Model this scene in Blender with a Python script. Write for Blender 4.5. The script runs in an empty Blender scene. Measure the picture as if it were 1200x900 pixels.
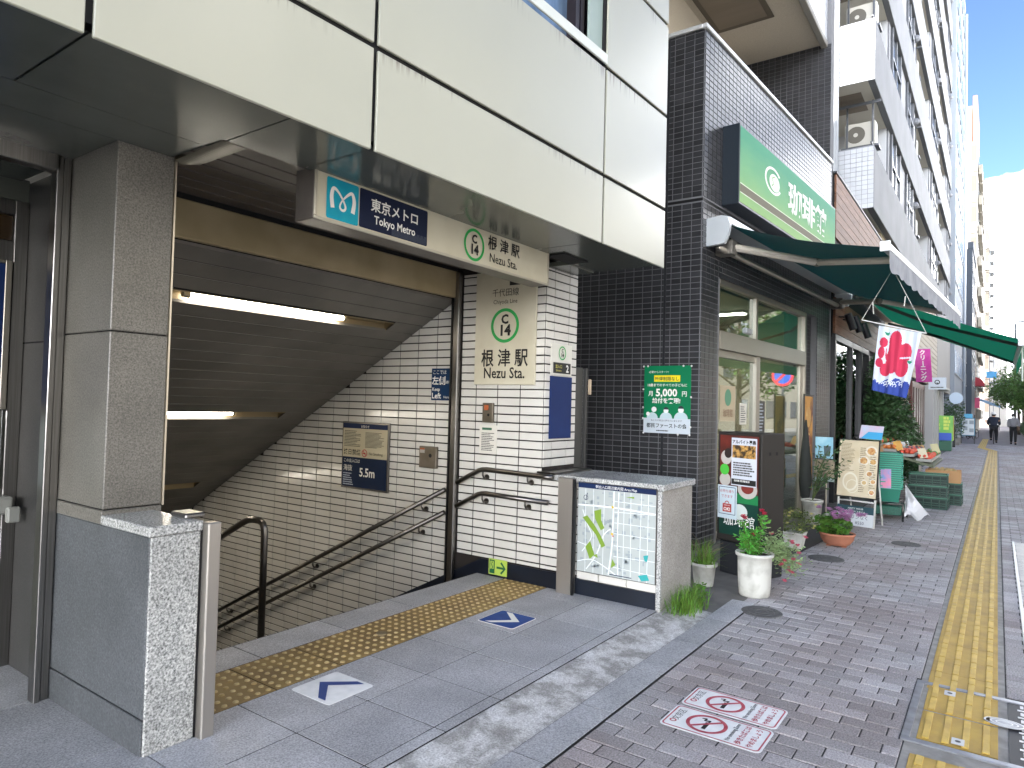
import bpy, math, random
from mathutils import Vector, Matrix
random.seed(7)
SC = bpy.context.scene
COL = SC.collection
R = math.radians
# ------------------------------------------------------------------ camera
yaw, pitch, roll = 0.62001, 0.02915, 0.02607
fwd = Vector((math.cos(yaw)*math.cos(pitch), math.sin(yaw)*math.cos(pitch), math.sin(pitch)))
rg = Vector((math.sin(yaw), -math.cos(yaw), 0)); upv = rg.cross(fwd)
rg2 = rg*math.cos(roll) + upv*math.sin(roll); up2 = -rg*math.sin(roll) + upv*math.cos(roll)
cam = bpy.data.cameras.new('camera'); cam.lens = 23.914; cam.sensor_width = 36; cam.clip_start = .02; cam.clip_end = 3000
camo = bpy.data.objects.new('camera', cam); COL.objects.link(camo)
m = Matrix.Identity(4)
for i in range(3):
    m[i][0] = rg2[i]; m[i][1] = up2[i]; m[i][2] = -fwd[i]
m[0][3], m[1][3], m[2][3] = 0, 0, 1.5
camo.matrix_world = m
SC.camera = camo
# ------------------------------------------------------------------ sky, sun, exposure
tosun = Vector((-0.78, 0.36, 0.82)).normalized()
elev = math.asin(tosun.z)
wd = bpy.data.worlds.new('World'); SC.world = wd; wd.use_nodes = True
nt = wd.node_tree; nt.nodes.clear()
def wn(t, **k):
    n = nt.nodes.new(t)
    for a, b in k.items(): setattr(n, a, b)
    return n
sky = wn('ShaderNodeTexSky', sky_type='NISHITA', sun_disc=False, sun_elevation=elev,
         sun_rotation=math.atan2(tosun.x, tosun.y), air_density=1.0, dust_density=.1, ozone_density=3.0, altitude=6400)
tc = wn('ShaderNodeTexCoord'); mp = wn('ShaderNodeMapping'); mp.inputs['Scale'].default_value = (1, 1, 2.6)
mp.inputs['Location'].default_value = (.35, .2, .1)
nz = wn('ShaderNodeTexNoise'); nz.inputs['Scale'].default_value = 2.1; nz.inputs['Detail'].default_value = 9; nz.inputs['Roughness'].default_value = .52
sepz = wn('ShaderNodeSeparateXYZ'); hz = wn('ShaderNodeMath', operation='MULTIPLY_ADD'); hz.inputs[1].default_value = -1.0; hz.inputs[2].default_value = .825   # cloud bank low in the sky, all round
adn = wn('ShaderNodeMath', operation='ADD')
rp = wn('ShaderNodeValToRGB'); rp.color_ramp.elements[0].position = .955; rp.color_ramp.elements[1].position = 1.0
mxs = wn('ShaderNodeMix', data_type='RGBA')
mxs.inputs['B'].default_value = (35, 35.2, 35.6, 1)
bg = wn('ShaderNodeBackground'); bg.inputs['Strength'].default_value = .055
out = wn('ShaderNodeOutputWorld')
L = nt.links.new
L(tc.outputs['Generated'], mp.inputs['Vector']); L(mp.outputs[0], nz.inputs['Vector']); L(tc.outputs['Generated'], sepz.inputs[0]); L(sepz.outputs['Z'], hz.inputs[0]); L(hz.outputs[0], adn.inputs[0]); L(nz.outputs['Fac'], adn.inputs[1]); L(adn.outputs[0], rp.inputs[0])
L(rp.outputs['Color'], mxs.inputs['Factor']); L(sky.outputs[0], mxs.inputs['A']); L(mxs.outputs['Result'], bg.inputs['Color']); L(bg.outputs[0], out.inputs['Surface'])
sl = bpy.data.lights.new('sun', 'SUN'); sl.energy = 2.6; sl.angle = R(.5); sl.color = (1, .96, .90)
so = bpy.data.objects.new('sun', sl); COL.objects.link(so); so.location = (-20, 10, 40)
so.rotation_euler = (-tosun).to_track_quat('-Z', 'Y').to_euler()
SC.view_settings.view_transform = 'Standard'; SC.view_settings.look = 'None'
SC.view_settings.exposure = 3.32; SC.view_settings.gamma = 1.0; SC.view_settings.use_curve_mapping = False
SC.render.engine = 'CYCLES'
SC.cycles.use_denoising = True
SC.cycles.max_bounces = 7; SC.cycles.diffuse_bounces = 3; SC.cycles.glossy_bounces = 3; SC.cycles.transparent_max_bounces = 12
SC.cycles.sample_clamp_indirect = 6
# ------------------------------------------------------------------ materials
def srgb(h):
    h = h.lstrip('#'); r = []
    for i in (0, 2, 4):
        c = int(h[i:i+2], 16)/255; r.append(c/12.92 if c <= .04045 else ((c+.055)/1.055)**2.4)
    return (*r, 1)
MATS = {}
def M(name, col, rough=.5, metal=0, c2=None, vs=6, lo=.35, hi=.65, bump=0, bs=80, isl=0, emis=0, spec=.5, coat=0, stretch=None, detail=5):
    """procedural principled material: world-space noise between two colours, per-piece variation, bump"""
    if name in MATS: return MATS[name]
    mt = bpy.data.materials.new(name); mt.use_nodes = True; MATS[name] = mt
    n = mt.node_tree.nodes; lk = mt.node_tree.links.new; b = n['Principled BSDF']
    c = srgb(col) if isinstance(col, str) else (*col, 1)
    b.inputs['Roughness'].default_value = rough; b.inputs['Metallic'].default_value = metal
    b.inputs['Specular IOR Level'].default_value = spec; b.inputs['Coat Weight'].default_value = coat
    b.inputs['Base Color'].default_value = c
    geo = n.new('ShaderNodeNewGeometry'); src = None; vec = geo.outputs['Position']
    if stretch:
        mpn = n.new('ShaderNodeMapping'); mpn.inputs['Scale'].default_value = stretch; lk(vec, mpn.inputs['Vector']); vec = mpn.outputs[0]
    if c2:
        cc2 = srgb(c2) if isinstance(c2, str) else (*c2, 1)
        t = n.new('ShaderNodeTexNoise'); t.inputs['Scale'].default_value = vs; t.inputs['Detail'].default_value = detail; lk(vec, t.inputs['Vector'])
        mr = n.new('ShaderNodeMapRange'); mr.inputs['From Min'].default_value = lo; mr.inputs['From Max'].default_value = hi; lk(t.outputs['Fac'], mr.inputs['Value'])
        mx = n.new('ShaderNodeMix'); mx.data_type = 'RGBA'; mx.inputs['A'].default_value = c; mx.inputs['B'].default_value = cc2
        lk(mr.outputs[0], mx.inputs['Factor']); src = mx.outputs['Result']
    if isl:
        oi = n.new('ShaderNodeObjectInfo'); ad = n.new('ShaderNodeMath'); ad.operation = 'ADD'
        lk(oi.outputs['Random'], ad.inputs[0]); lk(geo.outputs['Random Per Island'], ad.inputs[1])
        fr = n.new('ShaderNodeMath'); fr.operation = 'FRACT'; lk(ad.outputs[0], fr.inputs[0])
        mr2 = n.new('ShaderNodeMapRange'); mr2.inputs['To Min'].default_value = 1-isl; mr2.inputs['To Max'].default_value = 1+isl; lk(fr.outputs[0], mr2.inputs['Value'])
        m2 = n.new('ShaderNodeMix'); m2.data_type = 'RGBA'; m2.blend_type = 'MULTIPLY'; m2.inputs['Factor'].default_value = 1
        if src: lk(src, m2.inputs['A'])
        else: m2.inputs['A'].default_value = c
        lk(mr2.outputs[0], m2.inputs['B']); src = m2.outputs['Result']
    if src: lk(src, b.inputs['Base Color'])
    if bump:
        t2 = n.new('ShaderNodeTexNoise'); t2.inputs['Scale'].default_value = bs; t2.inputs['Detail'].default_value = 3; lk(vec, t2.inputs['Vector'])
        bp = n.new('ShaderNodeBump'); bp.inputs['Strength'].default_value = bump; bp.inputs['Distance'].default_value = .004
        lk(t2.outputs['Fac'], bp.inputs['Height']); lk(bp.outputs[0], b.inputs['Normal'])
    if emis:
        b.inputs['Emission Color'].default_value = c; b.inputs['Emission Strength'].default_value = emis
    return mt
def granite(name, dark, mid, light, rough=.35, scale=210, bump=.0, isl=.06, stain=.25):
    if name in MATS: return MATS[name]
    mt = bpy.data.materials.new(name); mt.use_nodes = True; MATS[name] = mt
    n = mt.node_tree.nodes; lk = mt.node_tree.links.new; b = n['Principled BSDF']; b.inputs['Roughness'].default_value = rough
    geo = n.new('ShaderNodeNewGeometry')
    v = n.new('ShaderNodeTexNoise'); v.inputs['Scale'].default_value = scale; v.inputs['Detail'].default_value = 4; v.inputs['Roughness'].default_value = .75; lk(geo.outputs['Position'], v.inputs['Vector'])
    cr = n.new('ShaderNodeValToRGB'); e = cr.color_ramp.elements
    e[0].position = .33; e[0].color = srgb(dark); e[1].position = .66; e[1].color = srgb(light)
    k = cr.color_ramp.elements.new(.48); k.color = srgb(mid); lk(v.outputs['Fac'], cr.inputs[0])
    t = n.new('ShaderNodeTexNoise'); t.inputs['Scale'].default_value = 3.2; t.inputs['Detail'].default_value = 6; lk(geo.outputs['Position'], t.inputs['Vector'])
    mr = n.new('ShaderNodeMapRange'); mr.inputs['From Min'].default_value = .3; mr.inputs['From Max'].default_value = .7
    mr.inputs['To Min'].default_value = 1-stain; mr.inputs['To Max'].default_value = 1.08; lk(t.outputs['Fac'], mr.inputs['Value'])
    oi = n.new('ShaderNodeObjectInfo'); mr2 = n.new('ShaderNodeMapRange'); mr2.inputs['To Min'].default_value = 1-isl; mr2.inputs['To Max'].default_value = 1+isl; lk(oi.outputs['Random'], mr2.inputs['Value'])
    ml = n.new('ShaderNodeMath'); ml.operation = 'MULTIPLY'; lk(mr.outputs[0], ml.inputs[0]); lk(mr2.outputs[0], ml.inputs[1])
    m2 = n.new('ShaderNodeMix'); m2.data_type = 'RGBA'; m2.blend_type = 'MULTIPLY'; m2.inputs['Factor'].default_value = 1
    lk(cr.outputs['Color'], m2.inputs['A']); lk(ml.outputs[0], m2.inputs['B']); lk(m2.outputs['Result'], b.inputs['Base Color'])
    if bump:
        bp = n.new('ShaderNodeBump'); bp.inputs['Strength'].default_value = bump; bp.inputs['Distance'].default_value = .003; lk(v.outputs['Fac'], bp.inputs['Height']); lk(bp.outputs[0], b.inputs['Normal'])
    return mt
def glassmat(name, tint, boost=.06, rough=0.01):
    mt = bpy.data.materials.new(name); mt.use_nodes = True; MATS[name] = mt
    n = mt.node_tree.nodes; lk = mt.node_tree.links.new; n.remove(n['Principled BSDF'])
    tr = n.new('ShaderNodeBsdfTransparent'); tr.inputs[0].default_value = srgb(tint)
    gl = n.new('ShaderNodeBsdfGlossy'); gl.inputs['Roughness'].default_value = rough; gl.inputs[0].default_value = (.95, .97, 1, 1)
    # Schlick reflectance, the same from both sides of the thin pane
    gg = n.new('ShaderNodeNewGeometry'); dp = n.new('ShaderNodeVectorMath'); dp.operation = 'DOT_PRODUCT'; lk(gg.outputs['Normal'], dp.inputs[0]); lk(gg.outputs['Incoming'], dp.inputs[1])
    ab = n.new('ShaderNodeMath'); ab.operation = 'ABSOLUTE'; lk(dp.outputs['Value'], ab.inputs[0])
    sb1 = n.new('ShaderNodeMath'); sb1.operation = 'SUBTRACT'; sb1.inputs[0].default_value = 1; lk(ab.outputs[0], sb1.inputs[1])
    pw = n.new('ShaderNodeMath'); pw.operation = 'POWER'; pw.inputs[1].default_value = 5; lk(sb1.outputs[0], pw.inputs[0])
    ad = n.new('ShaderNodeMath'); ad.operation = 'MULTIPLY_ADD'; ad.use_clamp = True; ad.inputs[1].default_value = .95; ad.inputs[2].default_value = .045+boost; lk(pw.outputs[0], ad.inputs[0])
    mx = n.new('ShaderNodeMixShader'); lk(ad.outputs[0], mx.inputs[0]); lk(tr.outputs[0], mx.inputs[1]); lk(gl.outputs[0], mx.inputs[2])
    lk(mx.outputs[0], n['Material Output'].inputs[0]); return mt
def leafmat(name, col, var=.45, trans=.35):
    mt = bpy.data.materials.new(name); mt.use_nodes = True; MATS[name] = mt
    n = mt.node_tree.nodes; lk = mt.node_tree.links.new; n.remove(n['Principled BSDF'])
    geo = n.new('ShaderNodeNewGeometry'); oi = n.new('ShaderNodeObjectInfo')
    hs = n.new('ShaderNodeHueSaturation'); hs.inputs['Color'].default_value = srgb(col)
    mr = n.new('ShaderNodeMapRange'); mr.inputs['To Min'].default_value = 1-var; mr.inputs['To Max'].default_value = 1+var; lk(geo.outputs['Random Per Island'], mr.inputs['Value'])
    mh = n.new('ShaderNodeMapRange'); mh.inputs['To Min'].default_value = .485; mh.inputs['To Max'].default_value = .525; lk(geo.outputs['Random Per Island'], mh.inputs['Value'])
    lk(mr.outputs[0], hs.inputs['Value']); lk(mh.outputs[0], hs.inputs['Hue'])
    d = n.new('ShaderNodeBsdfPrincipled'); d.inputs['Roughness'].default_value = .5; t = n.new('ShaderNodeBsdfTranslucent')
    lk(hs.outputs[0], d.inputs['Base Color']); lk(hs.outputs[0], t.inputs[0])
    mx = n.new('ShaderNodeMixShader'); mx.inputs[0].default_value = trans; lk(d.outputs[0], mx.inputs[1]); lk(t.outputs[0], mx.inputs[2]); lk(mx.outputs[0], n['Material Output'].inputs[0])
    return mt
# ------------------------------------------------------------------ geometry helpers
class MB:
    def __init__(s, T=None): s.v = []; s.f = []; s.T = T
    def P(s, pts):
        k = len(s.v); s.v += [tuple(s.T(*p)) if s.T else tuple(p) for p in pts]; return k
    def face(s, *pts): k = s.P(pts); s.f.append(tuple(range(k, k+len(pts)))); return s
    def box(s, x0, x1, y0, y1, z0, z1):
        k = s.P([(x0,y0,z0),(x1,y0,z0),(x1,y1,z0),(x0,y1,z0),(x0,y0,z1),(x1,y0,z1),(x1,y1,z1),(x0,y1,z1)])
        for q in ((0,3,2,1),(4,5,6,7),(0,1,5,4),(1,2,6,5),(2,3,7,6),(3,0,4,7)): s.f.append(tuple(k+i for i in q))
        return s
    def cbox(s, x0, x1, y0, y1, z0, z1, c=.005):
        """box with chamfered edges"""
        X, Y, Z = (x0, x1), (y0, y1), (z0, z1); idx = {}
        for i in (0, 1):
            for j in (0, 1):
                for l in (0, 1):
                    sx, sy, sz = (1-2*i)*c, (1-2*j)*c, (1-2*l)*c
                    idx[i,j,l,0] = s.P([(X[i], Y[j]+sy, Z[l]+sz)]); idx[i,j,l,1] = s.P([(X[i]+sx, Y[j], Z[l]+sz)]); idx[i,j,l,2] = s.P([(X[i]+sx, Y[j]+sy, Z[l])])
        ring = ((0,0),(1,0),(1,1),(0,1))
        def add(q, n):
            a, b, cc = (Vector(s.v[q[0]]), Vector(s.v[q[1]]), Vector(s.v[q[2]])); nn = (b-a).cross(cc-a)
            s.f.append(tuple(q) if nn.dot(n) >= 0 else tuple(reversed(q)))
        cen = Vector(s.v[idx[0,0,0,0]])*.5 + Vector(s.v[idx[1,1,1,0]])*.5
        def ad2(q):
            mid = sum((Vector(s.v[t]) for t in q), Vector())/len(q); add(q, mid-cen)
        for a in (0, 1, 2):
            for e in (0, 1):
                q = []
                for (r, t) in ring:
                    k = [0,0,0]; k[a] = e; k[(a+1)%3] = r; k[(a+2)%3] = t; q.append(idx[k[0],k[1],k[2],a])
                ad2(q)
            b1, b2 = (a+1)%3, (a+2)%3
            for r in (0, 1):
                for t in (0, 1):
                    k = [0,0,0]; k[b1] = r; k[b2] = t; k2 = k[:]; k2[a] = 1
                    ad2([idx[k[0],k[1],k[2],b1], idx[k2[0],k2[1],k2[2],b1], idx[k2[0],k2[1],k2[2],b2], idx[k[0],k[1],k[2],b2]])
        for i in (0,1):
            for j in (0,1):
                for l in (0,1): ad2([idx[i,j,l,0], idx[i,j,l,1], idx[i,j,l,2]])
        return s
    def tube(s, pts, r, n=8, closed=False, caps=True):
        pts = [Vector(p) for p in pts]; rr = r if isinstance(r, (list, tuple)) else [r]*len(pts); rings = []; pu = None
        for i, p in enumerate(pts):
            a = pts[(i-1) % len(pts)] if (i > 0 or closed) else p; b = pts[(i+1) % len(pts)] if (i < len(pts)-1 or closed) else p
            t = (b-a).normalized()
            if pu is None: pu = t.cross(Vector((.3, .2, 1) if abs(t.z) < .9 else (1, .1, 0))).normalized()
            u = (pu - t*pu.dot(t)).normalized(); w = t.cross(u); pu = u
            rings.append(s.P([p + u*math.cos(2*math.pi*k/n)*rr[i] + w*math.sin(2*math.pi*k/n)*rr[i] for k in range(n)]))
        m_ = len(rings)
        for i in range(m_ if closed else m_-1):
            A, B = rings[i], rings[(i+1) % m_]
            for k in range(n): s.f.append((A+k, A+(k+1) % n, B+(k+1) % n, B+k))
        if caps and not closed:
            s.f.append(tuple(rings[0]+k for k in reversed(range(n)))); s.f.append(tuple(rings[-1]+k for k in range(n)))
        return s
    def lathe(s, prof, c=(0,0,0), n=24, sx=1, sy=1):
        rings = [s.P([(c[0]+r*sx*math.cos(2*math.pi*k/n), c[1]+r*sy*math.sin(2*math.pi*k/n), c[2]+z) for k in range(n)]) for r, z in prof]
        for A, B in zip(rings, rings[1:]):
            for k in range(n): s.f.append((A+k, A+(k+1) % n, B+(k+1) % n, B+k))
        return s
    def ball(s, c, r, n=8, mm=5, sq=(1,1,1)):
        prof = [(max(1e-4, math.sin(math.pi*i/mm))*r, -math.cos(math.pi*i/mm)*r*sq[2]) for i in range(mm+1)]
        return s.lathe(prof, c, n, sq[0], sq[1])
    def prism(s, poly, lo, hi, fr):
        """poly in a frame's (a,b) plane pushed from depth lo to hi along its normal"""
        n = len(poly); A = s.P([fr.p(a, b, lo) for a, b in poly]); B = s.P([fr.p(a, b, hi) for a, b in poly])
        s.f.append(tuple(B+i for i in range(n))); s.f.append(tuple(A+i for i in reversed(range(n))))
        for i in range(n): s.f.append((A+i, A+(i+1) % n, B+(i+1) % n, B+i))
        return s
    def flat(s, poly, fr, d): s.face(*[fr.p(a, b, d) for a, b in poly]); return s
    def ring(s, fr, a, b, r0, r1, d, n=40, ea=1, a0=0, a1=2*math.pi):
        for i in range(n):
            t0 = a0+(a1-a0)*i/n; t1 = a0+(a1-a0)*(i+1)/n
            s.face(*[fr.p(a+r*math.cos(t)*ea, b+r*math.sin(t), d) for r, t in ((r0,t0),(r1,t0),(r1,t1),(r0,t1))])
        return s
    def disc(s, fr, a, b, r, d, n=28, ea=1): s.face(*[fr.p(a+r*ea*math.cos(2*math.pi*i/n), b+r*math.sin(2*math.pi*i/n), d) for i in range(n)]); return s
    def slab(s, fr, a0, a1, b0, b1, d0, d1):
        return s.prism([(a0,b0),(a1,b0),(a1,b1),(a0,b1)], d0, d1, fr)
    def rect(s, fr, a0, a1, b0, b1, d): return s.flat([(a0,b0),(a1,b0),(a1,b1),(a0,b1)], fr, d)
def rrect(a0, a1, b0, b1, r, k=5):
    o = []
    for cx, cy, st in ((a1-r, b0+r, -90), (a1-r, b1-r, 0), (a0+r, b1-r, 90), (a0+r, b0+r, 180)):
        for i in range(k+1): t = R(st+90*i/k); o.append((cx+r*math.cos(t), cy+r*math.sin(t)))
    return o
class Fr:
    def __init__(s, o, u, v): s.o = Vector(o); s.u = Vector(u).normalized(); s.v = Vector(v).normalized(); s.n = s.u.cross(s.v)
    def p(s, a, b, d=0): return s.o + s.u*a + s.v*b + s.n*d
def XF(x, y=0, z=0): return Fr((x, y, z), (0,-1,0), (0,0,1))      # faces -X: a runs to the right as the camera sees it (towards -Y)
def YF(y, x=0, z=0): return Fr((x, y, z), (1,0,0), (0,0,1))        # faces the street (-Y)
def ZF(x, y, z, rot=0): return Fr((x, y, z), (math.cos(rot), math.sin(rot), 0), (-math.sin(rot), math.cos(rot), 0))
ORG = {}
def tag(o, label, cat, group=None, kind=None):
    if label: o['label'] = label
    if cat: o['category'] = cat
    if group: o['group'] = group
    if kind: o['kind'] = kind
    return o
def thing(name, label, cat, loc=(0,0,0), group=None, rotz=0):
    o = bpy.data.objects.new(name, None); COL.objects.link(o); o.location = loc; o.rotation_euler = (0,0,rotz); o.empty_display_size = .1
    ORG[o.name] = Vector(loc); return tag(o, label, cat, group)
def mesh(name, mb, smooth=False, org=None):
    me = bpy.data.meshes.new(name)
    me.from_pydata([tuple(Vector(p)-org) for p in mb.v] if org is not None else mb.v, [], mb.f); me.update()
    if smooth: me.polygons.foreach_set('use_smooth', [True]*len(me.polygons))
    return me
def mk(name, mb, mat, parent=None, smooth=False, label=None, kind=None, local=False):
    """one mesh object; world coordinates are made relative to the parent's base unless local"""
    org = ORG[parent.name] if parent is not None else None
    o = bpy.data.objects.new(name, mesh(name, mb, smooth, None if local else org)); COL.objects.link(o)
    o.data.materials.append(mat)
    if parent is not None: o.parent = parent; ORG[o.name] = org
    else: ORG[o.name] = Vector((0,0,0))
    if label: o['label'] = label
    if kind: o['kind'] = kind
    return o
def inst(name, me, parent, loc, rotz=0, tilt=(0,0), scale=None):
    o = bpy.data.objects.new(name, me); COL.objects.link(o); o.parent = parent
    o.location = Vector(loc)-ORG[parent.name]; o.rotation_euler = (tilt[0], tilt[1], rotz)
    if scale: o.scale = scale
    return o
def one(name, mb, mat, label, cat, group=None, smooth=False):
    """a thing that is a single mesh"""
    return tag(mk(name, mb, mat, None, smooth), label, cat, group)
def dup(root, dloc, label, rotz=None):
    r = root.copy(); COL.objects.link(r); r.location = dloc; r['label'] = label
    if rotz is not None: r.rotation_euler = (0, 0, rotz)
    ORG[r.name] = Vector(dloc)
    for ch in list(root.children):
        c = ch.copy(); COL.objects.link(c); c.parent = r
        for g in list(ch.children):
            d = g.copy(); COL.objects.link(d); d.parent = c
    return r
TQ = []
def text(name, body, fr, a, b, size, mat, parent, d=.003, align='CENTER', sx=1.0, bold=0.0, space=1.0, vert=False):
    """queued lettering: (a,b) is the baseline anchor in the frame; size is the em height"""
    TQ.append((name, body, fr, a, b, size, mat, parent, d, align, sx, bold, space))
def flush_text():
    tmp = []
    for q in TQ:
        cu = bpy.data.curves.new('lettering', 'FONT'); cu.body = q[1]; cu.size = 1; cu.align_x = q[9]; cu.offset = q[11]; cu.space_character = q[12]; cu.resolution_u = 2; cu.fill_mode = 'FRONT'
        o = bpy.data.objects.new('lettering', cu); COL.objects.link(o); tmp.append(o)
    dg = bpy.context.evaluated_depsgraph_get()
    for q, o in zip(TQ, tmp):
        me = bpy.data.meshes.new_from_object(o.evaluated_get(dg)); name, body, fr, a, b, size, mat, parent, d, align, sx, bold, sp = q
        org = ORG[parent.name]
        for v in me.vertices:
            p = fr.p(a+v.co.x*size*sx, b+v.co.y*size, d)-org; v.co = p
        me.materials.clear(); me.materials.append(mat); me.name = name
        t = bpy.data.objects.new(name, me); COL.objects.link(t); t.parent = parent
    for o in tmp:
        cu = o.data; bpy.data.objects.remove(o); bpy.data.curves.remove(cu)
def fakelines(mb, fr, a0, a1, b0, b1, rows, d, h=.45, seed=1, gap=.12):
    """rows of tiny word-like strokes for print too small to read"""
    rn = random.Random(seed); dh = (b1-b0)/rows
    for i in range(rows):
        y = b1-dh*(i+.75); x = a0; end = a0+(a1-a0)*rn.uniform(.6, 1)
        while x < end:
            w = min(rn.uniform(.4, 1.6)*dh, end-x); mb.rect(fr, x, x+w, y, y+dh*h, d); x += w+gap*dh
# ------------------------------------------------------------------ shared materials
steel = M('stainless steel', (.32,.31,.30), .28, 1, c2=(.25,.24,.23), vs=3, bump=.03, bs=30, stretch=(60,60,1))
steel2 = M('brushed rail steel', (.15,.14,.13), .3, 1)
alu = M('anodised aluminium', (.40,.37,.32), .4, .9)
whitep = M('white paint', '#d9dad6', .45)
blackp = M('black paint', '#0e0f11', .4)
inkblack = M('black print', '#0d0d0d', .6)
inkwhite = M('white print', '#f0efe9', .55)
navy = M('navy print', '#122348', .5, c2='#15284e', vs=3, spec=.2)
navyskirt = M('navy skirting', '#0d1420', .35, c2='#151c28', vs=5)
green = M('line green print', '#17a34a', .5)
redp = M('red print', '#b8262f', .55)
darkgap = M('dark backing', '#0b0b0c', .8)
granf = granite('floor granite', '#7c7d7f', '#a6a7aa', '#cdced1', .5, 120, .05, .10, .22)
granw = granite('wall granite', '#3e4143', '#54575a', '#707376', .32, 110, 0, .03, .25)
granu = granite('pillar granite lit', '#4f4c47', '#6d6a63', '#8a867e', .35, 130, 0, .03, .2)  # same stone as the plinth, lighter and warmer: its light is in the colour
grand = granite('dark granite', '#2b2b2b', '#403f3e', '#525150', .35, 190, 0, .03, .18)
granp = granite('polished granite', '#4e4f4e', '#a3a4a1', '#e2e2de', .22, 105, 0, .03, .15)
# ================================================================== SETTING
def struct(name, mb, mat, label=None):
    o = mk(name, mb, mat); o['kind'] = 'structure'
    if label: o['label'] = label
    return o
asph = M('asphalt', (.06,.06,.062), .85, c2=(.045,.045,.047), vs=2, bump=.4, bs=140)
mb = MB()
xs = [-500, 1.2, 5.0, 700]; ys = [-500, 3.62, 14, 500]
for i in range(3):
    for j in range(3):
        if i == 1 and j == 1: continue
        mb.face((xs[i],ys[j],-.15),(xs[i+1],ys[j],-.15),(xs[i+1],ys[j+1],-.15),(xs[i],ys[j+1],-.15))
struct('ground', mb, asph)
# carriageway with a lane line and a kerb
roadm = M('road asphalt', (.075,.074,.072), .8, c2=(.055,.055,.055), vs=1.2, bump=.3, bs=120)
struct('road', MB().face((-60,-13,-.146),(300,-13,-.146),(300,-2.78,-.146),(-60,-2.78,-.146)), roadm)
mb = MB()
for i in range(30): mb.face((-50+i*10,-7.9,-.142),(-45+i*10,-7.9,-.142),(-45+i*10,-7.76,-.142),(-50+i*10,-7.76,-.142))
struct('lane_marking', mb, M('road paint', '#d0d0c8', .7, c2='#a8a8a0', vs=9))
kb = struct('kerb', MB().box(-60,300,-2.74,-2.72,-.149,-.02), M('concrete', '#8c8a85', .85, c2='#6f6d69', vs=4, bump=.3))
kme = mesh('kerb_stone', MB().cbox(0,.594,-.16,0,-.15,.004,.015)); kme.materials.append(MATS['concrete'])
for i in range(110): inst('kerb_stone', kme, kb, (1+i*.6, -2.6, 0))
struct('far_pavement', MB().box(-60,300,-16.5,-13,-.149,-.01), M('far paving', '#8d8a86', .9, c2='#7b7976', vs=3))
# sidewalk: sand bed with single bricks
bedm = M('paving joint sand', (.022,.021,.021), .95, c2=(.045,.044,.042), vs=30)
mb = MB()
mb.face((-60,-2.6,-.0045),(300,-2.6,-.0045),(300,1.985,-.0045),(-60,1.985,-.0045))
mb.face((5.02,1.985,-.010),(300,1.985,-.010),(300,3.2,-.010),(5.02,3.2,-.010))
mb.face((-60,1.985,-.010),(1.6,1.985,-.010),(1.6,3.6,-.010),(-60,3.6,-.010))
walk = struct('sidewalk', mb, bedm)
def brickmat():
    mt = bpy.data.materials.new('paving brick'); mt.use_nodes = True; n = mt.node_tree.nodes; lk = mt.node_tree.links.new; b = n['Principled BSDF']
    geo = n.new('ShaderNodeNewGeometry'); oi = n.new('ShaderNodeObjectInfo')
    ad = n.new('ShaderNodeMath'); ad.operation = 'ADD'; lk(oi.outputs['Random'], ad.inputs[0]); lk(geo.outputs['Random Per Island'], ad.inputs[1])
    fr = n.new('ShaderNodeMath'); fr.operation = 'FRACT'; lk(ad.outputs[0], fr.inputs[0])
    cr = n.new('ShaderNodeValToRGB'); e = cr.color_ramp.elements; e[0].color = srgb('#8c8885'); e[1].color = srgb('#b2afac')
    for p, c in ((.3,'#9e9b98'), (.55,'#94918e'), (.8,'#a6a3a1')): k = e.new(p); k.color = srgb(c)
    lk(fr.outputs[0], cr.inputs[0])
    big = n.new('ShaderNodeTexNoise'); big.inputs['Scale'].default_value = .9; big.inputs['Detail'].default_value = 3; lk(geo.outputs['Position'], big.inputs['Vector'])
    mr = n.new('ShaderNodeMapRange'); mr.inputs['From Min'].default_value = .40; mr.inputs['From Max'].default_value = .62; lk(big.outputs['Fac'], mr.inputs['Value'])
    tint = n.new('ShaderNodeMix'); tint.data_type = 'RGBA'; tint.inputs['A'].default_value = (1.04,1.05,1.10,1); tint.inputs['B'].default_value = (.86,.79,.80,1); lk(mr.outputs[0], tint.inputs['Factor'])
    m2 = n.new('ShaderNodeMix'); m2.data_type = 'RGBA'; m2.blend_type = 'MULTIPLY'; m2.inputs['Factor'].default_value = 1; lk(cr.outputs[0], m2.inputs['A']); lk(tint.outputs['Result'], m2.inputs['B'])
    fine = n.new('ShaderNodeTexNoise'); fine.inputs['Scale'].default_value = 130; fine.inputs['Detail'].default_value = 2; lk(geo.outputs['Position'], fine.inputs['Vector'])
    mf = n.new('ShaderNodeMapRange'); mf.inputs['From Min'].default_value = .3; mf.inputs['From Max'].default_value = .7; mf.inputs['To Min'].default_value = .62; mf.inputs['To Max'].default_value = 1.35; lk(fine.outputs['Fac'], mf.inputs['Value'])
    m3 = n.new('ShaderNodeMix'); m3.data_type = 'RGBA'; m3.blend_type = 'MULTIPLY'; m3.inputs['Factor'].default_value = 1; lk(m2.outputs['Result'], m3.inputs['A']); lk(mf.outputs[0], m3.inputs['B'])
    lk(m3.outputs['Result'], b.inputs['Base Color']); b.inputs['Roughness'].default_value = .78
    bp = n.new('ShaderNodeBump'); bp.inputs['Strength'].default_value = .35; bp.inputs['Distance'].default_value = .003; lk(fine.outputs['Fac'], bp.inputs['Height']); lk(bp.outputs[0], b.inputs['Normal'])
    return mt
brickm = brickmat()
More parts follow.
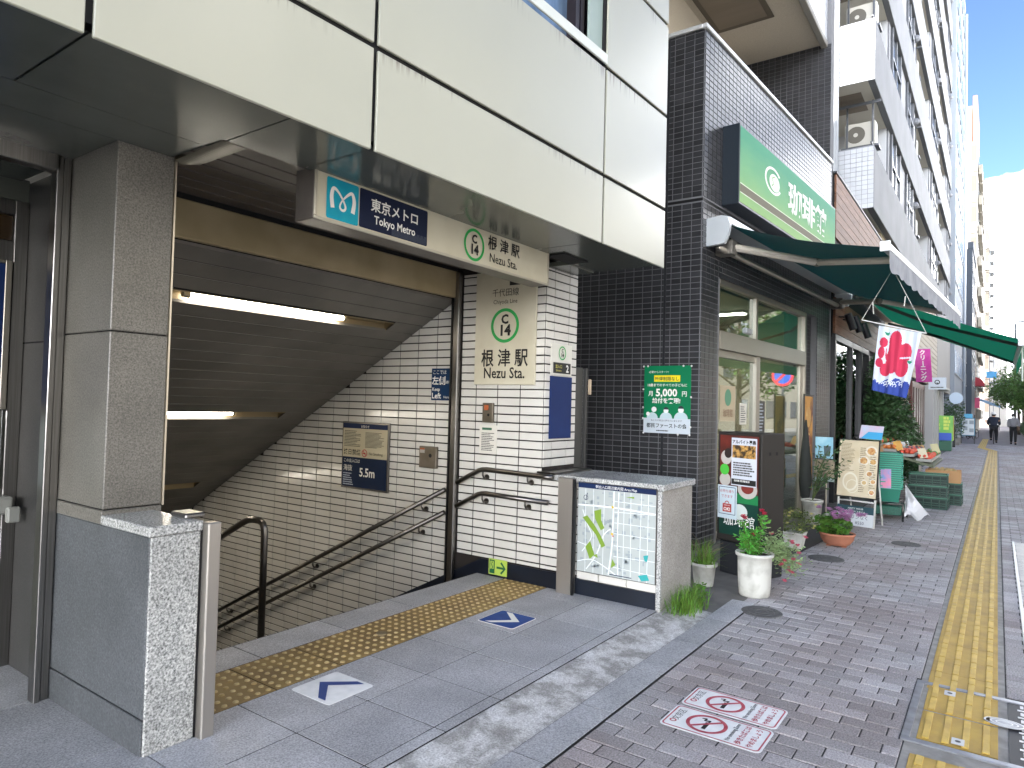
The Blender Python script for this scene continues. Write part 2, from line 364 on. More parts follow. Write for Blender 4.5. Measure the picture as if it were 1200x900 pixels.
def brick_geo(mb, cx, cy, w, l, z=0, c=.004, dz=0):
    x0, x1, y0, y1 = cx-w/2, cx+w/2, cy-l/2, cy+l/2; t = z+dz
    k = mb.P([(x0,y0,z-.012),(x1,y0,z-.012),(x1,y1,z-.012),(x0,y1,z-.012),(x0,y0,t-c),(x1,y0,t-c),(x1,y1,t-c),(x0,y1,t-c),(x0+c,y0+c,t),(x1-c,y0+c,t),(x1-c,y1-c,t),(x0+c,y1-c,t)])
    for i in range(4):
        j = (i+1) % 4; mb.f.append((k+i,k+j,k+4+j,k+4+i)); mb.f.append((k+4+i,k+4+j,k+8+j,k+8+i))
    mb.f.append((k+8,k+9,k+10,k+11))
def inframe(p, pad=.02):
    q = Vector(p)-Vector((0,0,1.5)); w = q.dot(fwd)
    if w < .2: return False
    x = .5+.66429*q.dot(rg2)/w; y = .5-.66429*4/3*q.dot(up2)/w
    return -pad < x < 1+pad and -pad < y < 1+pad
bricks = []
PX, PY = .1005, .2005
rb = random.Random(3)
def row_bricks(x, y_lo, y_hi, odd):
    y = y_hi + (PY/2 if odd else 0)
    while y > y_lo+.02:
        a = min(y, y_hi); b_ = max(y-PY, y_lo)
        if a-b_ > .03: bricks.append((x, (a+b_)/2, .0945, a-b_-.006))
        y -= PY
for i in range(int((44-1.2)/PX)):
    x = 1.2+i*PX; odd = i % 2
    hi = 1.5195 if x < 5.15 else (1.62 if x < 5.9 else 1.74)
    hatch = 3.62 < x < 4.56; far_ = x > 36.1
    row_bricks(x, -2.58 if far_ else (.345 if not hatch else .362), hi, odd)
    if far_: continue
    if not hatch: row_bricks(x, -2.58, -.045, odd)
    else: row_bricks(x, -2.58, -.702, odd)
vis = sorted([b for b in bricks if inframe((b[0], b[1], 0))], key=lambda b: b[0]**2+b[1]**2)
first = set(vis[:300])
bme = {}
stuff = MB()
for b in bricks:
    if b in first:
        key = round(b[3], 2)
        if key not in bme: q = MB(); brick_geo(q, 0, 0, b[2], b[3]); bme[key] = mesh('brick', q); bme[key].materials.append(brickm)
        inst('brick', bme[key], walk, (b[0], b[1], rb.uniform(-.0015,.0015)), 0, (rb.uniform(-.004,.004), rb.uniform(-.006,.006)))
    else: brick_geo(stuff, b[0], b[1], b[2], b[3], 0, .004, rb.uniform(-.0015,.0015))
mk('brick_paving', stuff, brickm, walk, kind='stuff')
# light paving of the far pavement beyond the single bricks
struct('far_walk', MB().face((44,-2.58,-.004),(300,-2.58,-.004),(300,1.9,-.004),(44,1.9,-.004)), M('far brick paving', '#7f7a7e', .85, c2='#706a6c', vs=2))
# tactile path of the pavement
yel = M('yellow tactile', '#c5a246', .7, c2='#ab8c40', vs=5, isl=.07, bump=.25, bs=200)
border = M('pale grout', '#9f9c96', .85, c2='#86837d', vs=14)
path = struct('tactile_path', MB().box(1.2,36.02,-.042,.342,-.011,-.004), border)
q = MB(); q.cbox(-.149,.149,-.16,.16,-.004,.001,.002); tb_me = mesh('tactile_block', q); tb_me.materials.append(yel)
q = MB()
for k in range(4):
    for (a0, a1) in ((-.142,.035),(.043,.142)): q.cbox(a0, a1, -.12+k*.08-.016, -.12+k*.08+.016, .001, .0065, .0028)
tb_bar = mesh('guide_bars', q); tb_bar.materials.append(M('worn tactile bar', '#d6b556', .65, c2='#bd9c48', vs=9, bump=.2, bs=160))
def tactile(x, y):
    o = inst('tactile_block', tb_me, path, (x, y, 0)); c = bpy.data.objects.new('guide_bars', tb_bar); COL.objects.link(c); c.parent = o
for i in range(116):
    x = 1.29+i*.3
    if 3.69-.1 < x < 4.48+.1: continue
    tactile(x, .15)
for i in range(60):                                     # the path shifts towards the shops further on
    x = 36.2+i*.3; o = inst('tactile_block', tb_me, path, (x, .15+min(i, 10)*.045, .006)); c = bpy.data.objects.new('guide_bars', tb_bar); COL.objects.link(c); c.parent = o
# ------------------------------------------------------------------ entrance floor
floor = struct('entrance_floor', MB().box(1.6,4.66,1.985,3.64,-.06,.0375), M('dark floor joint', '#0e0e0f', .95))
def gtile(x0, x1, y0, y1, top=.04, mat=granf, g=.0035, par=None, name='granite_tile'):
    return mk(name, MB().cbox(x0+g, x1-g, y0+g, y1-g, top-.025, top+random.uniform(-.0005,.0005), .0008), mat, par or floor)
cols = [1.44, 1.93, 2.345, 2.76, 3.175, 3.59, 4.005, 4.42, 4.66]
for a, b in zip(cols, cols[1:]):
    gtile(a, b, 1.985, 2.055); gtile(a, b, 2.055, 2.487); gtile(a, b, 2.487, 2.925)
for a, b in zip([1.68, 2.35, 2.97, 3.6, 4.2], [2.35, 2.97, 3.6, 4.2, 4.66]): gtile(a, b, 3.35, 3.64)
ochre = M('worn ochre tactile', '#8a7145', .65, c2='#9c824d', vs=4, isl=.14, bump=.2, bs=150)
studm = M('worn stud top', '#c9b482', .5, c2='#b0965f', vs=20)
tq = [1.732, 2.147, 2.562, 2.977, 3.392, 3.807, 4.222, 4.655]
for a, b in zip(tq, tq[1:]):
    blk = mk('tactile_tile', MB().cbox(a+.003, b-.003, 2.929, 3.346, .012, .040, .002), ochre, floor)
    q = MB(); nn = 7
    for i in range(nn):
        for j in range(nn):
            cx = a+(b-a)*(i+.5)/nn; cy = 2.929+.417*(j+.5)/nn; q.lathe([(.0150,.0400),(.0120,.0448),(.007,.0462),(.0001,.0465)], (cx,cy,0), 8)
    mk('stud_field', q, studm, blk, True)
one('floor_drain_cap', MB().lathe([(.0001,.0476),(.028,.0476),(.034,.0465),(.036,.0405)], (3.05,3.13,0), 20), M('dull brass', (.25,.2,.12), .45, .8), 'small dull round metal cap set in the yellow studs', 'floor cap', smooth=False)
# kerb stones and patched concrete in front of the entrance
strip = struct('kerb_strip', MB().box(-3,5.2,1.52,1.70,-.05,.0015), MATS['dark floor joint'])
for i in range(9): gtile(.65+i*.6-.6, .65+(i+1)*.6-.6, 1.523, 1.700, .004, granf, .003, strip, 'kerb_stone')
def patchmat():
    mt = bpy.data.materials.new('patched concrete'); mt.use_nodes = True; n = mt.node_tree.nodes; lk = mt.node_tree.links.new; b = n['Principled BSDF']; b.inputs['Roughness'].default_value = .9
    geo = n.new('ShaderNodeNewGeometry'); t = n.new('ShaderNodeTexNoise'); t.inputs['Scale'].default_value = 6.5; t.inputs['Detail'].default_value = 11; t.inputs['Roughness'].default_value = .68; lk(geo.outputs['Position'], t.inputs['Vector'])
    cr = n.new('ShaderNodeValToRGB'); e = cr.color_ramp.elements; e[0].position = .36; e[0].color = srgb('#8f8d89'); e[1].position = .66; e[1].color = srgb('#dadad8')
    k = e.new(.46); k.color = srgb('#a5a39f'); k = e.new(.53); k.color = srgb('#c3c2bf'); lk(t.outputs['Fac'], cr.inputs[0])
    f = n.new('ShaderNodeTexNoise'); f.inputs['Scale'].default_value = 120; f.inputs['Detail'].default_value = 4; lk(geo.outputs['Position'], f.inputs['Vector'])
    mr = n.new('ShaderNodeMapRange'); mr.inputs['From Min'].default_value = .3; mr.inputs['From Max'].default_value = .7; mr.inputs['To Min'].default_value = .6; mr.inputs['To Max'].default_value = 1.2; lk(f.outputs['Fac'], mr.inputs['Value'])
    m2 = n.new('ShaderNodeMix'); m2.data_type = 'RGBA'; m2.blend_type = 'MULTIPLY'; m2.inputs['Factor'].default_value = 1; lk(cr.outputs[0], m2.inputs['A']); lk(mr.outputs[0], m2.inputs['B']); lk(m2.outputs['Result'], b.inputs['Base Color'])
    bp = n.new('ShaderNodeBump'); bp.inputs['Strength'].default_value = .7; bp.inputs['Distance'].default_value = .008; lk(t.outputs['Fac'], bp.inputs['Height']); lk(bp.outputs[0], b.inputs['Normal'])
    return mt
patch = patchmat()
mb = MB(); N = 90                                        # uneven trowelled strip
def ph(x, y): return -.001+.034*((y-1.70)/.285)**1.3+.006*(math.sin(x*7.3)*math.sin(x*3.1+2)*.5+.5)*(.5+.5*math.sin((y-1.7)*14+x*2))*math.sin((y-1.7)/.285*math.pi)
for i in range(N):
    x0 = -1+i*6.0/N; x1 = -1+(i+1)*6.0/N
    for j in range(6):
        y0 = 1.70+j*.285/6; y1 = 1.70+(j+1)*.285/6
        mb.face((x0,y0,ph(x0,y0)),(x1,y0,ph(x1,y0)),(x1,y1,ph(x1,y1)),(x0,y1,ph(x0,y1)))
struct('concrete_strip', mb, patch)
# dark ground in front of the café and along the shops
apron = M('dark apron concrete', '#605e5b', .9, c2='#74716d', vs=5, bump=.4, bs=60)
struct('shop_apron', MB().face((5.0,1.53,-.004),(5.92,1.53,-.003),(5.92,1.75,-.003),(44,1.75,-.003),(44,2.7,.004),(5.0,2.7,.004)), apron)
# pavement left of the entrance
lw = struct('side_walk_slab', MB().box(-8,1.44,1.985,3.7,-.06,.0375), MATS['dark floor joint'])
for i in range(5):
    for j, (y0, y1) in enumerate(((1.99,2.42),(2.42,2.95),(2.95,3.70))): gtile(1.44-(i+1)*.62, 1.44-i*.62, y0, y1, .040, granf, .002, lw)
# ================================================================== STATION ENTRANCE
sb = thing('station_building', 'pale panel clad station entrance building with granite pillar and stairs going down', 'building', (3,3,0))
def fy(x): return 2.17+(5.10-x)*.0335
def panelmat():
    mt = bpy.data.materials.new('cream metal panel'); mt.use_nodes = True; n = mt.node_tree.nodes; lk = mt.node_tree.links.new; b = n['Principled BSDF']
    b.inputs['Roughness'].default_value = .30; b.inputs['Coat Weight'].default_value = .3; b.inputs['Coat Roughness'].default_value = .12
    geo = n.new('ShaderNodeNewGeometry'); tcx = n.new('ShaderNodeTexCoord'); sep = n.new('ShaderNodeSeparateXYZ'); lk(tcx.outputs['Generated'], sep.inputs[0])
    mpn = n.new('ShaderNodeMapping'); mpn.inputs['Scale'].default_value = (30,30,1.0); lk(geo.outputs['Position'], mpn.inputs['Vector'])
    t = n.new('ShaderNodeTexNoise'); t.inputs['Scale'].default_value = 1.6; t.inputs['Detail'].default_value = 4; lk(mpn.outputs[0], t.inputs['Vector'])
    mr = n.new('ShaderNodeMapRange'); mr.inputs['From Min'].default_value = .50; mr.inputs['From Max'].default_value = .66; lk(t.outputs['Fac'], mr.inputs['Value'])
    mz = n.new('ShaderNodeMapRange'); mz.inputs['From Min'].default_value = .86; mz.inputs['From Max'].default_value = 1.0; lk(sep.outputs['Z'], mz.inputs['Value'])
    ml = n.new('ShaderNodeMath'); ml.operation = 'MULTIPLY'; lk(mr.outputs[0], ml.inputs[0]); lk(mz.outputs[0], ml.inputs[1])
    m5 = n.new('ShaderNodeMath'); m5.operation = 'MULTIPLY'; lk(ml.outputs[0], m5.inputs[0])
    ptc = n.new('ShaderNodeTexNoise'); ptc.inputs['Scale'].default_value = 1.7; lk(geo.outputs['Position'], ptc.inputs['Vector']); pm = n.new('ShaderNodeMapRange'); pm.inputs['From Min'].default_value = .48; pm.inputs['From Max'].default_value = .62; pm.inputs['To Max'].default_value = .9; lk(ptc.outputs['Fac'], pm.inputs['Value']); lk(pm.outputs[0], m5.inputs[1])
    big = n.new('ShaderNodeTexNoise'); big.inputs['Scale'].default_value = 1.1; big.inputs['Detail'].default_value = 5; lk(geo.outputs['Position'], big.inputs['Vector'])
    mc = n.new('ShaderNodeMix'); mc.data_type = 'RGBA'; mc.inputs['A'].default_value = srgb('#b3b3a3'); mc.inputs['B'].default_value = srgb('#a9a999'); lk(big.outputs['Fac'], mc.inputs['Factor'])
    mx = n.new('ShaderNodeMix'); mx.data_type = 'RGBA'; mx.inputs['B'].default_value = srgb('#5d4c48'); lk(mc.outputs['Result'], mx.inputs['A']); lk(m5.outputs[0], mx.inputs['Factor'])
    lk(mx.outputs['Result'], b.inputs['Base Color'])
    bp = n.new('ShaderNodeBump'); bp.inputs['Strength'].default_value = .05; bp.inputs['Distance'].default_value = .02; lk(big.outputs['Fac'], bp.inputs['Height']); lk(bp.outputs[0], b.inputs['Normal'])
    return mt
panelm = panelmat()
def fpanel(x0, x1, z0, z1, g=.0125, name='fascia_panel', y_off=0, mat=None, th=.016):
    q = MB(lambda x, y, z: (x, fy(x)+y+y_off, z)); q.cbox(x0+g, x1-g, 0, th, z0+g, z1-g, .0035); return mk(name, q, mat or panelm, sb)
VX = [-6.2, -4.0, -1.6, .918, 2.07, 4.11, 5.10]
SZ = [2.602, 3.085, 3.838, 4.58, 5.6, 7.0, 8.4, 9.8, 11.2, 12.6]
WIN = {(3, 2), (3, 1), (2, 2)}
for i in range(len(VX)-1):
    for j in range(len(SZ)-1):
        if j in (2, 3) and i == 4: continue              # the upper window bay
        fpanel(VX[i], VX[i+1], SZ[j], SZ[j+1])
fpanel(2.07, 4.11, 3.845, 3.925, .004, 'window_sill', -.012, M('sill paint', '#cfd3cc', .4))
wf = fpanel(3.915, 4.10, 3.93, 5.58, .003, 'window_reveal', .03, M('sage reveal', '#93a39b', .4))
q = MB(lambda x, y, z: (x, fy(x)+y, z)); q.box(2.075,3.905,.13,.16,3.925,5.6); wp = mk('window_pane', q, M('upstairs window glass', '#51657c', .06, 0, c2='#6f86a0', vs=2.5, spec=.9, stretch=(4,4,1)), sb)
q = MB(lambda x, y, z: (x, fy(x)+y, z))
for a in (3.80, 3.86, 2.9): q.box(a,a+.045,.06,.13,3.925,5.6)
mk('window_frame', q, M('dark bronze frame', '#2b2427', .4, .5), sb)
q = MB(lambda x, y, z: (x, fy(x)+y, z)); q.box(-6.2,5.085,.0175,.30,2.66,3.838).box(-6.2,2.06,.0175,.30,3.838,12.7).box(4.10,5.085,.0175,.30,3.838,12.7).box(2.06,4.10,.0175,.30,5.6,12.7); mk('fascia_backing', q, darkgap, sb)
mk('building_mass', MB().box(-6.2,5.0,2.62,16,2.80,12.7), M('plain render', '#a8a59c', .8), sb)
mk('side_cladding', MB().box(5.0,5.085,2.47,16,2.645,12.7), M('side cladding', '#77776f', .5), sb)
# soffit: glossy grey-green panels behind a dark shadow line
sofm = M('soffit panel', '#666a63', .20, .15, c2='#5c6059', vs=2, spec=.6)
for a, b in zip([-6.2,-3.2,-.6,.925,2.09,4.12],[-3.2,-.6,.925,1.68,4.12,5.06]):
    RE = 2.79 if a > 2 else 2.93
    q = MB(); q.face((a+.004,fy(a)+.024,2.634),(a+.004,RE,2.634),(b-.004,RE,2.634),(b-.004,fy(b)+.024,2.634))
    q.face((a+.004,fy(a)+.05,2.65),(b-.004,fy(b)+.05,2.65),(b-.004,RE,2.65),(a+.004,RE,2.65)); mk('soffit_panel', q, sofm, sb)
mk('soffit_panel', MB().box(-6.2,1.66,2.934,3.21,2.634,2.65), sofm, sb); mk('soffit_panel', MB().box(-6.2,1.412,3.214,4.4,2.634,2.65), sofm, sb)
mk('soffit_panel', MB().box(1.684,2.086,2.30,2.79,2.634,2.65), sofm, sb)
mk('soffit_return', MB().box(4.66,5.06,2.794,3.02,2.625,2.66), sofm, sb)
mk('soffit_void', MB().box(4.30,4.655,2.62,2.78,2.624,2.632), darkgap, sb)
# lifted corner of the soffit sheet by the pillar
q = MB(); nn = 10
for i in range(nn):
    x0, x1 = 1.662+i*.012, 1.662+(i+1)*.012; h = lambda x: 2.630-.022*math.exp(-((x-1.70)/.05)**2)
    q.face((x0,2.795,2.632),(x1,2.795,2.632),(x1,3.19,h(x1)),(x0,3.19,h(x0)))
    q.face((x0,3.19,h(x0)),(x1,3.19,h(x1)),(x1,3.19,h(x1)+.05),(x0,3.19,h(x0)+.05))
mk('lifted_soffit_flap', q, M('flap', '#5a5648', .35, .2), sb, True)
# slatted ceiling between soffit and shutter box
slatm = M('brown ceiling slat', '#554d47', .5, .1, c2='#4a423c', vs=4)
for i in range(9):
    y = 2.80+i*.142; mk('ceiling_slat', MB().cbox(1.69 if y < 3.7 else 1.45,4.66,y+.004,y+.136,2.70,2.718,.005), slatm, sb)
mk('slat_gap_shade', MB().box(1.69,4.655,2.80,3.93,2.7045,2.74), darkgap, sb)  # dark sheet set into the slat gaps, painting the shade between them
# shutter box beam over the stair
mk('shutter_box', MB().cbox(1.68,4.66,3.935,3.975,2.432,2.668,.006), M('cream shutter box', '#a89878', .5, c2='#968766', vs=3), sb)
mk('shutter_slot', MB().box(1.68,4.66,3.94,3.97,2.669,2.70), darkgap, sb)
# sloped stair ceiling of long planks
CS = -.55
def cz(y): return 2.42+CS*(y-3.96)
plk = M('grey ceiling plank', '#75716b', .42, .1, c2='#65625d', vs=2.5, isl=.08)
pl = 0; y = 3.977
ang = math.atan(.55)
while y < 10.5:
    y2 = y+.128; q = MB(); g = .0045
    a0, a1 = (y+g), (y2-g)
    q.P([(1.68,a0,cz(a0)),(4.66,a0,cz(a0)),(4.66,a1,cz(a1)),(1.68,a1,cz(a1)),(1.68,a0,cz(a0)+.02),(4.66,a0,cz(a0)+.02),(4.66,a1,cz(a1)+.02),(1.68,a1,cz(a1)+.02)])
    for f in ((0,3,2,1),(4,5,6,7),(0,1,5,4),(1,2,6,5),(2,3,7,6),(3,0,4,7)): q.f.append(f)
    if not any(abs((y+y2)/2-l) < .062 for l in (4.45, 5.97, 7.5)): mk('ceiling_plank', q, plk, sb)
    else:
        for (xa, xb) in ((1.68, 2.3), (4.31, 4.66)):
            q2 = MB(); q2.P([(xa,a0,cz(a0)),(xb,a0,cz(a0)),(xb,a1,cz(a1)),(xa,a1,cz(a1)),(xa,a0,cz(a0)+.02),(xb,a0,cz(a0)+.02),(xb,a1,cz(a1)+.02),(xa,a1,cz(a1)+.02)]); q2.f = list(q.f); mk('ceiling_plank', q2, plk, sb)
    y = y2
q = MB(); q.face((1.6,3.98,cz(3.98)+.10),(1.6,10.6,cz(10.6)+.10),(4.7,10.6,cz(10.6)+.10),(4.7,3.98,cz(3.98)+.10))
for (ya, yb) in ((3.985,4.38),(4.53,5.90),(6.05,7.43),(7.58,10.5)): q.face((1.69,ya,cz(ya)+.004),(1.69,yb,cz(yb)+.004),(4.65,yb,cz(yb)+.004),(4.65,ya,cz(ya)+.004))
mk('ceiling_groove_shade', q, darkgap, sb)  # dark sheet close above the planks stands in for shade in the grooves
# fluorescent fittings recessed in the sloped ceiling
tubem = M('lit fluorescent tube', (1,.92,.78), .4, emis=5.5)
dimtube = M('tube holder', '#8d8672', .5)
refl = M('reflector', '#8a7a5c', .45, .1)
for k, (yc, x0, x1, lab) in enumerate(((4.45,2.45,3.77,'upper lit tube light recessed in the sloped stair ceiling'),(5.97,2.55,3.75,'middle lit tube light further down the sloped stair ceiling'),(7.5,2.6,3.8,'lowest tube light deep down the sloped stair ceiling'))):
    t = thing('tube_light', lab, 'ceiling light', ((x0+x1)/2, yc, cz(yc)), 'tube lights in the stair ceiling')
    def CP(x, s_, h): return (x, yc+s_*math.cos(ang)-h*math.sin(ang)*-1*0, cz(yc)-s_*math.sin(ang)+h)
    q = MB()
    for (sa, sb_, ha, hb) in ((-.072,-.072,.0,.075),(.072,.072,.0,.075),(-.072,.072,.075,.075)):
        q.face(CP(2.3,sa,ha),CP(4.31,sa,ha),CP(4.31,sb_,hb),CP(2.3,sb_,hb))
    q.face(CP(2.3,-.072,0),CP(2.3,.072,0),CP(2.3,.072,.075),CP(2.3,-.072,.075)); q.face(CP(4.31,-.072,0),CP(4.31,.072,0),CP(4.31,.072,.075),CP(4.31,-.072,.075))
    mk('reflector_trough', q, refl, t)
    mk('tube', MB().tube([CP(x0,-.01,.022),CP(x1,-.01,.022)], .019, 10), tubem, t, True)
    q = MB(); q.tube([CP(x0-.05,-.01,.025),CP(x0,-.01,.022)], .022, 8); q.tube([CP(x1,-.01,.022),CP(x1+.03,-.01,.025)], .022, 8); mk('tube_holder', q, dimtube, t)
# stairs
stm = granite('stair granite', '#3d3c3b', '#5f5d5a', '#807e79', .6)
for i in range(20):
    y = 3.64+i*.30; z = .04-(i+1)*.1515; mk('stair_step', MB().box(1.68,4.66,y,y+.32,z-.35,z), stm, sb)
mk('landing_edge', MB().box(1.68,4.66,3.640,3.652,-.12,.036), M('dark stair nosing', '#2c2a28', .7), sb)
mk('stair_left_wall', MB().box(1.61,1.675,3.71,11,-3.5,2.70), M('left stair wall', '#8b867c', .5), sb)
mk('stair_end_wall', MB().box(1.4,5.0,9.6,9.8,-3.6,1.0), M('dark end wall', '#4b4843', .8), sb)  # end wall in one even dark colour
# tiled right-hand wall
jointm = M('dark tile joint', '#231d1a', .85)
tw = mk('tiled_wall', MB().box(4.668,5.17,3.0085,9.6,-3.6,2.70).box(4.668,5.17,2.64,3.0085,-.05,.90), jointm, sb)
tilem = M('cream glazed tile', '#d9d7d1', .17, c2='#cfccc5', vs=1.5, isl=.04, spec=.5)
def tile_geo(mb, w, h, d, c):
    k = mb.P([(-w/2,0,-h/2),(w/2,0,-h/2),(w/2,0,h/2),(-w/2,0,h/2),(-w/2,-d+c,-h/2),(w/2,-d+c,-h/2),(w/2,-d+c,h/2),(-w/2,-d+c,h/2),(-w/2+c,-d,-h/2+c),(w/2-c,-d,-h/2+c),(w/2-c,-d,h/2-c),(-w/2+c,-d,h/2-c)])
    for i in range(4):
        j = (i+1) % 4; mb.f.append((k+i,k+j,k+4+j,k+4+i)); mb.f.append((k+4+i,k+4+j,k+8+j,k+8+i))
    mb.f.append((k+8,k+9,k+10,k+11))
TU, TZ = .2345, .0705
def tile_sites(u0, u1, z0, z1, ulist=None):
    """cells of a stack-bonded grid clipped to the rectangle"""
    res = []
    for a, b in zip(ulist, ulist[1:]):
        a2, b2 = max(a, u0), min(b, u1)
        if b2-a2 < .02: continue
        n0 = math.floor(z0/TZ)
        for k in range(n0, math.ceil(z1/TZ)):
            c0, c1 = max(k*TZ, z0), min((k+1)*TZ, z1)
            if c1-c0 > .02: res.append(((a2+b2)/2, (c0+c1)/2, b2-a2-.0100, c1-c0-.0104))
    return res
ug = [2.66+.12*0+TU*i-.06 for i in range(40)]
sites = []                                               # (x,y,z,w,h,rotz)
ugY = [3.0085-TU*2+TU*i for i in range(34)]
for (u, z, w, h) in tile_sites(3.0085, 3.885, .175, 2.64, ugY): sites.append((4.668, u, z, w, h, -math.pi/2))
for (u, z, w, h) in tile_sites(2.66, 3.0085, .175, .895, ugY): sites.append((4.668, u, z, w, h, -math.pi/2))
for (u, z, w, h) in tile_sites(4.662, 5.168, .985, 2.64, [4.662, 4.79, 5.0245, 5.168]): sites.append((u, 3.0085, z, w, h, 0))
near = [s for s in sites]
far = []
for (u, z, w, h) in tile_sites(3.95, 9.5, -3.2, 2.44, ugY):
    top = cz(u)
    if z-h > top or z < .0-.52*(u-3.64)-.25: continue
    far.append((4.668, u, z, w, h, -math.pi/2))
far.sort(key=lambda s: (s[1]**2+s[0]**2+(s[2]-1.5)**2))
near += far[:max(0, 300-len(near))]; rest = far[max(0, 300-len(sites)):]
tme = {}
rt = random.Random(11)
for s in near:
    key = (round(s[3],3), round(s[4],3))
    if key not in tme: q = MB(); tile_geo(q, s[3], s[4], .008, .0025); tme[key] = mesh('tile', q); tme[key].materials.append(tilem)
    inst('tile', tme[key], tw, s[:3], s[5]+rt.uniform(-.004,.004), (rt.uniform(-.006,.006), 0))
q = MB()
for s in rest:
    t_ = MB(); tile_geo(t_, s[3], s[4], .008, .0025); r1 = rt.uniform(-.004,.004)
    mtx = Matrix.Translation(s[:3]) @ Matrix.Rotation(s[5]+r1, 4, 'Z'); k = len(q.v); q.v += [tuple(mtx @ Vector(p)) for p in t_.v]; q.f += [tuple(k+i for i in f) for f in t_.f]
mk('tile_field', q, tilem, tw, kind='stuff')
# skirting following the stair, shutter guide pole
q = MB(); fr = Fr((4.655,0,0), (0,-1,0), (0,0,1))
q.prism([(-2.66,.02),(-2.66,.17),(-3.60,.17),(-9.0,.17-.51*5.4),(-9.0,-.6-.51*5.4),(-3.66,.02)], -.004, .008, fr); mk('skirting', q, navyskirt, sb)
mk('guide_pole', MB().cbox(4.61,4.668,3.892,3.955,-.12,2.66,.006), steel, sb)
mk('guide_slot', MB().box(4.606,4.625,3.957,3.975,-.12,2.46), blackp, sb)
# low granite wall that carries the area map
mk('map_wall_core', MB().box(4.668,5.22,1.995,2.66,.0,.895), M('cream base tile', '#c2bcae', .3, c2='#b2ac9f', vs=3), sb)
mk('granite_end', MB().cbox(4.645,5.25,1.965,2.0,.0,.895,.004), granite('pale granite', '#77736e', '#9c9892', '#b8b4ae', .5, 130, .05), sb)
mk('granite_end', MB().cbox(4.640,4.668,1.962,1.996,.0,.895,.003), granp, sb)
mk('granite_coping', MB().cbox(4.635,5.27,1.945,3.05,.897,.945,.006), granp, sb)
mk('ledge_coping', MB().cbox(4.60,5.2,2.84,3.02,.947,.962,.004), steel2, sb)
mk('map_base', MB().box(4.648,4.668,2.0,2.66,.035,.155), navyskirt, sb)
for a, b in ((2.0,2.235),(2.235,2.47),(2.47,2.66)): mk('base_tile', MB().cbox(4.655,4.669,a+.003,b-.003,.16,.222,.002), tilem, sb)
mk('barrier_post', MB().cbox(4.585,4.66,2.672,2.805,.03,.935,.006), M('satin post steel', (.45,.42,.38), .42, .9), sb)
mk('barrier_slot', MB().box(4.58,4.60,2.65,2.668,.03,.93), blackp, sb)
# left granite pillar and plinth
mk('pillar_block', MB().cbox(1.416,1.675,3.214,3.70,.985,1.777,.004), granu, sb)
mk('pillar_block', MB().cbox(1.416,1.675,3.214,3.70,1.783,2.645,.004), granu, sb)
mk('pillar_joint', MB().box(1.424,1.67,3.222,3.70,.9,2.645), darkgap, sb)
mk('pillar_edge_trim', MB().box(1.676,1.684,3.208,3.222,.98,2.62), M('bright edge trim', (.62,.56,.45), .3, .8), sb)
mk('plinth', MB().cbox(1.416,1.632,2.80,3.70,.185,.918,.004), granw, sb)
mk('plinth_front', MB().cbox(1.421,1.630,2.788,2.802,.04,.918,.003), granp, sb)
mk('plinth_base', MB().cbox(1.414,1.631,2.802,3.70,.03,.180,.003), granw, sb)
mk('plinth_coping', MB().cbox(1.408,1.640,2.784,3.212,.920,.962,.005), granp, sb)
mk('plinth_coping', MB().cbox(1.412,1.676,3.212,3.70,.920,.980,.003), granu, sb)
mk('barrier_post', MB().cbox(1.640,1.700,2.745,2.80,.035,.955,.005), MATS['satin post steel'], sb)
mk('barrier_slot', MB().box(1.632,1.650,2.79,2.84,.035,.95), blackp, sb)
mk('post_cap', MB().cbox(1.60,1.69,2.86,2.99,.963,.985,.006), steel, sb)
# glazed bay left of the pillar
mk('bay_jamb', MB().cbox(1.345,1.372,3.66,3.73,.03,2.64,.003).cbox(1.376,1.412,3.675,3.74,.03,2.64,.003), steel, sb)
mk('bay_head', MB().cbox(-4,1.36,3.66,3.74,2.56,2.642,.004), steel, sb)
mk('bay_return', MB().box(1.45,1.60,3.74,4.6,.03,2.63), grand, sb)
mk('bay_return_joint', MB().box(1.446,1.452,3.745,4.33,1.755,1.762), darkgap, sb)
mk('bay_floor', MB().box(-6,1.45,3.702,4.6,-.05,.041), granf, sb)
mk('bay_lintel', MB().box(-6,1.45,4.30,4.5,2.52,2.645), M('bay lintel', '#5a5d57', .4), sb)
mk('bay_frame', MB().cbox(1.385,1.45,4.28,4.34,.04,2.52,.004).cbox(-6,1.385,4.28,4.34,2.44,2.52,.004).cbox(-6,1.385,4.28,4.34,2.18,2.30,.004), steel, sb)
mk('bay_window', MB().box(-6,1.385,4.32,4.335,2.30,2.44), M('brown bay glass', '#3a2c1c', .1), sb)
mk('bay_wall', MB().box(-6,1.385,4.34,4.5,.03,2.2), M('bay panel', '#7d8078', .45, c2='#6d7069', vs=2), sb)
mk('bay_wall_cap', MB().box(-6,1.44,4.345,4.5,2.2,2.53), darkgap, sb)
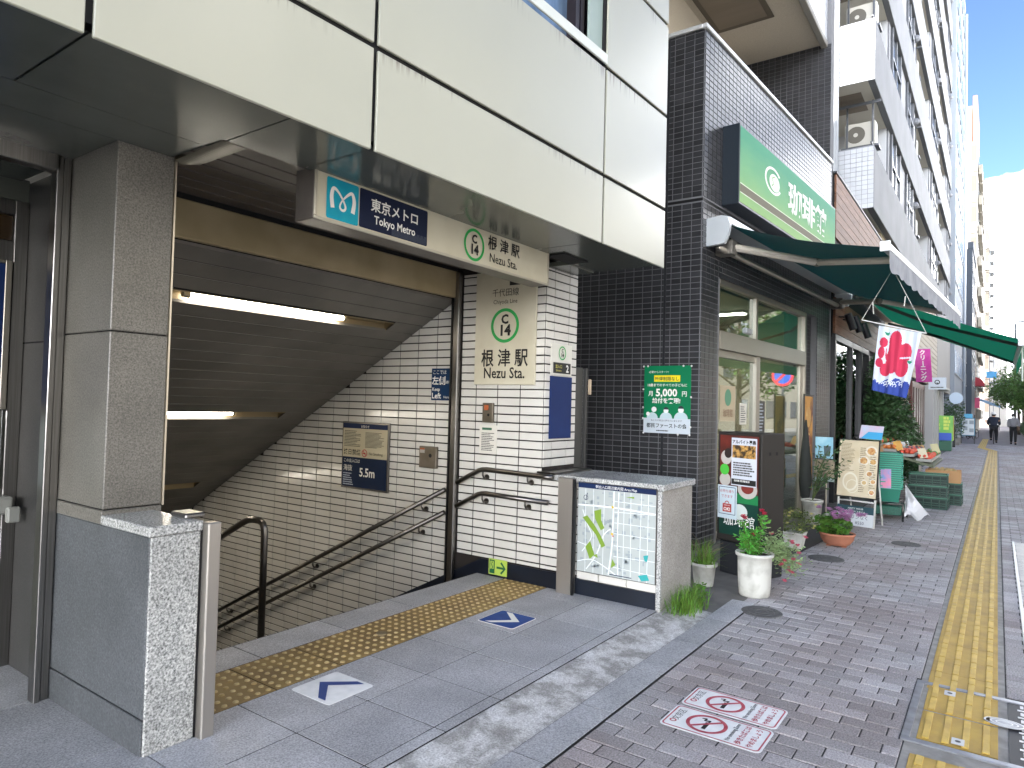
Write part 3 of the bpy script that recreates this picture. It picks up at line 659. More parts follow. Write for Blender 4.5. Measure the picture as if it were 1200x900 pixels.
# ================================================================== STATION SIGNS AND FITTINGS
def ribbon(mb, fr, pts, ws, d):
    L_ = []; n = len(pts)
    for i, (x, y) in enumerate(pts):
        a = pts[max(0, i-1)]; b = pts[min(n-1, i+1)]; dx, dy = b[0]-a[0], b[1]-a[1]; l = math.hypot(dx, dy) or 1; w = ws[i]/2 if isinstance(ws, list) else ws/2
        L_.append(((x-dy/l*w, y+dx/l*w), (x+dy/l*w, y-dx/l*w)))
    for p, q in zip(L_, L_[1:]): mb.face(fr.p(*p[1], d), fr.p(*q[1], d), fr.p(*q[0], d), fr.p(*p[0], d))
def smooth_path(pts, k=6):
    o = []; n = len(pts)
    for i in range(n-1):
        p0, p1, p2, p3 = pts[max(0,i-1)], pts[i], pts[i+1], pts[min(n-1,i+2)]
        for j in range(k):
            t = j/k; o.append(tuple(.5*((2*p1[c])+(-p0[c]+p2[c])*t+(2*p0[c]-5*p1[c]+4*p2[c]-p3[c])*t*t+(-p0[c]+3*p1[c]-3*p2[c]+p3[c])*t**3) for c in range(len(p1))))
    o.append(tuple(pts[-1])); return o
def logo(mb, fr, cx, cy, s_, d):
    P_ = [(-.40,-.34,.15),(-.45,.02,.14),(-.38,.27,.11),(-.20,.20,.085),(.0,-.02,.07),(.10,-.20,.075),(.07,-.31,.08),(-.02,-.34,.08),(-.11,-.28,.075),(-.10,-.16,.06),(.0,.0,.055),(.20,.20,.085),(.36,.27,.11),(.45,.03,.14),(.40,-.34,.16)]
    sp = smooth_path(P_, 5); ribbon(mb, fr, [(cx+a*s_, cy+b*s_) for a, b, w in sp], [w*s_ for a, b, w in sp], d)
def numbering(par, fr, a, b, r, th, sC, sN, d=.004):
    """green station-number ring: C over 14"""
    mb = MB(); mb.ring(fr, a, b, r-th, r, d); mk('green_ring', mb, green, par)
    text('letter', 'C', fr, a, b+r*.12, sC, inkblack, par, d+.001, bold=.04); text('number', '14', fr, a, b-r*.56, sN, inkblack, par, d+.001, bold=.04)
signface = M('cream sign face', '#cfc9b4', .4, c2='#c6bfa8', vs=4, spec=.3)
# --- hanging light box sign
t = thing('hanging_sign', 'long cream light box sign with teal logo square hung under the fascia', 'sign', (3.2,2.8,2.4))
mk('sign_case', MB().cbox(2.130,4.285,2.752,2.90,2.392,2.655,.006), M('grey sign case', '#77706a', .4, .4, c2='#655f59', vs=6), t)
mk('sign_frame', MB().cbox(2.130,4.285,2.744,2.756,2.392,2.408,.003).cbox(2.130,4.285,2.744,2.756,2.640,2.656,.003).cbox(2.130,2.146,2.744,2.756,2.409,2.639,.003).cbox(4.269,4.285,2.744,2.756,2.409,2.639,.003), M('pale frame', '#b9b2a2', .35, .5), t)
F = YF(2.7515)
mk('sign_face', MB().rect(F, 2.146, 4.269, 2.408, 2.64, .0015), signface, t)
mb = MB(); mb.flat(rrect(2.204, 2.414, 2.414, 2.624, .012), F, .003); mk('teal_square', mb, M('teal print', '#1698b4', .5, c2='#1fa3b8', vs=8, spec=.2), t)
mb = MB(); logo(mb, F, 2.309, 2.527, .165, .0045); mk('heart_logo', mb, inkwhite, t)
mb = MB(); mb.flat(rrect(2.421, 2.947, 2.416, 2.624, .010), F, .003); mk('navy_panel', mb, M('faded navy print', '#131c38', .5, c2='#18213c', vs=6, spec=.2), t)
mb = MB()
for i in range(44): x = 2.66+i*.0064; mb.rect(F, x, x+.0022, 2.420, 2.468-.012*(i % 5 == 0), .0042)
mk('peeling_film', mb, M('peeled film', '#5a6272', .6), t)
text('lettering', '東京メトロ', F, 2.685, 2.526, .0745, inkwhite, t, .005, bold=.018)
text('lettering', 'Tokyo Metro', F, 2.685, 2.455, .063, inkwhite, t, .005, bold=.018, sx=.93)
numbering(t, F, 3.391, 2.517, .105, .019, .076, .088)
text('lettering', '根 津 駅', F, 3.716, 2.532, .098, inkblack, t, .005, bold=.018, sx=1.05)
text('lettering', 'Nezu Sta.', F, 3.712, 2.440, .085, inkblack, t, .005, sx=.98, bold=.004)
# --- large wall sign
t = thing('wall_sign', 'tall cream board with green ring over large station name on tiled wall', 'sign', (4.65,3.4,1.65))
mk('board', MB().cbox(4.640,4.661,3.088,3.722,1.66,2.632,.003), signface, t); F = XF(4.639)
text('lettering', '千代田線', F, -3.402, 2.418, .072, inkblack, t, sx=.98)
text('lettering', 'Chiyoda Line', F, -3.402, 2.350, .052, inkblack, t, sx=.92)
numbering(t, F, -3.400, 2.162, .147, .027, .107, .125)
text('lettering', '根 津 駅', F, -3.400, 1.829, .157, inkblack, t, sx=.88, bold=.016)
text('lettering', 'Nezu Sta.', F, -3.400, 1.716, .130, inkblack, t, sx=.86, bold=.014)
mb = MB(); mb.rect(F, -3.36, -3.14, 2.50, 2.56, .003); mk('black_tab', mb, inkblack, t)
# --- exit number plate and blue poster panel on the street side
t = thing('exit_sign', 'small cream plate with green ring and black exit number two strip', 'sign', (4.9,2.99,1.75))
mk('plate', MB().cbox(4.738,5.068,2.990,3.0005,1.752,2.012,.002), M('white plate', '#dcdad0', .4), t); F = YF(2.9895)
numbering(t, F, 4.903, 1.937, .058, .010, .040, .046)
mk('black_strip', MB().rect(F, 4.765, 5.045, 1.765, 1.855, .002), M('black strip', '#20211f', .5), t)
yl = M('yellow print', '#d8d06a', .6)
text('lettering', '出入口', F, 4.852, 1.810, .036, yl, t); text('lettering', 'Entrance', F, 4.852, 1.781, .024, yl, t); text('lettering', '2', F, 4.990, 1.780, .085, inkwhite, t, bold=.03)
one('blank_poster_board', MB().cbox(4.735,5.078,2.989,3.0005,1.220,1.740,.002), M('plain blue panel', '#12295c', .45, c2='#183064', vs=3, spec=.2), 'plain deep blue panel below the exit number plate', 'panel')
# --- keep left sign
t = thing('keep_left_sign', 'navy plate with white keep left lettering beside the pole', 'sign', (4.65,4.08,1.52))
mk('plate', MB().cbox(4.646,4.661,3.985,4.225,1.515,1.805,.002), M('navy plate', '#0f3154', .5, spec=.2), t); F = XF(4.6455)
text('lettering', 'ここでは', F, -4.210, 1.755, .042, inkwhite, t, .002, 'LEFT'); text('lettering', '左側', F, -4.215, 1.664, .082, inkwhite, t, .002, 'LEFT', bold=.02); text('lettering', '通行', F, -4.052, 1.668, .030, inkwhite, t, .002, 'LEFT')
text('lettering', 'Keep', F, -4.212, 1.600, .045, inkwhite, t, .002, 'LEFT', bold=.01); text('lettering', 'Left', F, -4.215, 1.532, .072, inkwhite, t, .002, 'LEFT', bold=.015); text('lettering', 'Here', F, -4.072, 1.534, .032, inkwhite, t, .002, 'LEFT')
# --- notice board
t = thing('notice_board', 'framed notice with no smoking text over navy height above sea panel', 'notice board', (4.65,5.08,.62))
mk('frame', MB().cbox(4.640,4.661,4.742,5.412,.615,1.280,.004), steel2, t); F = XF(4.6395)
mk('paper', MB().rect(F, -5.395, -4.762, .905, 1.262, .001), M('aged paper', '#c4bb9f', .6), t)
mk('header_band', MB().rect(F, -5.395, -4.762, 1.215, 1.264, .002), navy, t)
mk('navy_band', MB().rect(F, -5.395, -4.762, .632, .928, .002), M('deep navy print', '#0a1f3d', .5, spec=.2), t)
text('lettering', 'お知らせ', F, -5.075, 1.226, .030, inkwhite, t, .003)
mb = MB(); fakelines(mb, F, -5.375, -5.12, 1.03, 1.195, 11, .002, seed=4); fakelines(mb, F, -5.07, -4.80, 1.03, 1.185, 13, .002, seed=5); mk('small_print', mb, M('grey print', '#4a4a48', .6), t)
text('lettering', '終日禁煙', F, -5.255, .955, .062, inkblack, t, .003, bold=.012); text('lettering', 'No Smoking', F, -4.915, .962, .038, inkblack, t, .003)
mb = MB(); mb.ring(F, -5.075, .975, .030, .038, .003); ribbon(mb, F, [(-5.097,.998),(-5.053,.952)], .008, .003); mb.rect(F, -5.1, -5.06, .968, .978, .0025); mk('no_smoking_mark', mb, redp, t)
text('lettering', 'この出入口は', F, -5.375, .877, .040, inkwhite, t, .004, 'LEFT'); text('lettering', '海抜', F, -5.375, .795, .066, inkwhite, t, .004, 'LEFT'); text('lettering', '5.5m', F, -5.03, .745, .118, inkwhite, t, .004, bold=.02, sx=.95)
mb = MB(); fakelines(mb, F, -5.375, -5.22, .645, .775, 6, .004, seed=9); mk('small_print', mb, M('pale print', '#a9b4c4', .6), t)
# --- steel boxes, paper notice, exit mark
t = thing('switch_box', 'brown steel switch box with round lock on the stair wall', 'switch box', (4.65,4.22,.9))
mk('box', MB().cbox(4.625,4.661,4.125,4.335,.895,1.092,.005), M('aged steel plate', (.24,.21,.17), .38, .8, c2=(.18,.155,.12), vs=9), t); F = XF(4.6245)
mk('lock', MB().disc(F, -4.193, 1.010, .018, .002), blackp, t); mk('sticker', MB().rect(F, -4.32, -4.262, 1.03, 1.075, .002), M('pale sticker', '#a8a29a', .6), t); mk('sticker_stripe', MB().rect(F, -4.32, -4.262, 1.06, 1.075, .003), M('orange stripe', '#a8582c', .6), t)
t = thing('small_box', 'slim brown metal box with orange sticker under the station name board', 'switch box', (4.65,3.56,1.33))
mk('box', MB().cbox(4.63,4.661,3.503,3.614,1.335,1.503,.004), MATS['aged steel plate'], t); F = XF(4.6295); mk('sticker', MB().rect(F, -3.59, -3.545, 1.44, 1.485, .002), MATS['orange stripe'], t); mk('lock', MB().disc(F, -3.545, 1.40, .012, .002), blackp, t)
t = thing('paper_notice', 'white paper notice taped to tiles below the slim box', 'notice', (4.65,3.56,1.07))
mk('sheet', MB().cbox(4.653,4.659,3.468,3.655,1.068,1.312,.001), M('paper', '#d6d3ca', .7), t); F = XF(4.6525)
mb = MB(); fakelines(mb, F, -3.63, -3.49, 1.09, 1.25, 11, .002, seed=15); mk('print', mb, MATS['grey print'], t); mb = MB(); mb.rect(F, -3.625, -3.52, 1.27, 1.29, .002); mk('heading', mb, M('green heading', '#3e6b52', .6), t)
t = thing('exit_mark', 'yellow green exit arrow plate low on the navy skirting', 'sign', (4.64,3.41,.05))  # lime coloured plate, no emission
mk('plate', MB().cbox(4.638,4.648,3.318,3.505,.058,.188,.001), M('lime plate', '#b9d25a', .5), t); F = XF(4.6375); dg_ = M('exit green', '#12633b', .5)
mb = MB(); ribbon(mb, F, [(-3.42,.122),(-3.34,.122)], .018, .002); ribbon(mb, F, [(-3.375,.168),(-3.333,.122),(-3.375,.076)], .018, .0022); mb.rect(F, -3.495, -3.44, .068, .180, .002); mk('arrow', mb, dg_, t)
mb = MB(); mb.rect(F, -3.485, -3.45, .105, .17, .003); mk('doorway', mb, MATS['lime plate'], t); mb = MB(); ribbon(mb, F, [(-3.475,.08),(-3.462,.12),(-3.472,.15)], .010, .004); mb.disc(F, -3.466, .16, .007, .004); mk('running_figure', mb, dg_, t)
# --- handrails
def railing(name, label, pts, brk, r=.017, wall=4.66, group='handrails on the tiled wall', post=None):
    t = thing(name, label, 'handrail', pts[0], group)
    mk('rail', MB().tube(smooth_path([tuple(p) for p in pts], 5) if post else pts, r+.004, 12), steel2, t, True)
    for (x, y, z) in brk:
        q = MB().tube([(x,y,z-.012),(x+.002,y,z-.05),(x+.02,y,z-.075),(x+.05,y,z-.078),(wall+.004,y,z-.07)], .0085, 8); mk('bracket', q, steel2, t, True)
        F_ = XF(wall-.004); mk('bracket_rose', MB().lathe([(.0001,0),(.024,0),(.024,.006),(.0001,.008)], (0,0,0), 14) and MB().prism([(-y+.024*math.cos(k*.45), z-.07+.024*math.sin(k*.45)) for k in range(14)], 0, .006, F_), steel2, t)
    return t
RX = 4.592
railing('handrail', 'upper level handrail bending down towards the stairs beside the exit arrow', [(RX,3.845,.80),(RX,3.60,.925),(RX,3.56,.936),(RX,3.52,.938),(RX,2.95,.926),(RX,2.86,.924)], [(RX,3.56,.936),(RX,3.10,.93)])
railing('handrail', 'lower level handrail with rounded end beside the exit arrow', [(RX,3.845,.595),(RX,3.60,.722),(RX,3.56,.733),(RX,3.52,.735),(RX,2.90,.722)], [(RX,3.56,.733),(RX,3.12,.727)])
railing('handrail', 'upper sloping handrail running down the stair wall', [(RX,3.98,.725),(RX,9.4,.725-.504*5.42)], [(RX,y,.725-.504*(y-3.98)) for y in (4.25,5.75,7.25)])
railing('handrail', 'lower sloping handrail running down the stair wall', [(RX,3.98,.525),(RX,9.4,.525-.504*5.42)], [(RX,y,.525-.504*(y-3.98)) for y in (4.28,5.78,7.28)])
t = thing('stair_rail', 'free standing steel rail with bent top in the middle of the stairs', 'handrail', (3.0,4.35,-.32))
mk('rail', MB().tube([(3.0,4.30,-.5),(3.0,4.30,.50),(3.0,4.305,.55),(3.0,4.325,.585),(3.0,4.36,.602),(3.0,4.45,.602),(3.0,4.50,.595),(3.0,4.56,.57),(3.0,9.2,.57-.504*4.64)], .025, 12), steel2, t, True)
mk('post', MB().tube([(3.0,6.5,-1.9),(3.0,6.5,-.42)], .02, 10), steel2, t, True)
# --- area map on the low wall
t = thing('area_map', 'neighbourhood map board with green park in a steel frame', 'map', (4.63,2.32,.22))
mk('frame', MB().cbox(4.628,4.652,1.992,2.648,.222,.912,.003), steel2, t); F = XF(4.6275)
mk('map_ground', MB().rect(F, -2.642, -1.998, .228, .906, .001), M('map grey', '#a9b0ae', .5, c2='#b0b7b4', vs=6), t)
mk('header_band', MB().rect(F, -2.642, -1.998, .868, .906, .0025), navy, t); text('lettering', '駅出入口周辺案内図 Area Map', F, -2.32, .877, .026, inkwhite, t, .004)
rm = random.Random(21); mb = MB()
for i in range(120):
    a = rm.uniform(-2.63,-2.02); b = rm.uniform(.25,.84); w = rm.uniform(.012,.035); h = rm.uniform(.010,.03); mb.rect(F, a, a+w, b, b+h, .0015)
mk('map_blocks', mb, M('map block', '#98a2a6', .4), t, kind='stuff')
mb = MB(); A0 = -2.642
for x in (-2.57,-2.50,-2.42,-2.25,-2.19,-2.12,-2.06): ribbon(mb, F, [(x,.23),(x+rm.uniform(-.01,.01),.865)], .004, .002)
for y in (.30,.38,.46,.55,.63,.71,.79): ribbon(mb, F, [(-2.33,y),(-2.0,y+rm.uniform(-.015,.015))], .004, .002)
for (p, w) in (([(-2.642,.735),(-2.33,.742),(-2.0,.728)],.012),([(-2.335,.865),(-2.34,.6),(-2.345,.45),(-2.37,.24)],.011),([(-2.295,.86),(-2.30,.5),(-2.29,.24)],.008),([(-2.56,.25),(-2.47,.38),(-2.42,.52),(-2.36,.58)],.008),([(-2.64,.30),(-2.52,.33),(-2.42,.30),(-2.30,.24)],.007),([(-2.60,.70),(-2.56,.60),(-2.52,.50),(-2.60,.38)],.006),([(-2.64,.45),(-2.5,.42)],.005)):
    ribbon(mb, F, smooth_path(p, 5), w, .0025)
mk('map_streets', mb, M('map street white', '#e2e8e8', .4), t)
mb = MB()
for poly in ([(-2.60,.64),(-2.56,.66),(-2.50,.60),(-2.44,.52),(-2.40,.45),(-2.43,.43),(-2.48,.52),(-2.56,.60)],[(-2.50,.70),(-2.44,.72),(-2.44,.64),(-2.41,.58),(-2.44,.56),(-2.49,.64)],[(-2.57,.42),(-2.53,.47),(-2.49,.37),(-2.53,.33)],[(-2.50,.36),(-2.47,.38),(-2.46,.35)],[(-2.34,.36),(-2.31,.32),(-2.35,.29)],[(-2.24,.83),(-2.17,.84),(-2.17,.825)]): mb.flat(poly[::-1], F, .003)
mk('map_park', mb, M('map park green', '#7a9a35', .4), t, kind='stuff')
mb = MB()
for poly in ([(-2.13,.27),(-2.06,.29),(-2.04,.25),(-2.10,.235)],[(-2.09,.42),(-2.05,.43),(-2.06,.38),(-2.08,.385)]): mb.flat(poly[::-1], F, .003)
mk('map_marks', mb, M('map teal', '#2f9d9d', .4), t)
mb = MB(); mb.ring(F, -2.575, .795, .016, .020, .003, 24); ribbon(mb, F, [(-2.575,.775),(-2.562,.832)], .006, .003); mb.rect(F, -2.36, -2.18, .240, .246, .0035); mk('map_north_arrow', mb, navy, t)
mb = MB(); mb.disc(F, -2.345, .545, .010, .0035, 12); mb.disc(F, -2.345, .745, .010, .0035, 12); mk('map_pins', mb, M('map pin', '#d8b93a', .4), t)
mb = MB(); mb.disc(F, -2.337, .530, .006, .004, 12); mk('you_are_here', mb, redp, t)
# --- floor arrow stickers
def sticker(name, label, cx, cy, base, ink, sgn, rim=None):
    t = thing(name, label, 'floor sticker', (cx,cy,.04)); F = ZF(cx, cy, .0405)
    mb = MB(); mb.prism(rrect(-.147,.147,-.147,.147,.022), 0, .0012, F); mk('sheet', mb, base, t)
    if rim: mb = MB(); mb.flat(rrect(-.141,.141,-.141,.141,.02), F, .0022); mk('inner_field', mb, rim, t)
    mb = MB(); cp_ = [(0,.102*sgn),(-.125,-.042*sgn),(-.125,-.095*sgn),(0,.036*sgn),(.125,-.095*sgn),(.125,-.042*sgn)]; [mb.face(*[F.p(a, b, .0032) for a, b in (qd if sgn > 0 else qd[::-1])]) for qd in ((cp_[0],cp_[1],cp_[2],cp_[3]),(cp_[0],cp_[3],cp_[4],cp_[5]))]; mk('chevron', mb, ink, t)
stickw = M('scuffed white vinyl', '#f2f3f2', .5, c2='#e4e6e5', vs=14); stickb = M('blue vinyl', '#123f86', .5, c2='#1a4990', vs=10, spec=.2)
sticker('arrow_sticker', 'white floor sticker with blue chevron next to the yellow studs', 2.335, 2.732, stickw, M('blue chevron', '#1c3f82', .5), 1)
sticker('arrow_sticker', 'blue floor sticker with white chevron near the map wall', 3.79, 2.695, inkwhite, inkwhite, -1, stickb)
# --- no smoking pavement stickers
def nosmoke(label, x0, x1, y0, y1, rot):
    cx, cy = (x0+x1)/2, (y0+y1)/2; w, h = x1-x0, y1-y0; t = thing('no_smoking_sticker', label, 'pavement sticker', (cx,cy,.004), 'no smoking stickers on the paving'); F = ZF(cx, cy, .0035, rot)
    mb = MB(); mb.prism(rrect(-w/2,w/2,-h/2,h/2,.028), 0, .0015, F); mk('sheet', mb, stickw, t)
    def fx(s_): return s_
    o_, i_ = rrect(-w/2+.009,w/2-.009,-h/2+.009,h/2-.009,.022), rrect(-w/2+.016,w/2-.016,-h/2+.016,h/2-.016,.017); mb = MB()
    for k in range(len(o_)): k2 = (k+1) % len(o_); mb.face(F.p(*o_[k],.003), F.p(*o_[k2],.003), F.p(*i_[k2],.003), F.p(*i_[k],.003))
    mb.ring(F, 0, .045, .078, .096, .003, 36); ribbon(mb, F, [(-.060,.105),(.060,-.015)], .015, .0036); mk('red_ring', mb, M('worn red print', '#a63545', .6, c2='#bd5b66', vs=30), t)
    mb = MB(); mb.rect(F, -.058, .016, .034, .054, .003); ribbon(mb, F, smooth_path([(.020,.044),(.040,.040),(.030,.064),(.054,.062),(.046,.082)], 4), .009, .003); mk('cigarette', mb, inkblack, t)
    mb = MB(); mb.ring(F, -.055, .190, .010, .017, .003, 16); mk('red_emblem', mb, MATS['worn red print'], t); text('lettering', '歩きたばこは', F, 0, -.138, .034, MATS['worn red print'], t, .003, bold=.02); text('lettering', 'やめましょう', F, 0, -.190, .034, MATS['worn red print'], t, .003, bold=.02)
    text('lettering', 'No smoking Zone', F, 0, -.088, .029, inkblack, t, .003, sx=.9, bold=.01); text('lettering', '文京区', F, .02, .172, .042, inkblack, t, .003)
nosmoke('no smoking pavement sticker on the side nearer the camera', 3.095, 3.350, .835, 1.305, .0)
nosmoke('no smoking pavement sticker on the side nearer the flower pots', 3.372, 3.625, .838, 1.305, .0)
# --- hatch with tactile surface and chequer plate
t = thing('utility_hatch', 'framed square hatch carrying yellow tactile bars and a steel chequer plate', 'hatch', (4.08,-.1,0))
fm = M('worn steel edge', (.32,.33,.35), .4, .7, c2=(.22,.22,.23), vs=12)
q = MB(); q.cbox(3.66,3.70,-.70,.36,-.004,.006,.002); q.cbox(4.48,4.52,-.70,.36,-.004,.006,.002); q.cbox(3.701,4.479,.325,.36,-.004,.006,.002); mk('frame', q, fm, t)
mk('hatch_bed', MB().box(3.70,4.48,-.70,.325,-.009,-.002), border, t)
for k in range(2): mk('tactile_insert', MB().cbox(3.72+k*.385,4.085+k*.385,-.01,.30,-.003,.002,.002), yel, t)
q = MB()
for k in range(4):
    for (a, b) in ((3.735,4.07),(4.11,4.29),(4.30,4.45)): q.cbox(a, b, .035+k*.077-.015, .035+k*.077+.015, .002, .0075, .003)
mk('guide_bars', q, MATS['worn tactile bar'], t)
mk('chequer_plate', MB().box(3.702,4.478,-.69,-.05,-.003,.001), M('plate dark', (.03,.03,.032), .6, .2), t)
q = MB()
for i in range(15):
    for j in range(12):
        x, y = 3.735+i*.0505, -.665+j*.0505
        if (i+j) % 2: q.box(x-.019,x+.019,y-.007,y+.007,.001,.004)
        else: q.box(x-.007,x+.007,y-.019,y+.019,.001,.004)
mk('chequer_lugs', q, M('worn plate steel', (.55,.55,.55), .45, .3), t)
fr = ZF(4.15,-.035,.0075); q = MB(); q.disc(fr,0,0,.085,0,28,.62); mk('lid_plate', q, fm, t)
q = MB()
for r0, r1 in ((.075,.083),(.052,.058),(.03,.036)): q.ring(fr,0,0,r0,r1,.003,30,.62)
mk('lid_rings', q, M('pale worn steel', (.6,.6,.58), .4, .7), t)
for (x, y) in ((4.40,.20),(3.78,.14),(4.40,-.30),(3.82,-.40)):
    q = MB(); q.box(x-.035,x+.035,y-.025,y+.025,.007,.009); k = mk('key_plate', q, MATS['pale worn steel'], t); mk('key_hole', MB().disc(ZF(x,y,.0095),0,0,.012,0,14), blackp, k)
for i, (x, y, r, lab) in enumerate(((5.26,1.42,.145,'dark round manhole cover beside the large flower pot'),(7.6,1.42,.17,'dark round manhole cover in front of the terracotta bowl'),(9.1,.85,.15,'dark round manhole cover out on the brick pavement'))):
    t = thing('manhole_cover', lab, 'manhole cover', (x,y,0), 'small manhole covers'); mk('lid', MB().lathe([(.0001,.004),(r,.004),(r+.004,-.004)], (x,y,0), 32), M('cast iron', (.075,.074,.072), .8, .2, c2=(.12,.118,.115), vs=30, bump=.5, bs=90), t)
    q = MB()
    for rr in (.35,.65,.95): q.lathe([(r*rr-.006,.004),(r*rr-.003,.007),(r*rr+.003,.007),(r*rr+.006,.004)], (x,y,0), 28)
    mk('rim_rings', q, MATS['cast iron'], t)
q = MB(); q.cbox(5.5,10.2,-.175,-.150,-.003,.006,.002); q.cbox(5.5,10.2,-.62,-.595,-.003,.006,.002); q.cbox(5.475,5.5,-.62,-.150,-.003,.006,.002)
t = thing('drain_channel', 'long drain cover with pale metal edge at the right of the pavement', 'drain cover', (7.8,-.4,0)); mk('edge_frame', q, M('pale galvanised', '#c9c9c4', .5, .3), t)
mk('channel_bed', MB().box(5.5,10.2,-.595,-.175,-.003,-.001), M('drain dark', '#3a3a3a', .8), t)
q = MB()
for i in range(90): q.box(5.52+i*.052,5.545+i*.052,-.59,-.18,-.001,.003)
mk('grate_bars', q, M('grate steel', (.3,.3,.3), .5, .6), t)
# --- left bay fittings
t = thing('blue_poster_case', 'navy poster panel in aluminium frame left of the granite pillar', 'poster case', (1.2,4.27,1.4))
mk('panel', MB().cbox(-.2,1.355,4.262,4.278,1.42,2.17,.002), M('case blue', '#0f2c63', .35), t); q = MB(); q.cbox(1.345,1.375,4.255,4.279,1.40,2.19,.003); q.cbox(-.2,1.344,4.255,4.279,1.395,1.418,.003); q.cbox(-.2,1.344,4.255,4.279,2.172,2.19,.003); mk('frame', q, alu, t)
one('pale_poster', MB().cbox(.6,1.33,4.262,4.279,.98,1.36,.002), M('pale poster', '#9fb1b5', .4, c2='#c6cdc9', vs=9), 'pale poster sheet under the navy poster panel', 'poster')
t = thing('shutter_lock', 'grey metal lock box on the bay frame left of the pillar', 'lock box', (1.35,4.2,.85)); mk('body', MB().cbox(1.20,1.40,4.16,4.26,.86,.95,.012), M('grey lock paint', '#8e8f8a', .5), t); mk('latch', MB().cbox(1.36,1.42,4.12,4.16,.82,.90,.008), MATS['grey lock paint'], t)
# --- gate post in the side passage
t = thing('alley_gate', 'narrow grey steel gate edge in the passage beside the tiled wall', 'gate', (5.6,3.05,0))
mk('gate_leaf', MB().cbox(5.24,5.395,3.06,3.10,.05,1.845,.006), M('grey gate paint', '#4e4e4b', .5, .3), t); mk('gate_stile', MB().cbox(5.395,5.43,3.03,3.062,.05,1.84,.004), M('grey stile', '#3f3f3e', .5, .3), t); mk('handle_strip', MB().cbox(5.43,5.45,3.0,3.03,1.60,1.74,.006), M('pale handle', '#b8a58c', .4), t)
# ================================================================== CAFÉ BUILDING
cth = math.atan(.0657); cd = Vector((math.cos(cth), -math.sin(cth), 0)); cin = Vector((math.sin(cth), math.cos(cth), 0)); cp0 = Vector((7.04, 2.58, 0))
def W(u, y, z): return cp0 + cd*u + cin*y + Vector((0,0,z))
def WF(off=0): return Fr(cp0 - cin*off, cd, (0,0,1))
cb = thing('cafe_building', 'dark tiled corner building with the coffee shop at street level', 'building', (7.04,2.58,0))
jm = M('grey tile grout', '#77787b', .85)
dt = M('charcoal tile', '#2b2c2f', .33, c2='#353538', vs=2, isl=.28, spec=.45)
cw = mk('tiled_wall', MB(W).box(.0,.5,0,.35,0,5.6).box(.5,3.87,0,.35,2.99,5.6).box(4.36,5.03,0,.35,0,5.6).box(3.87,4.36,.10,.35,0,2.99).box(3.87,4.36,.0,.35,2.99,5.6), jm, cb)
cs = mk('tiled_side_wall', MB().box(7.04,7.20,2.60,9,0,5.6), jm, cb)
CU, CZ = .111, .0620
sites = []
k = 0
for i in range(46):
    u0, u1 = i*CU, min((i+1)*CU, 5.03)
    for j in range(91):
        z0, z1 = j*CZ, min((j+1)*CZ, 5.6); uc = (u0+u1)/2; zc = (z0+z1)/2
        if 3.70 < zc < 3.78 and j == 60: continue           # dark shadow joint course
        if .47 < uc < 3.90 and zc < 3.0: continue
        y = 0
        if 3.90 < uc < 4.34 and zc < 2.98: y = .10
        if .52 < uc < 4.5 and 3.85 < zc < 4.65: continue   # behind the sign box
        p = W(uc, y, zc); sites.append((tuple(p), u1-u0-.007, z1-z0-.0075, -cth, 0))
for i in range(26):
    for j in range(91):
        if j == 60 or i == 3 and False: continue
        y0 = 2.585+i*CU; zc = (j+.5)*CZ
        if zc < .5 and y0 > 3.3: continue
        sites.append(((7.04, y0+CU/2, zc), CU-.007, CZ-.0075, -math.pi/2, 1))
def pxsize(s): return (Vector(s[0])-Vector((0,0,1.5))).length
order = sorted([s for s in sites if inframe(s[0], 0) and not (s[4] == 1 and s[0][1] > 3.75) and not (s[4] == 1 and s[0][2] < .9 and s[0][1] > 2.7)], key=pxsize)
# keep the 300 largest in view as single pieces
big = set(order[:300])
q = MB(); tile_geo(q, CU-.007, CZ-.0075, .007, .002); cme = mesh('tile', q); cme.materials.append(dt)
st = {0: MB(), 1: MB()}
for s in sites:
    par = cs if s[4] else cw
    if s in big and abs(s[1]-(CU-.007)) < 1e-6 and abs(s[2]-(CZ-.0075)) < 1e-6:
        inst('tile', cme, par, s[0], s[3]+rt.uniform(-.008,.008), (rt.uniform(-.01,.01), 0))
    else:
        t_ = MB(); tile_geo(t_, s[1], s[2], .007, .002); mtx = Matrix.Translation(s[0]) @ Matrix.Rotation(s[3]+rt.uniform(-.006,.006), 4, 'Z') @ Matrix.Rotation(rt.uniform(-.008,.008), 4, 'X')
        qq = st[s[4]]; k = len(qq.v); qq.v += [tuple(mtx @ Vector(p)) for p in t_.v]; qq.f += [tuple(k+i for i in f) for f in t_.f]
mk('tile_field', st[0], dt, cw, kind='stuff'); mk('tile_field', st[1], dt, cs, kind='stuff')
mk('shadow_joint', MB(W).box(-.004,5.03,-.004,.02,3.735,3.765), blackp, cb)
mk('side_shadow_joint', MB().box(7.036,7.05,2.58,6,3.735,3.765), blackp, cb)
mk('side_wall_joint', MB().cbox(7.029,7.045,2.972,3.000,0,5.59,.003), M('dark wall joint', '#14171d', .5), cb)  # thin dark strip for the vertical joint in the side wall
capm = M('white coping metal', '#c9cac8', .35, .2)
mk('coping', MB(W).cbox(-.03,5.05,-.03,.40,5.602,5.655,.008), capm, cb); mk('coping', MB().cbox(7.0,7.24,2.60,9,5.602,5.652,.008), capm, cb)
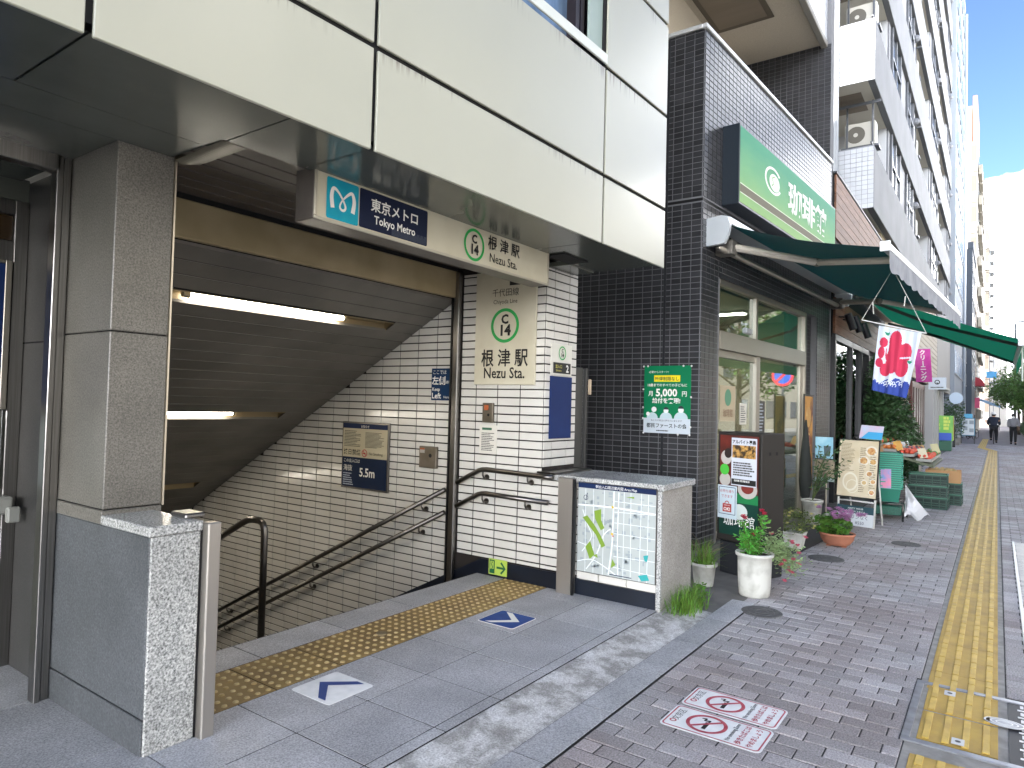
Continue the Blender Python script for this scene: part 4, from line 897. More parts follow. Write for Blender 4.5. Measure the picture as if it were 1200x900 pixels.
# terrace above: beige back wall, soffit of the storey over it, tiled wing wall
beige = M('beige stone coat', '#c2b9a9', .85, c2='#b6ac9b', vs=60, bump=.4, bs=160)
mk('terrace_wall', MB().box(5.3,12.1,3.85,4.0,5.5,7.7), beige, cb); mk('terrace_wall_return', MB().box(11.5,11.6,3.55,3.85,5.6,7.3), beige, cb)
sof = mk('upper_storey', MB().box(5.3,12.15,2.40,12,7.62,12.4), beige, cb)
mk('terrace_floor', MB().box(7.1,12.1,2.75,4.7,5.3,5.45), M('terrace concrete', '#c4c0b6', .9), cb)
q = MB(); q.box(8.7,10.72,2.84,3.74,7.600,7.617); mk('soffit_hatch_frame', q, M('hatch frame dark', '#5c5448', .7), cb); mk('soffit_hatch', MB().box(8.8,10.62,2.92,3.66,7.590,7.5985), M('hatch brown', '#6d6254', .6, c2='#7d7263', vs=1.2, stretch=(2,.2,1)), cb)  # hatch with a dark brown frame of its own
wing = mk('wing_wall', MB().box(12.03,12.25,2.26,4.4,0,12.2), jm, cb)
q = MB()
for i in range(12):
    for j in range(32):
        p = (12.03, 2.26+(i+.5)*.2, 5.55+(j+.5)*.0645); t_ = MB(); tile_geo(t_, .114, .0585, .007, .002)
        for off in (-.05, .05):
            mtx = Matrix.Translation((p[0], p[1]+off, p[2])) @ Matrix.Rotation(-math.pi/2+rt.uniform(-.006,.006), 4, 'Z'); t2 = MB(); tile_geo(t2, .094, .0585, .007, .002); k = len(q.v); q.v += [tuple(mtx @ Vector(p_)) for p_ in t2.v]; q.f += [tuple(k+a for a in f) for f in t2.f]
mk('tile_field', q, dt, wing, kind='stuff')
q = MB(); q.cbox(5.3,12.2,2.32,2.42,7.56,7.66,.01); mk('balcony_nosing', q, M('grey nosing', '#8d8a83', .6), cb)
wt = M('white wall tile', '#c7cbcf', .35, c2='#b9bdc2', vs=4, isl=.05)
bw = mk('balcony_parapet', MB().box(5.3,12.2,2.34,2.42,7.67,8.9), M('pale grout line', '#8f949b', .8), cb); q = MB()
for i in range(60):
    for j in range(18):
        t_ = MB(); tile_geo(t_, .109, .063, .008, .002); mtx = Matrix.Translation((5.36+i*.115, 2.34, 7.71+j*.0685)); k = len(q.v); q.v += [tuple(mtx @ Vector(p_)) for p_ in t_.v]; q.f += [tuple(k+a for a in f) for f in t_.f]
mk('tile_field', q, wt, bw, kind='stuff')
# shop front of aluminium and glass
fr_m = M('beige aluminium', (.30,.28,.24), .38, .75)
pane = glassmat('shop glass', '#d3ddd6', .05)
sf = mk('shopfront_frame', MB(W).cbox(.50,.565,.02,.14,0,2.985,.004).cbox(3.80,3.868,.02,.14,0,2.985,.004).cbox(.566,3.799,.02,.14,2.925,2.985,.004).cbox(.566,3.799,.01,.15,2.185,2.395,.004).cbox(1.765,1.83,.03,.13,2.396,2.924,.004).cbox(1.80,1.93,.03,.12,.0,2.184,.004).cbox(3.70,3.80,.05,.12,.0,2.184,.004), fr_m, cb)
for (a, b, z0, z1) in ((.566,1.764,2.396,2.924),(1.831,3.799,2.396,2.924),(.62,1.80,.10,2.15),(1.93,3.70,.06,2.184)): mk('glass_pane', MB(W).box(a,b,.075,.083,z0,z1), pane, sf)
mk('sliding_door_rail', MB(W).cbox(.566,1.80,.055,.105,2.10,2.184,.004).cbox(.566,.62,.055,.105,.02,2.10,.004).cbox(.62,1.80,.055,.105,.02,.10,.004), fr_m, cb)
mk('door_sensor', MB(W).cbox(1.22,1.42,-.05,.01,2.42,2.49,.012), M('sensor grey', '#9fa3a6', .4), cb)
# interior of the shop
inm = M('cafe wall', '#c9bfa4', .7, c2='#b3a88c', vs=2)
mk('interior', MB(W).box(.05,4.9,4.2,4.3,0,3.0).box(.05,.10,.36,4.2,0,3.0).box(4.85,4.95,.36,4.2,0,3.0), inm, cb)
mk('interior_floor', MB(W).box(.05,4.95,.14,4.3,-.02,.01), M('cafe floor', '#857868', .5), cb)
mk('interior_ceiling', MB(W).box(.05,4.95,.14,4.3,2.99,3.04), M('cafe ceiling', '#d8dccb', .8), cb)
for k_, (u_, lab_) in enumerate(((1.3,'lit ceiling strip inside the coffee shop, nearer the station'),(3.2,'lit ceiling strip inside the coffee shop, nearer the wooden shop'))):
    t = thing('strip_light', lab_, 'ceiling light', tuple(W(u_,1.4,2.95)), 'ceiling strips inside the coffee shop'); mk('housing', MB(W).cbox(u_-.10,u_+.10,.7,2.6,2.95,2.985,.005), whitep, t); mk('diffuser', MB(W).box(u_-.08,u_+.08,.72,2.58,2.935,2.949), M('lit diffuser', (1,.93,.8), .5, emis=3.4), t)
t = thing('cafe_counter', 'shop counter with small bright packets seen through the glass door', 'counter', tuple(W(2.6,1.9,0)))
mk('counter', MB(W).cbox(1.6,3.6,1.7,2.3,.01,1.02,.01), M('counter wood', '#5a3f2a', .5), t)
mk('counter_top', MB(W).cbox(1.55,3.65,1.65,2.35,1.02,1.07,.008), M('counter stone', '#a09a8e', .3), t)
rp_ = random.Random(5)
for i in range(14):
    u = 1.7+i*.135; h = rp_.uniform(.10,.28); mk('packet', MB(W).cbox(u,u+.09,1.75,1.85,1.072,1.072+h,.006), M('packet %d' % (i % 5), ['#c9c2ac','#8f3b2a','#3f7f78','#c79a3e','#d9d6cb'][i % 5], .5), t)
t = thing('pendant_lamp', 'small glowing amber pendant lamp inside the shop', 'lamp', tuple(W(1.45,.9,2.0)))
mk('shade', MB().lathe([(.02,.16),(.05,.12),(.085,.02),(.085,0),(.0001,0)], tuple(W(1.45,.9,1.98)), 16), M('amber shade', (1,.55,.12), .4, emis=1.4), t, True); mk('cord', MB().tube([W(1.45,.9,2.13), W(1.45,.9,2.99)], .005, 6), blackp, t)
WFF = WF(-.0745)
t = thing('door_poster', 'beige poster with round green emblem on the glass door', 'poster', tuple(W(.97,.07,1.4)))
mk('sheet', MB().slab(WFF, .74, 1.20, 1.36, 1.78, .0, .004), M('emblem sheet', '#b7a98d', .6), t); mk('emblem', MB().disc(WFF, .97, 1.64, .10, .006), M('emblem green', '#4f8a6c', .5), t); text('lettering', '珈琲館', WFF, .97, 1.42, .10, M('brown print', '#7d5a44', .6), t, .007)
t = thing('door_notice', 'small white notice to the right of the emblem poster on the door', 'notice', tuple(W(1.45,.07,1.3))); mk('sheet', MB().slab(WFF, 1.36, 1.58, 1.32, 1.58, .0, .003), M('paper', '#d6d3ca', .7), t); mb = MB(); fakelines(mb, WFF, 1.38, 1.56, 1.34, 1.55, 8, .004, seed=3); mk('print', mb, MATS['grey print'], t)
t = thing('window_notice', 'pair of dark notices stuck inside the right shop pane', 'notice', tuple(W(2.1,.07,1.3))); mk('sheet', MB().slab(WFF, 2.0, 2.24, 1.20, 1.62, 0, .003), M('dark notice', '#3b3a38', .6), t); mb = MB(); fakelines(mb, WFF, 2.02, 2.22, 1.22, 1.6, 9, .004, seed=8); mk('print', mb, MATS['pale print'], t)
t = thing('food_banner', 'tall narrow banner with food photographs by the shop window', 'banner', tuple(W(3.45,-.12,0)))
F = WF(.12); q = MB(); q.slab(F, 3.28, 3.72, .35, 1.72, 0, .004); mk('cloth', q, M('banner dark red', '#5c2a1e', .6, c2='#c08a3c', vs=3.2, lo=.42, hi=.58), t)
for (a, b, r, e, c) in ((3.50,1.42,.15,.8,'#b98a3e'),(3.48,1.05,.16,.9,'#7f2f20'),(3.52,.78,.15,.7,'#d8cbb4'),(3.50,.60,.12,.8,'#8a3a22')):
    mb = MB(); mb.disc(F, a, b, r, .006+.001*(b*3 % 3), 20, e); mk('food_print', mb, M('food '+c, c, .5, c2='#d8b26a', vs=16, lo=.5, hi=.7), t)
q = MB(); q.tube([W(3.27,-.13,0), W(3.27,-.13,1.75)], .012, 8); q.tube([W(3.27,-.13,1.74), W(3.73,-.13,1.74)], .008, 8); mk('pole', q, blackp, t); mk('foot', MB(W).cbox(3.15,3.45,-.3,0,.0,.05,.01), blackp, t)
one('furled_parasol', MB().lathe([(.015,0),(.015,.28),(.06,.34),(.085,.55),(.07,.85),(.04,1.15),(.018,1.32),(.012,1.38),(.0001,1.39)], tuple(W(2.95,-.25,0)), 12), M('grey green canvas', '#262a27', .8, c2='#1f2321', vs=6), 'furled grey green parasol standing in front of the shop glass', 'parasol', smooth=True)
# green light box sign
t = thing('cafe_sign', 'large green light box sign with white bean emblem above the awning', 'sign', tuple(W(2.5,-.1,3.8)))
mk('sign_case', MB(W).cbox(.50,4.53,-.20,-.002,3.795,4.70,.006), M('dark sign case', '#14202a', .4), t); F = WF(.2)
def greenface():
    mt = bpy.data.materials.new('green sign face'); mt.use_nodes = True; n = mt.node_tree.nodes; lk = mt.node_tree.links.new; b = n['Principled BSDF']; b.inputs['Roughness'].default_value = .6; b.inputs['Specular IOR Level'].default_value = .12
    tcx = n.new('ShaderNodeTexCoord'); sep = n.new('ShaderNodeSeparateXYZ'); lk(tcx.outputs['Generated'], sep.inputs[0]); nzx = n.new('ShaderNodeTexNoise'); nzx.inputs['Scale'].default_value = 6; nzx.inputs['Detail'].default_value = 5; lk(tcx.outputs['Generated'], nzx.inputs['Vector'])
    ad = n.new('ShaderNodeMath'); ad.operation = 'MULTIPLY_ADD'; ad.inputs[1].default_value = .25; lk(nzx.outputs['Fac'], ad.inputs[0]); lk(sep.outputs['Z'], ad.inputs[2])
    cr = n.new('ShaderNodeValToRGB'); e = cr.color_ramp.elements; e[0].position = .15; e[0].color = srgb('#8fb872'); e[1].position = 1.05; e[1].color = srgb('#4a9a78'); k = e.new(.6); k.color = srgb('#6fab78'); lk(ad.outputs[0], cr.inputs[0]); lk(cr.outputs[0], b.inputs['Base Color']); return mt
mk('sign_face', MB().slab(F, .525, 4.505, 3.82, 4.675, 0, .003), greenface(), t)
ln = M('sign cream line', '#d8e2c4', .5)
mk('stripe', MB().rect(F, .525, 4.505, 3.935, 4.025, .005), M('sign taupe stripe', '#6f6a56', .6, spec=.1), t); mk('stripe_line', MB().rect(F, .525, 4.505, 4.026, 4.036, .006).rect(F, .525, 4.505, 3.924, 3.934, .006), ln, t)
wv = M('emblem white', '#f0f2ea', .6, spec=.1)
mb = MB(); mb.ring(F, 1.62, 4.34, .135, .165, .006, 32, 1.9, R(40), R(330)); mk('emblem_ring', mb, wv, t); mb = MB(); mb.disc(F, 1.66, 4.325, .105, .0065, 28, 1.8); mk('bean', mb, wv, t)
mb = MB(); ribbon(mb, F, smooth_path([(1.66,4.40),(1.56,4.36),(1.62,4.31),(1.55,4.27)],4), .018, .008); mk('bean_crease', mb, M('crease green', '#86b56f', .5), t)
text('lettering', '珈琲館', F, 3.10, 4.155, .42, wv, t, .007, sx=1.45, bold=.03)
# awning
aw = thing('cafe_awning', 'dark green retractable awning with scalloped white valance over the shop', 'awning', tuple(W(2.6,-.2,3.2)))
endm = M('awning white metal', '#cdd3d6', .35, .2)
def endcap(u0, u1):
    prof = [(-.002,3.255),(-.002,3.555),(-.17,3.57),(-.235,3.55),(-.265,3.47),(-.25,3.36),(-.205,3.265)]
    q = MB(W); n = len(prof); A = q.P([(u0,y,z) for y, z in prof]); B = q.P([(u1,y,z) for y, z in prof]); q.f += [tuple(A+i for i in range(n)), tuple(B+i for i in reversed(range(n)))] + [(A+(i+1) % n, A+i, B+i, B+(i+1) % n) for i in range(n)]; return q
mk('end_cap', endcap(.10,.15), endm, aw); mk('end_cap', endcap(5.34,5.40), endm, aw)
mk('housing', MB(W).cbox(.151,5.34,-.25,-.003,3.48,3.56,.01), endm, aw)
mk('torsion_bar', MB().tube([W(.16,-.12,3.24), W(5.3,-.12,3.24)], .035, 10), alu, aw, True)
fab = leafmat('dark green canvas', '#123f3d', .0, .35)
q = MB(W); NA = 24
def awz(t_): return 3.475+(3.045-3.475)*t_-.05*math.sin(math.pi*t_)
for i in range(NA):
    t0, t1 = i/NA, (i+1)/NA; y0, y1 = -.22-1.50*t0, -.22-1.50*t1
    q.face((.17,y0,awz(t0)),(5.32,y0,awz(t0)),(5.32,y1,awz(t1)),(.17,y1,awz(t1)))
mk('canvas', q, fab, aw, True)
mk('front_bar', MB(W).cbox(.10,5.42,-1.77,-1.70,3.0,3.075,.012), endm, aw); mk('front_bar_cap', MB(W).cbox(.085,.10,-1.78,-1.69,2.99,3.085,.006), endm, aw)
q = MB(W); NS = 66; du = 5.3/NS
for i in range(NS):
    a, b = .12+i*du, .12+(i+1)*du; h0 = .17+.028*abs(math.sin(i*math.pi/4.5)); h1 = .17+.028*abs(math.sin((i+1)*math.pi/4.5)); w0, w1 = .008*math.sin(i*.9), .008*math.sin((i+1)*.9)
    q.face((a,-1.765,3.01),(b,-1.765,3.01),(b,-1.768+w1,3.01-h1),(a,-1.768+w0,3.01-h0))
mk('valance', q, M('grey white valance', '#9a9da3', .8, c2='#85888f', vs=5), aw)
for (u, s_) in ((.42, 1), (5.1, -1)):
    arm = mk('folding_arm', MB().tube([W(u,-.13,3.30), W(u+s_*.72,-.86,3.17)], .042, 8).tube([W(u+s_*.72,-.86,3.17), W(u+s_*.12,-1.71,2.99)], .036, 8), M('arm grey', '#cdc6ba', .45, .1), aw); mk('elbow', MB().ball(W(u+s_*.72,-.86,3.17), .05, 10, 6), M('arm joint', '#7f7b74', .45, .3), arm); mk('arm_bracket', MB(W).cbox(u-.08,u+.08,-.2,-.003,3.20,3.36,.01), MATS['arm joint'], arm)
# ice flag hung from the awning
fl = thing('ice_flag', 'white shaved ice flag with red character and blue waves hung from the awning', 'flag', (7.7,.85,1.65))
TLp, TRp, BLp, BRp = Vector((7.70,.974,2.385)), Vector((7.66,.600,2.290)), Vector((7.72,1.037,1.735)), Vector((7.66,.722,1.655))
def FP(a, b, d=0):
    p = TLp.lerp(TRp, a).lerp(BLp.lerp(BRp, a), 1-b); return p + Vector((-1,0,0))*(d+.010*math.sin(a*15)*(1.05-b*.4)+.006*math.sin(a*31+b*4))
class FlagF:
    def p(s, a, b, d=0): return FP(a, b, d)
FF_ = FlagF()
def flagpatch(poly_fn, nx, ny, d):
    q = MB()
    for i in range(nx):
        for j in range(ny):
            cs_ = [(i/nx,j/ny),((i+1)/nx,j/ny),((i+1)/nx,(j+1)/ny),(i/nx,(j+1)/ny)]
            if poly_fn(sum(c[0] for c in cs_)/4, sum(c[1] for c in cs_)/4): q.face(*[FP(a,b,d) for a, b in cs_])
    return q
mk('cloth', flagpatch(lambda a, b: True, 24, 16, 0), M('flag white', '#c9d2dd', .85), fl, True)
wave = lambda a: .20+.05*math.sin(a*5.2+4.2)+.02*math.sin(a*22)
mk('blue_wave', flagpatch(lambda a, b: b < wave(a), 60, 50, .002), M('flag blue', '#2d4391', .85), fl, True)
mb = MB(); rw = random.Random(2)
for i in range(16):
    a0 = rw.uniform(.08,.75); b0 = wave(a0)-rw.uniform(.02,.09); ribbon(mb, FF_, smooth_path([(a0,b0),(a0+.05,b0+.025),(a0+.09,b0+.005),(a0+.07,b0-.02)],4), .014, .0035)
mk('wave_foam', mb, M('flag foam', '#d3dae4', .85), fl)
blob = [(.45,.80,.15,.17),(.44,.62,.20,.20),(.44,.45,.16,.14),(.17,.76,.10,.075),(.14,.60,.085,.09),(.12,.44,.10,.07),(.30,.35,.14,.10),(.72,.66,.16,.15),(.60,.70,.10,.08),(.70,.43,.17,.14),(.57,.52,.12,.10)]
mk('red_character', flagpatch(lambda a, b: any(((a-x)/rx)**2+((b-y)/ry)**2 < 1 for x, y, rx, ry in blob) and not ((a-.285)**2/.0006+(b-.70)**2/.012 < 1) and not (abs((b-.575)-(a-.66)*.15) < .012 and a > .62), 90, 110, .003), M('flag red', '#c02f4f', .85), fl, True)
mb = MB()
for (a, b) in ((.16,.92),(.80,.56)): mb.face(FP(a,b,.004),FP(a+.14,b-.01,.004),FP(a+.09,b-.05,.004),FP(a+.04,b-.04,.004)); mb.face(FP(a+.05,b-.03,.0045),FP(a+.10,b-.02,.0045),FP(a+.13,b+.02,.0045))
mk('green_plovers', mb, M('flag green', '#2b8f72', .85), fl)
mk('rod', MB().tube([(7.70,1.130,2.45),(7.655,.56,2.285)], .006, 8), whitep, fl)
mk('cord', MB().tube([(7.70,1.130,2.45),(7.66,.85,2.94),(7.655,.56,2.285)], .0035, 6).tube([(7.69,1.03,2.62),(7.68,1.02,2.50)], .005, 6).tube([(7.66,.74,2.66),(7.66,.75,2.56)], .005, 6), M('white cord', '#c8c8c2', .7), fl)
# poster on the side wall
t = thing('green_poster', 'green political poster with yellow band and bold white amount on dark tiles', 'poster', (7.0,2.93,1.2))
gp = M('poster green', '#057a4b', .5, c2='#07704a', vs=5, spec=.2); F = XF(7.026)
mk('sheet', MB().slab(F, -3.203, -2.664, 1.222, 1.960, .0, .004), gp, t); mk('white_foot', MB().rect(F, -3.203, -2.664, 1.222, 1.385, .0048), M('poster white', '#c9d2da', .4), t); mk('yellow_band', MB().rect(F, -3.085, -2.785, 1.785, 1.855, .005), M('poster yellow', '#f0e11b', .4), t)
bk = M('poster black', '#1c2a2e', .5)
text('lettering', '所得制限なし', F, -2.935, 1.800, .047, bk, t, .006, bold=.015)
text('lettering', '必要からスタート!', F, -3.03, 1.882, .028, inkwhite, t, .006); text('lettering', '18歳までのすべての子どもに', F, -2.935, 1.735, .0355, inkwhite, t, .006, bold=.012)
text('lettering', '月', F, -3.12, 1.632, .062, inkwhite, t, .006, bold=.015); text('lettering', '5,000', F, -2.94, 1.628, .112, inkwhite, t, .006, bold=.03, sx=1.0); text('lettering', '円', F, -2.735, 1.632, .062, inkwhite, t, .006, bold=.015)
text('lettering', '給付を実現!', F, -2.94, 1.555, .062, inkwhite, t, .006, bold=.02)
text('lettering', '私たちが政治の声を力に変えます', F, -2.935, 1.352, .024, bk, t, .006); text('lettering', '都民ファーストの会', F, -2.935, 1.285, .054, bk, t, .006, bold=.02, sx=.95)
mb = MB(); fakelines(mb, F, -3.05, -2.85, 1.238, 1.262, 1, .006, seed=4); mk('small_print', mb, bk, t)
mb = MB()
for (x, y, r) in ((-3.10,1.42,.05),(-2.94,1.40,.055),(-2.77,1.42,.06)): mb.flat([(x+r*1.3*math.cos(R(a)), 1.385+r*1.25*math.sin(R(a))) for a in range(0,181,15)], F, .0055)
mk('figure_shirts', mb, M('figure pale', '#bcd0d6', .5), t)
mb = MB()
for (x, y, r) in ((-3.08,1.48,.030),(-3.15,1.43,.022),(-2.94,1.47,.028),(-2.77,1.48,.032)): mb.disc(F, x, y, r, .0062, 16)
mk('figure_faces', mb, M('figure face', '#dfe6e4', .5), t)
mb = MB()
for (x, y, r) in ((-2.94,1.482,.028),(-2.77,1.494,.032)): mb.flat([(x+r*math.cos(R(a)), y+r*math.sin(R(a))) for a in range(0,181,15)], F, .0066)
mk('figure_hair', mb, bk, t)
mb = MB()
for (a, b) in ((-3.21,1.955),(-3.16,1.957),(-2.75,1.957),(-2.66,1.955),(-3.21,1.70),(-3.21,1.50),(-2.66,1.62),(-3.21,1.38),(-2.66,1.30),(-3.20,1.22),(-2.80,1.215),(-2.67,1.215)): mb.disc(F, a, b, .011, .0075, 10)
mk('tape_dots', mb, whitep, t)
# --- advertising case by the door
ca = math.atan2(-.33, .944); t = thing('advert_case', 'black upright advert case with job poster and takeout notice by the shop door', 'advert case', (6.33,2.13,0))
cu = Vector((-.33,-.944,0)); cv = Vector((.944,-.33,0)); c0 = Vector((6.30,2.12,0))
def K(a, b, z): return c0+cu*a+cv*b+Vector((0,0,z))
FK = Fr(c0-cv*.0, cu, (0,0,1))
mk('case', MB(K).cbox(0,.47,.0,.34,.30,1.295,.008), M('case black', '#25221f', .5, spec=.3), t); mk('case_base', MB(K).cbox(.02,.45,.02,.36,.0,.298,.01), M('base dark blue', '#0f141c', .5), t)
mk('advert_ground', MB().rect(FK, .03, .44, .36, 1.265, .002), M('advert deep green', '#12382f', .3, c2='#173f35', vs=4), t); mk('advert_upper', MB().rect(FK, .03, .44, .75, 1.265, .003), M('advert brown red', '#6d2b22', .3, c2='#3c211b', vs=5), t)
mk('green_band', MB().rect(FK, .16, .44, .66, .745, .004), M('advert green', '#1d7a45', .4), t)
mb = MB(); mb.disc(FK, .10, 1.06, .065, .0045, 20, .9); mb.disc(FK, .09, .86, .06, .0045, 20); mb.disc(FK, .33, .79, .085, .0045, 20, 1.2); mk('cup_print', mb, M('cup print', '#b7b2ab', .5), t, kind='stuff'); mk('coffee_print', MB().disc(FK, .12, 1.10, .045, .0052, 18, .9), M('coffee print', '#241a16', .4), t); mk('tomato_print', MB().disc(FK, .33, .80, .05, .0052, 18, 1.3), M('tomato print', '#7d3029', .4), t); mk('green_tag', MB().disc(FK, .085, .95, .05, .006, 18), M('tag green', '#46b23c', .4), t)
mb = MB(); mb.disc(FK, .25, .58, .07, .0045, 24, 1.2); mk('saucer_print', mb, M('saucer', '#c5cfcb', .5), t)
text('lettering', '珈琲館', FK, .245, .455, .115, inkwhite, t, .004, sx=.98)
mk('job_sheet', MB().slab(FK, .16, .425, .815, 1.245, .006, .009), M('sheet white', '#c8cdd6', .5), t); text('lettering', 'アルバイト募集', FK, .292, 1.195, .039, inkblack, t, .011, bold=.03, sx=.92)
mk('food_photo', MB().rect(FK, .17, .415, 1.065, 1.18, .0105), M('food photo', '#3a2a1a', .4, c2='#c79a52', vs=28, lo=.42, hi=.6), t)
mb = MB(); fakelines(mb, FK, .18, .41, .90, 1.03, 6, .0105, .6, 12); mk('job_print', mb, MATS['grey print'], t); mb = MB(); mb.rect(FK, .165, .42, .825, .875, .0105); mk('job_footer', mb, inkblack, t); text('lettering', '珈琲館 根津駅前店', FK, .275, .852, .020, inkwhite, t, .0118, bold=.01)
mk('takeout_sheet', MB().slab(FK, .02, .225, .505, .805, .0095, .0125), M('takeout frame', '#c3d3da', .5), t)
o_ = [(.035,.545),(.21,.545),(.21,.79),(.035,.79)]; mb = MB()
for k in range(4): ribbon(mb, FK, [o_[k], o_[(k+1) % 4]], .005, .0135)
mk('takeout_border', mb, navy, t); text('lettering', 'お持ち帰り', FK, .122, .742, .032, redp, t, .0135); text('lettering', 'できます', FK, .122, .695, .032, redp, t, .0135)
mb = MB(); mb.rect(FK, .075, .170, .565, .640, .0135); mb.ring(FK, .122, .640, .018, .026, .0136, 16, 1, 0, math.pi); mk('bag_mark', mb, M('bag red', '#a8352f', .5), t); text('lettering', 'TAKE OUT', FK, .122, .620, .014, inkwhite, t, .0145, bold=.01); text('lettering', 'OK!', FK, .122, .577, .042, inkwhite, t, .0145, bold=.03)
q = MB(K); q.face((.474,.10,1.10),(.474,.13,1.10),(.474,.13,1.13),(.474,.10,1.13)); q.face((.474,.20,1.10),(.474,.23,1.10),(.474,.23,1.13),(.474,.20,1.13)); mk('vent_holes', q, darkgap, t)
# --- menu rack, doormat
t = thing('menu_rack', 'slim black rack holding a tall white menu strip beside the advert case', 'menu stand', (6.95,1.62,0))
mrF = Fr((7.02,1.80,-.21), (.99,-.14,0), (0,0,1)); mk('rack_frame', MB().slab(mrF, 0, .20, .50, 1.08, -.03, 0).tube([mrF.p(.03,.215,-.02), mrF.p(.03,.52,-.02)], .008, 6).tube([mrF.p(.17,.215,-.02), mrF.p(.17,.52,-.02)], .008, 6).tube([mrF.p(.03,.225,-.02), mrF.p(.03,.225,-.2), mrF.p(.17,.225,-.2), mrF.p(.17,.225,-.02)], .007, 6), blackp, t)
mk('menu_strip', MB().rect(mrF, .07, .19, .515, 1.065, .004), M('menu white', '#bcc4cc', .5), t); mb = MB(); fakelines(mb, mrF, .08, .18, .53, 1.05, 22, .005, .35, 6); mk('print', mb, MATS['grey print'], t)
one('door_mat', MB(W).cbox(.75,2.9,-.85,-.35,.006,.014,.003), M('mat rubber', '#3f3e3f', .9, c2='#35343a', vs=40), 'dark grey door mat behind the flower pots', 'door mat')
# ================================================================== PLANTS AND POTS
rl = random.Random(42)
def blade(mb, x, y, z, h, lean, az, w, n=4):
    dx, dy = math.cos(az), math.sin(az); px, py = -dy, dx; pr = None
    for i in range(n+1):
        t_ = i/n; ww = w*(1-t_**1.5)+.0006; cx, cy, cz_ = x+dx*lean*t_**2, y+dy*lean*t_**2, z+h*t_*(1-.25*t_*lean/max(h,.01))
        cur = ((cx+px*ww, cy+py*ww, cz_), (cx-px*ww, cy-py*ww, cz_))
        if pr: mb.face(pr[0], pr[1], cur[1], cur[0])
        pr = cur
def leaf(mb, c, size, asp=.5, flat=.4):
    d = Vector((rl.gauss(0,1), rl.gauss(0,1), rl.gauss(0,flat))).normalized(); u = d.cross(Vector((rl.gauss(0,.5), rl.gauss(0,.5), 1))).normalized(); c = Vector(c); n_ = d.cross(u)*size*.15
    mb.face(c-d*size*.5, c+u*size*asp*.5+n_, c+d*size*.5, c-u*size*asp*.5+n_)
def clump(mb, c, rad, n, size, asp=.5, shell=.35):
    for _ in range(n):
        v = Vector((rl.gauss(0,1), rl.gauss(0,1), rl.gauss(0,1))).normalized()*(shell+(1-shell)*rl.random()**.5); leaf(mb, (c[0]+v.x*rad[0], c[1]+v.y*rad[1], c[2]+v.z*rad[2]), size*rl.uniform(.6,1.3), asp)
def flower(mb, c, r, n=5):
    for k in range(n):
        a = k*2*math.pi/n; c_ = Vector(c); d = Vector((math.cos(a), math.sin(a), .35)); s_ = Vector((-math.sin(a), math.cos(a), 0)); mb.face(c_, c_+d*r*.6+s_*r*.45, c_+d*r, c_+d*r*.6-s_*r*.45)
def fball(mb, c, r):
    for k in range(3): flower(mb, (c[0]+rl.uniform(-.3,.3)*r, c[1]+rl.uniform(-.3,.3)*r, c[2]+k*r*.3), r, 6)
lgrass = leafmat('grass green', '#6f9238', .4); lmid = leafmat('leaf green', '#5f8a35', .4); ldark = leafmat('evergreen leaf', '#3f5a36', .5, .2); lpale = leafmat('pale leaf', '#93a876', .3); lolive = leafmat('tree leaf', '#5d7a3c', .5); lbright = leafmat('fresh leaf', '#5fa03c', .35)
soil = M('soil', '#2c241d', .95)
stemm = M('stem', '#4c5a2e', .8)
potw = M('chalky white pot', '#c2c2bb', .75, c2='#a09f97', vs=9, lo=.45, hi=.7, bump=.2, bs=40)
tuft = thing('grass_tuft', 'wild bright grass tuft at the foot of the granite map wall', 'grass', (4.95,1.88,0))
mb = MB()
for _ in range(420): blade(mb, 4.92+rl.gauss(0,.11), 1.87+rl.gauss(0,.045), 0, rl.uniform(.07,.21), rl.uniform(.02,.15), rl.uniform(0,6.3), .0032)
mk('blades', mb, lgrass, tuft)
mb = MB(); clump(mb, (5.16,1.86,.08), (.10,.06,.09), 90, .05); mk('broad_weed', mb, lmid, tuft)
def pot(t, c, prof, mat, soil_r, soil_z, n=28):
    mk('pot', MB().lathe(prof, c, n), mat, t, True); mk('soil', MB().lathe([(.0001,soil_z),(soil_r,soil_z)], c, n), soil, t)
# small white pot with grass
c = (5.73,2.03,0); t = thing('potted_grass', 'small white plastic pot of grass against the dark wall', 'potted plant', c)
pot(t, c, [(.0001,0),(.078,0),(.082,.02),(.098,.165),(.112,.168),(.114,.192),(.103,.194),(.098,.17)], potw, .098, .172)
mb = MB()
for _ in range(170): blade(mb, c[0]+rl.gauss(0,.045), c[1]+rl.gauss(0,.045), .17, rl.uniform(.08,.26), rl.uniform(.03,.22), rl.uniform(0,6.3), .003)
mk('blades', mb, lgrass, t); mb = MB()
for _ in range(18): a = rl.uniform(0,6.3); l = rl.uniform(.1,.26); mb.tube([(c[0],c[1],.18),(c[0]+math.cos(a)*l*.5,c[1]+math.sin(a)*l*.5,.18+l*.8),(c[0]+math.cos(a)*l,c[1]+math.sin(a)*l,.18+l)], .0016, 4)
mk('dry_stalks', mb, M('dry stalk', '#7d7257', .9), t)
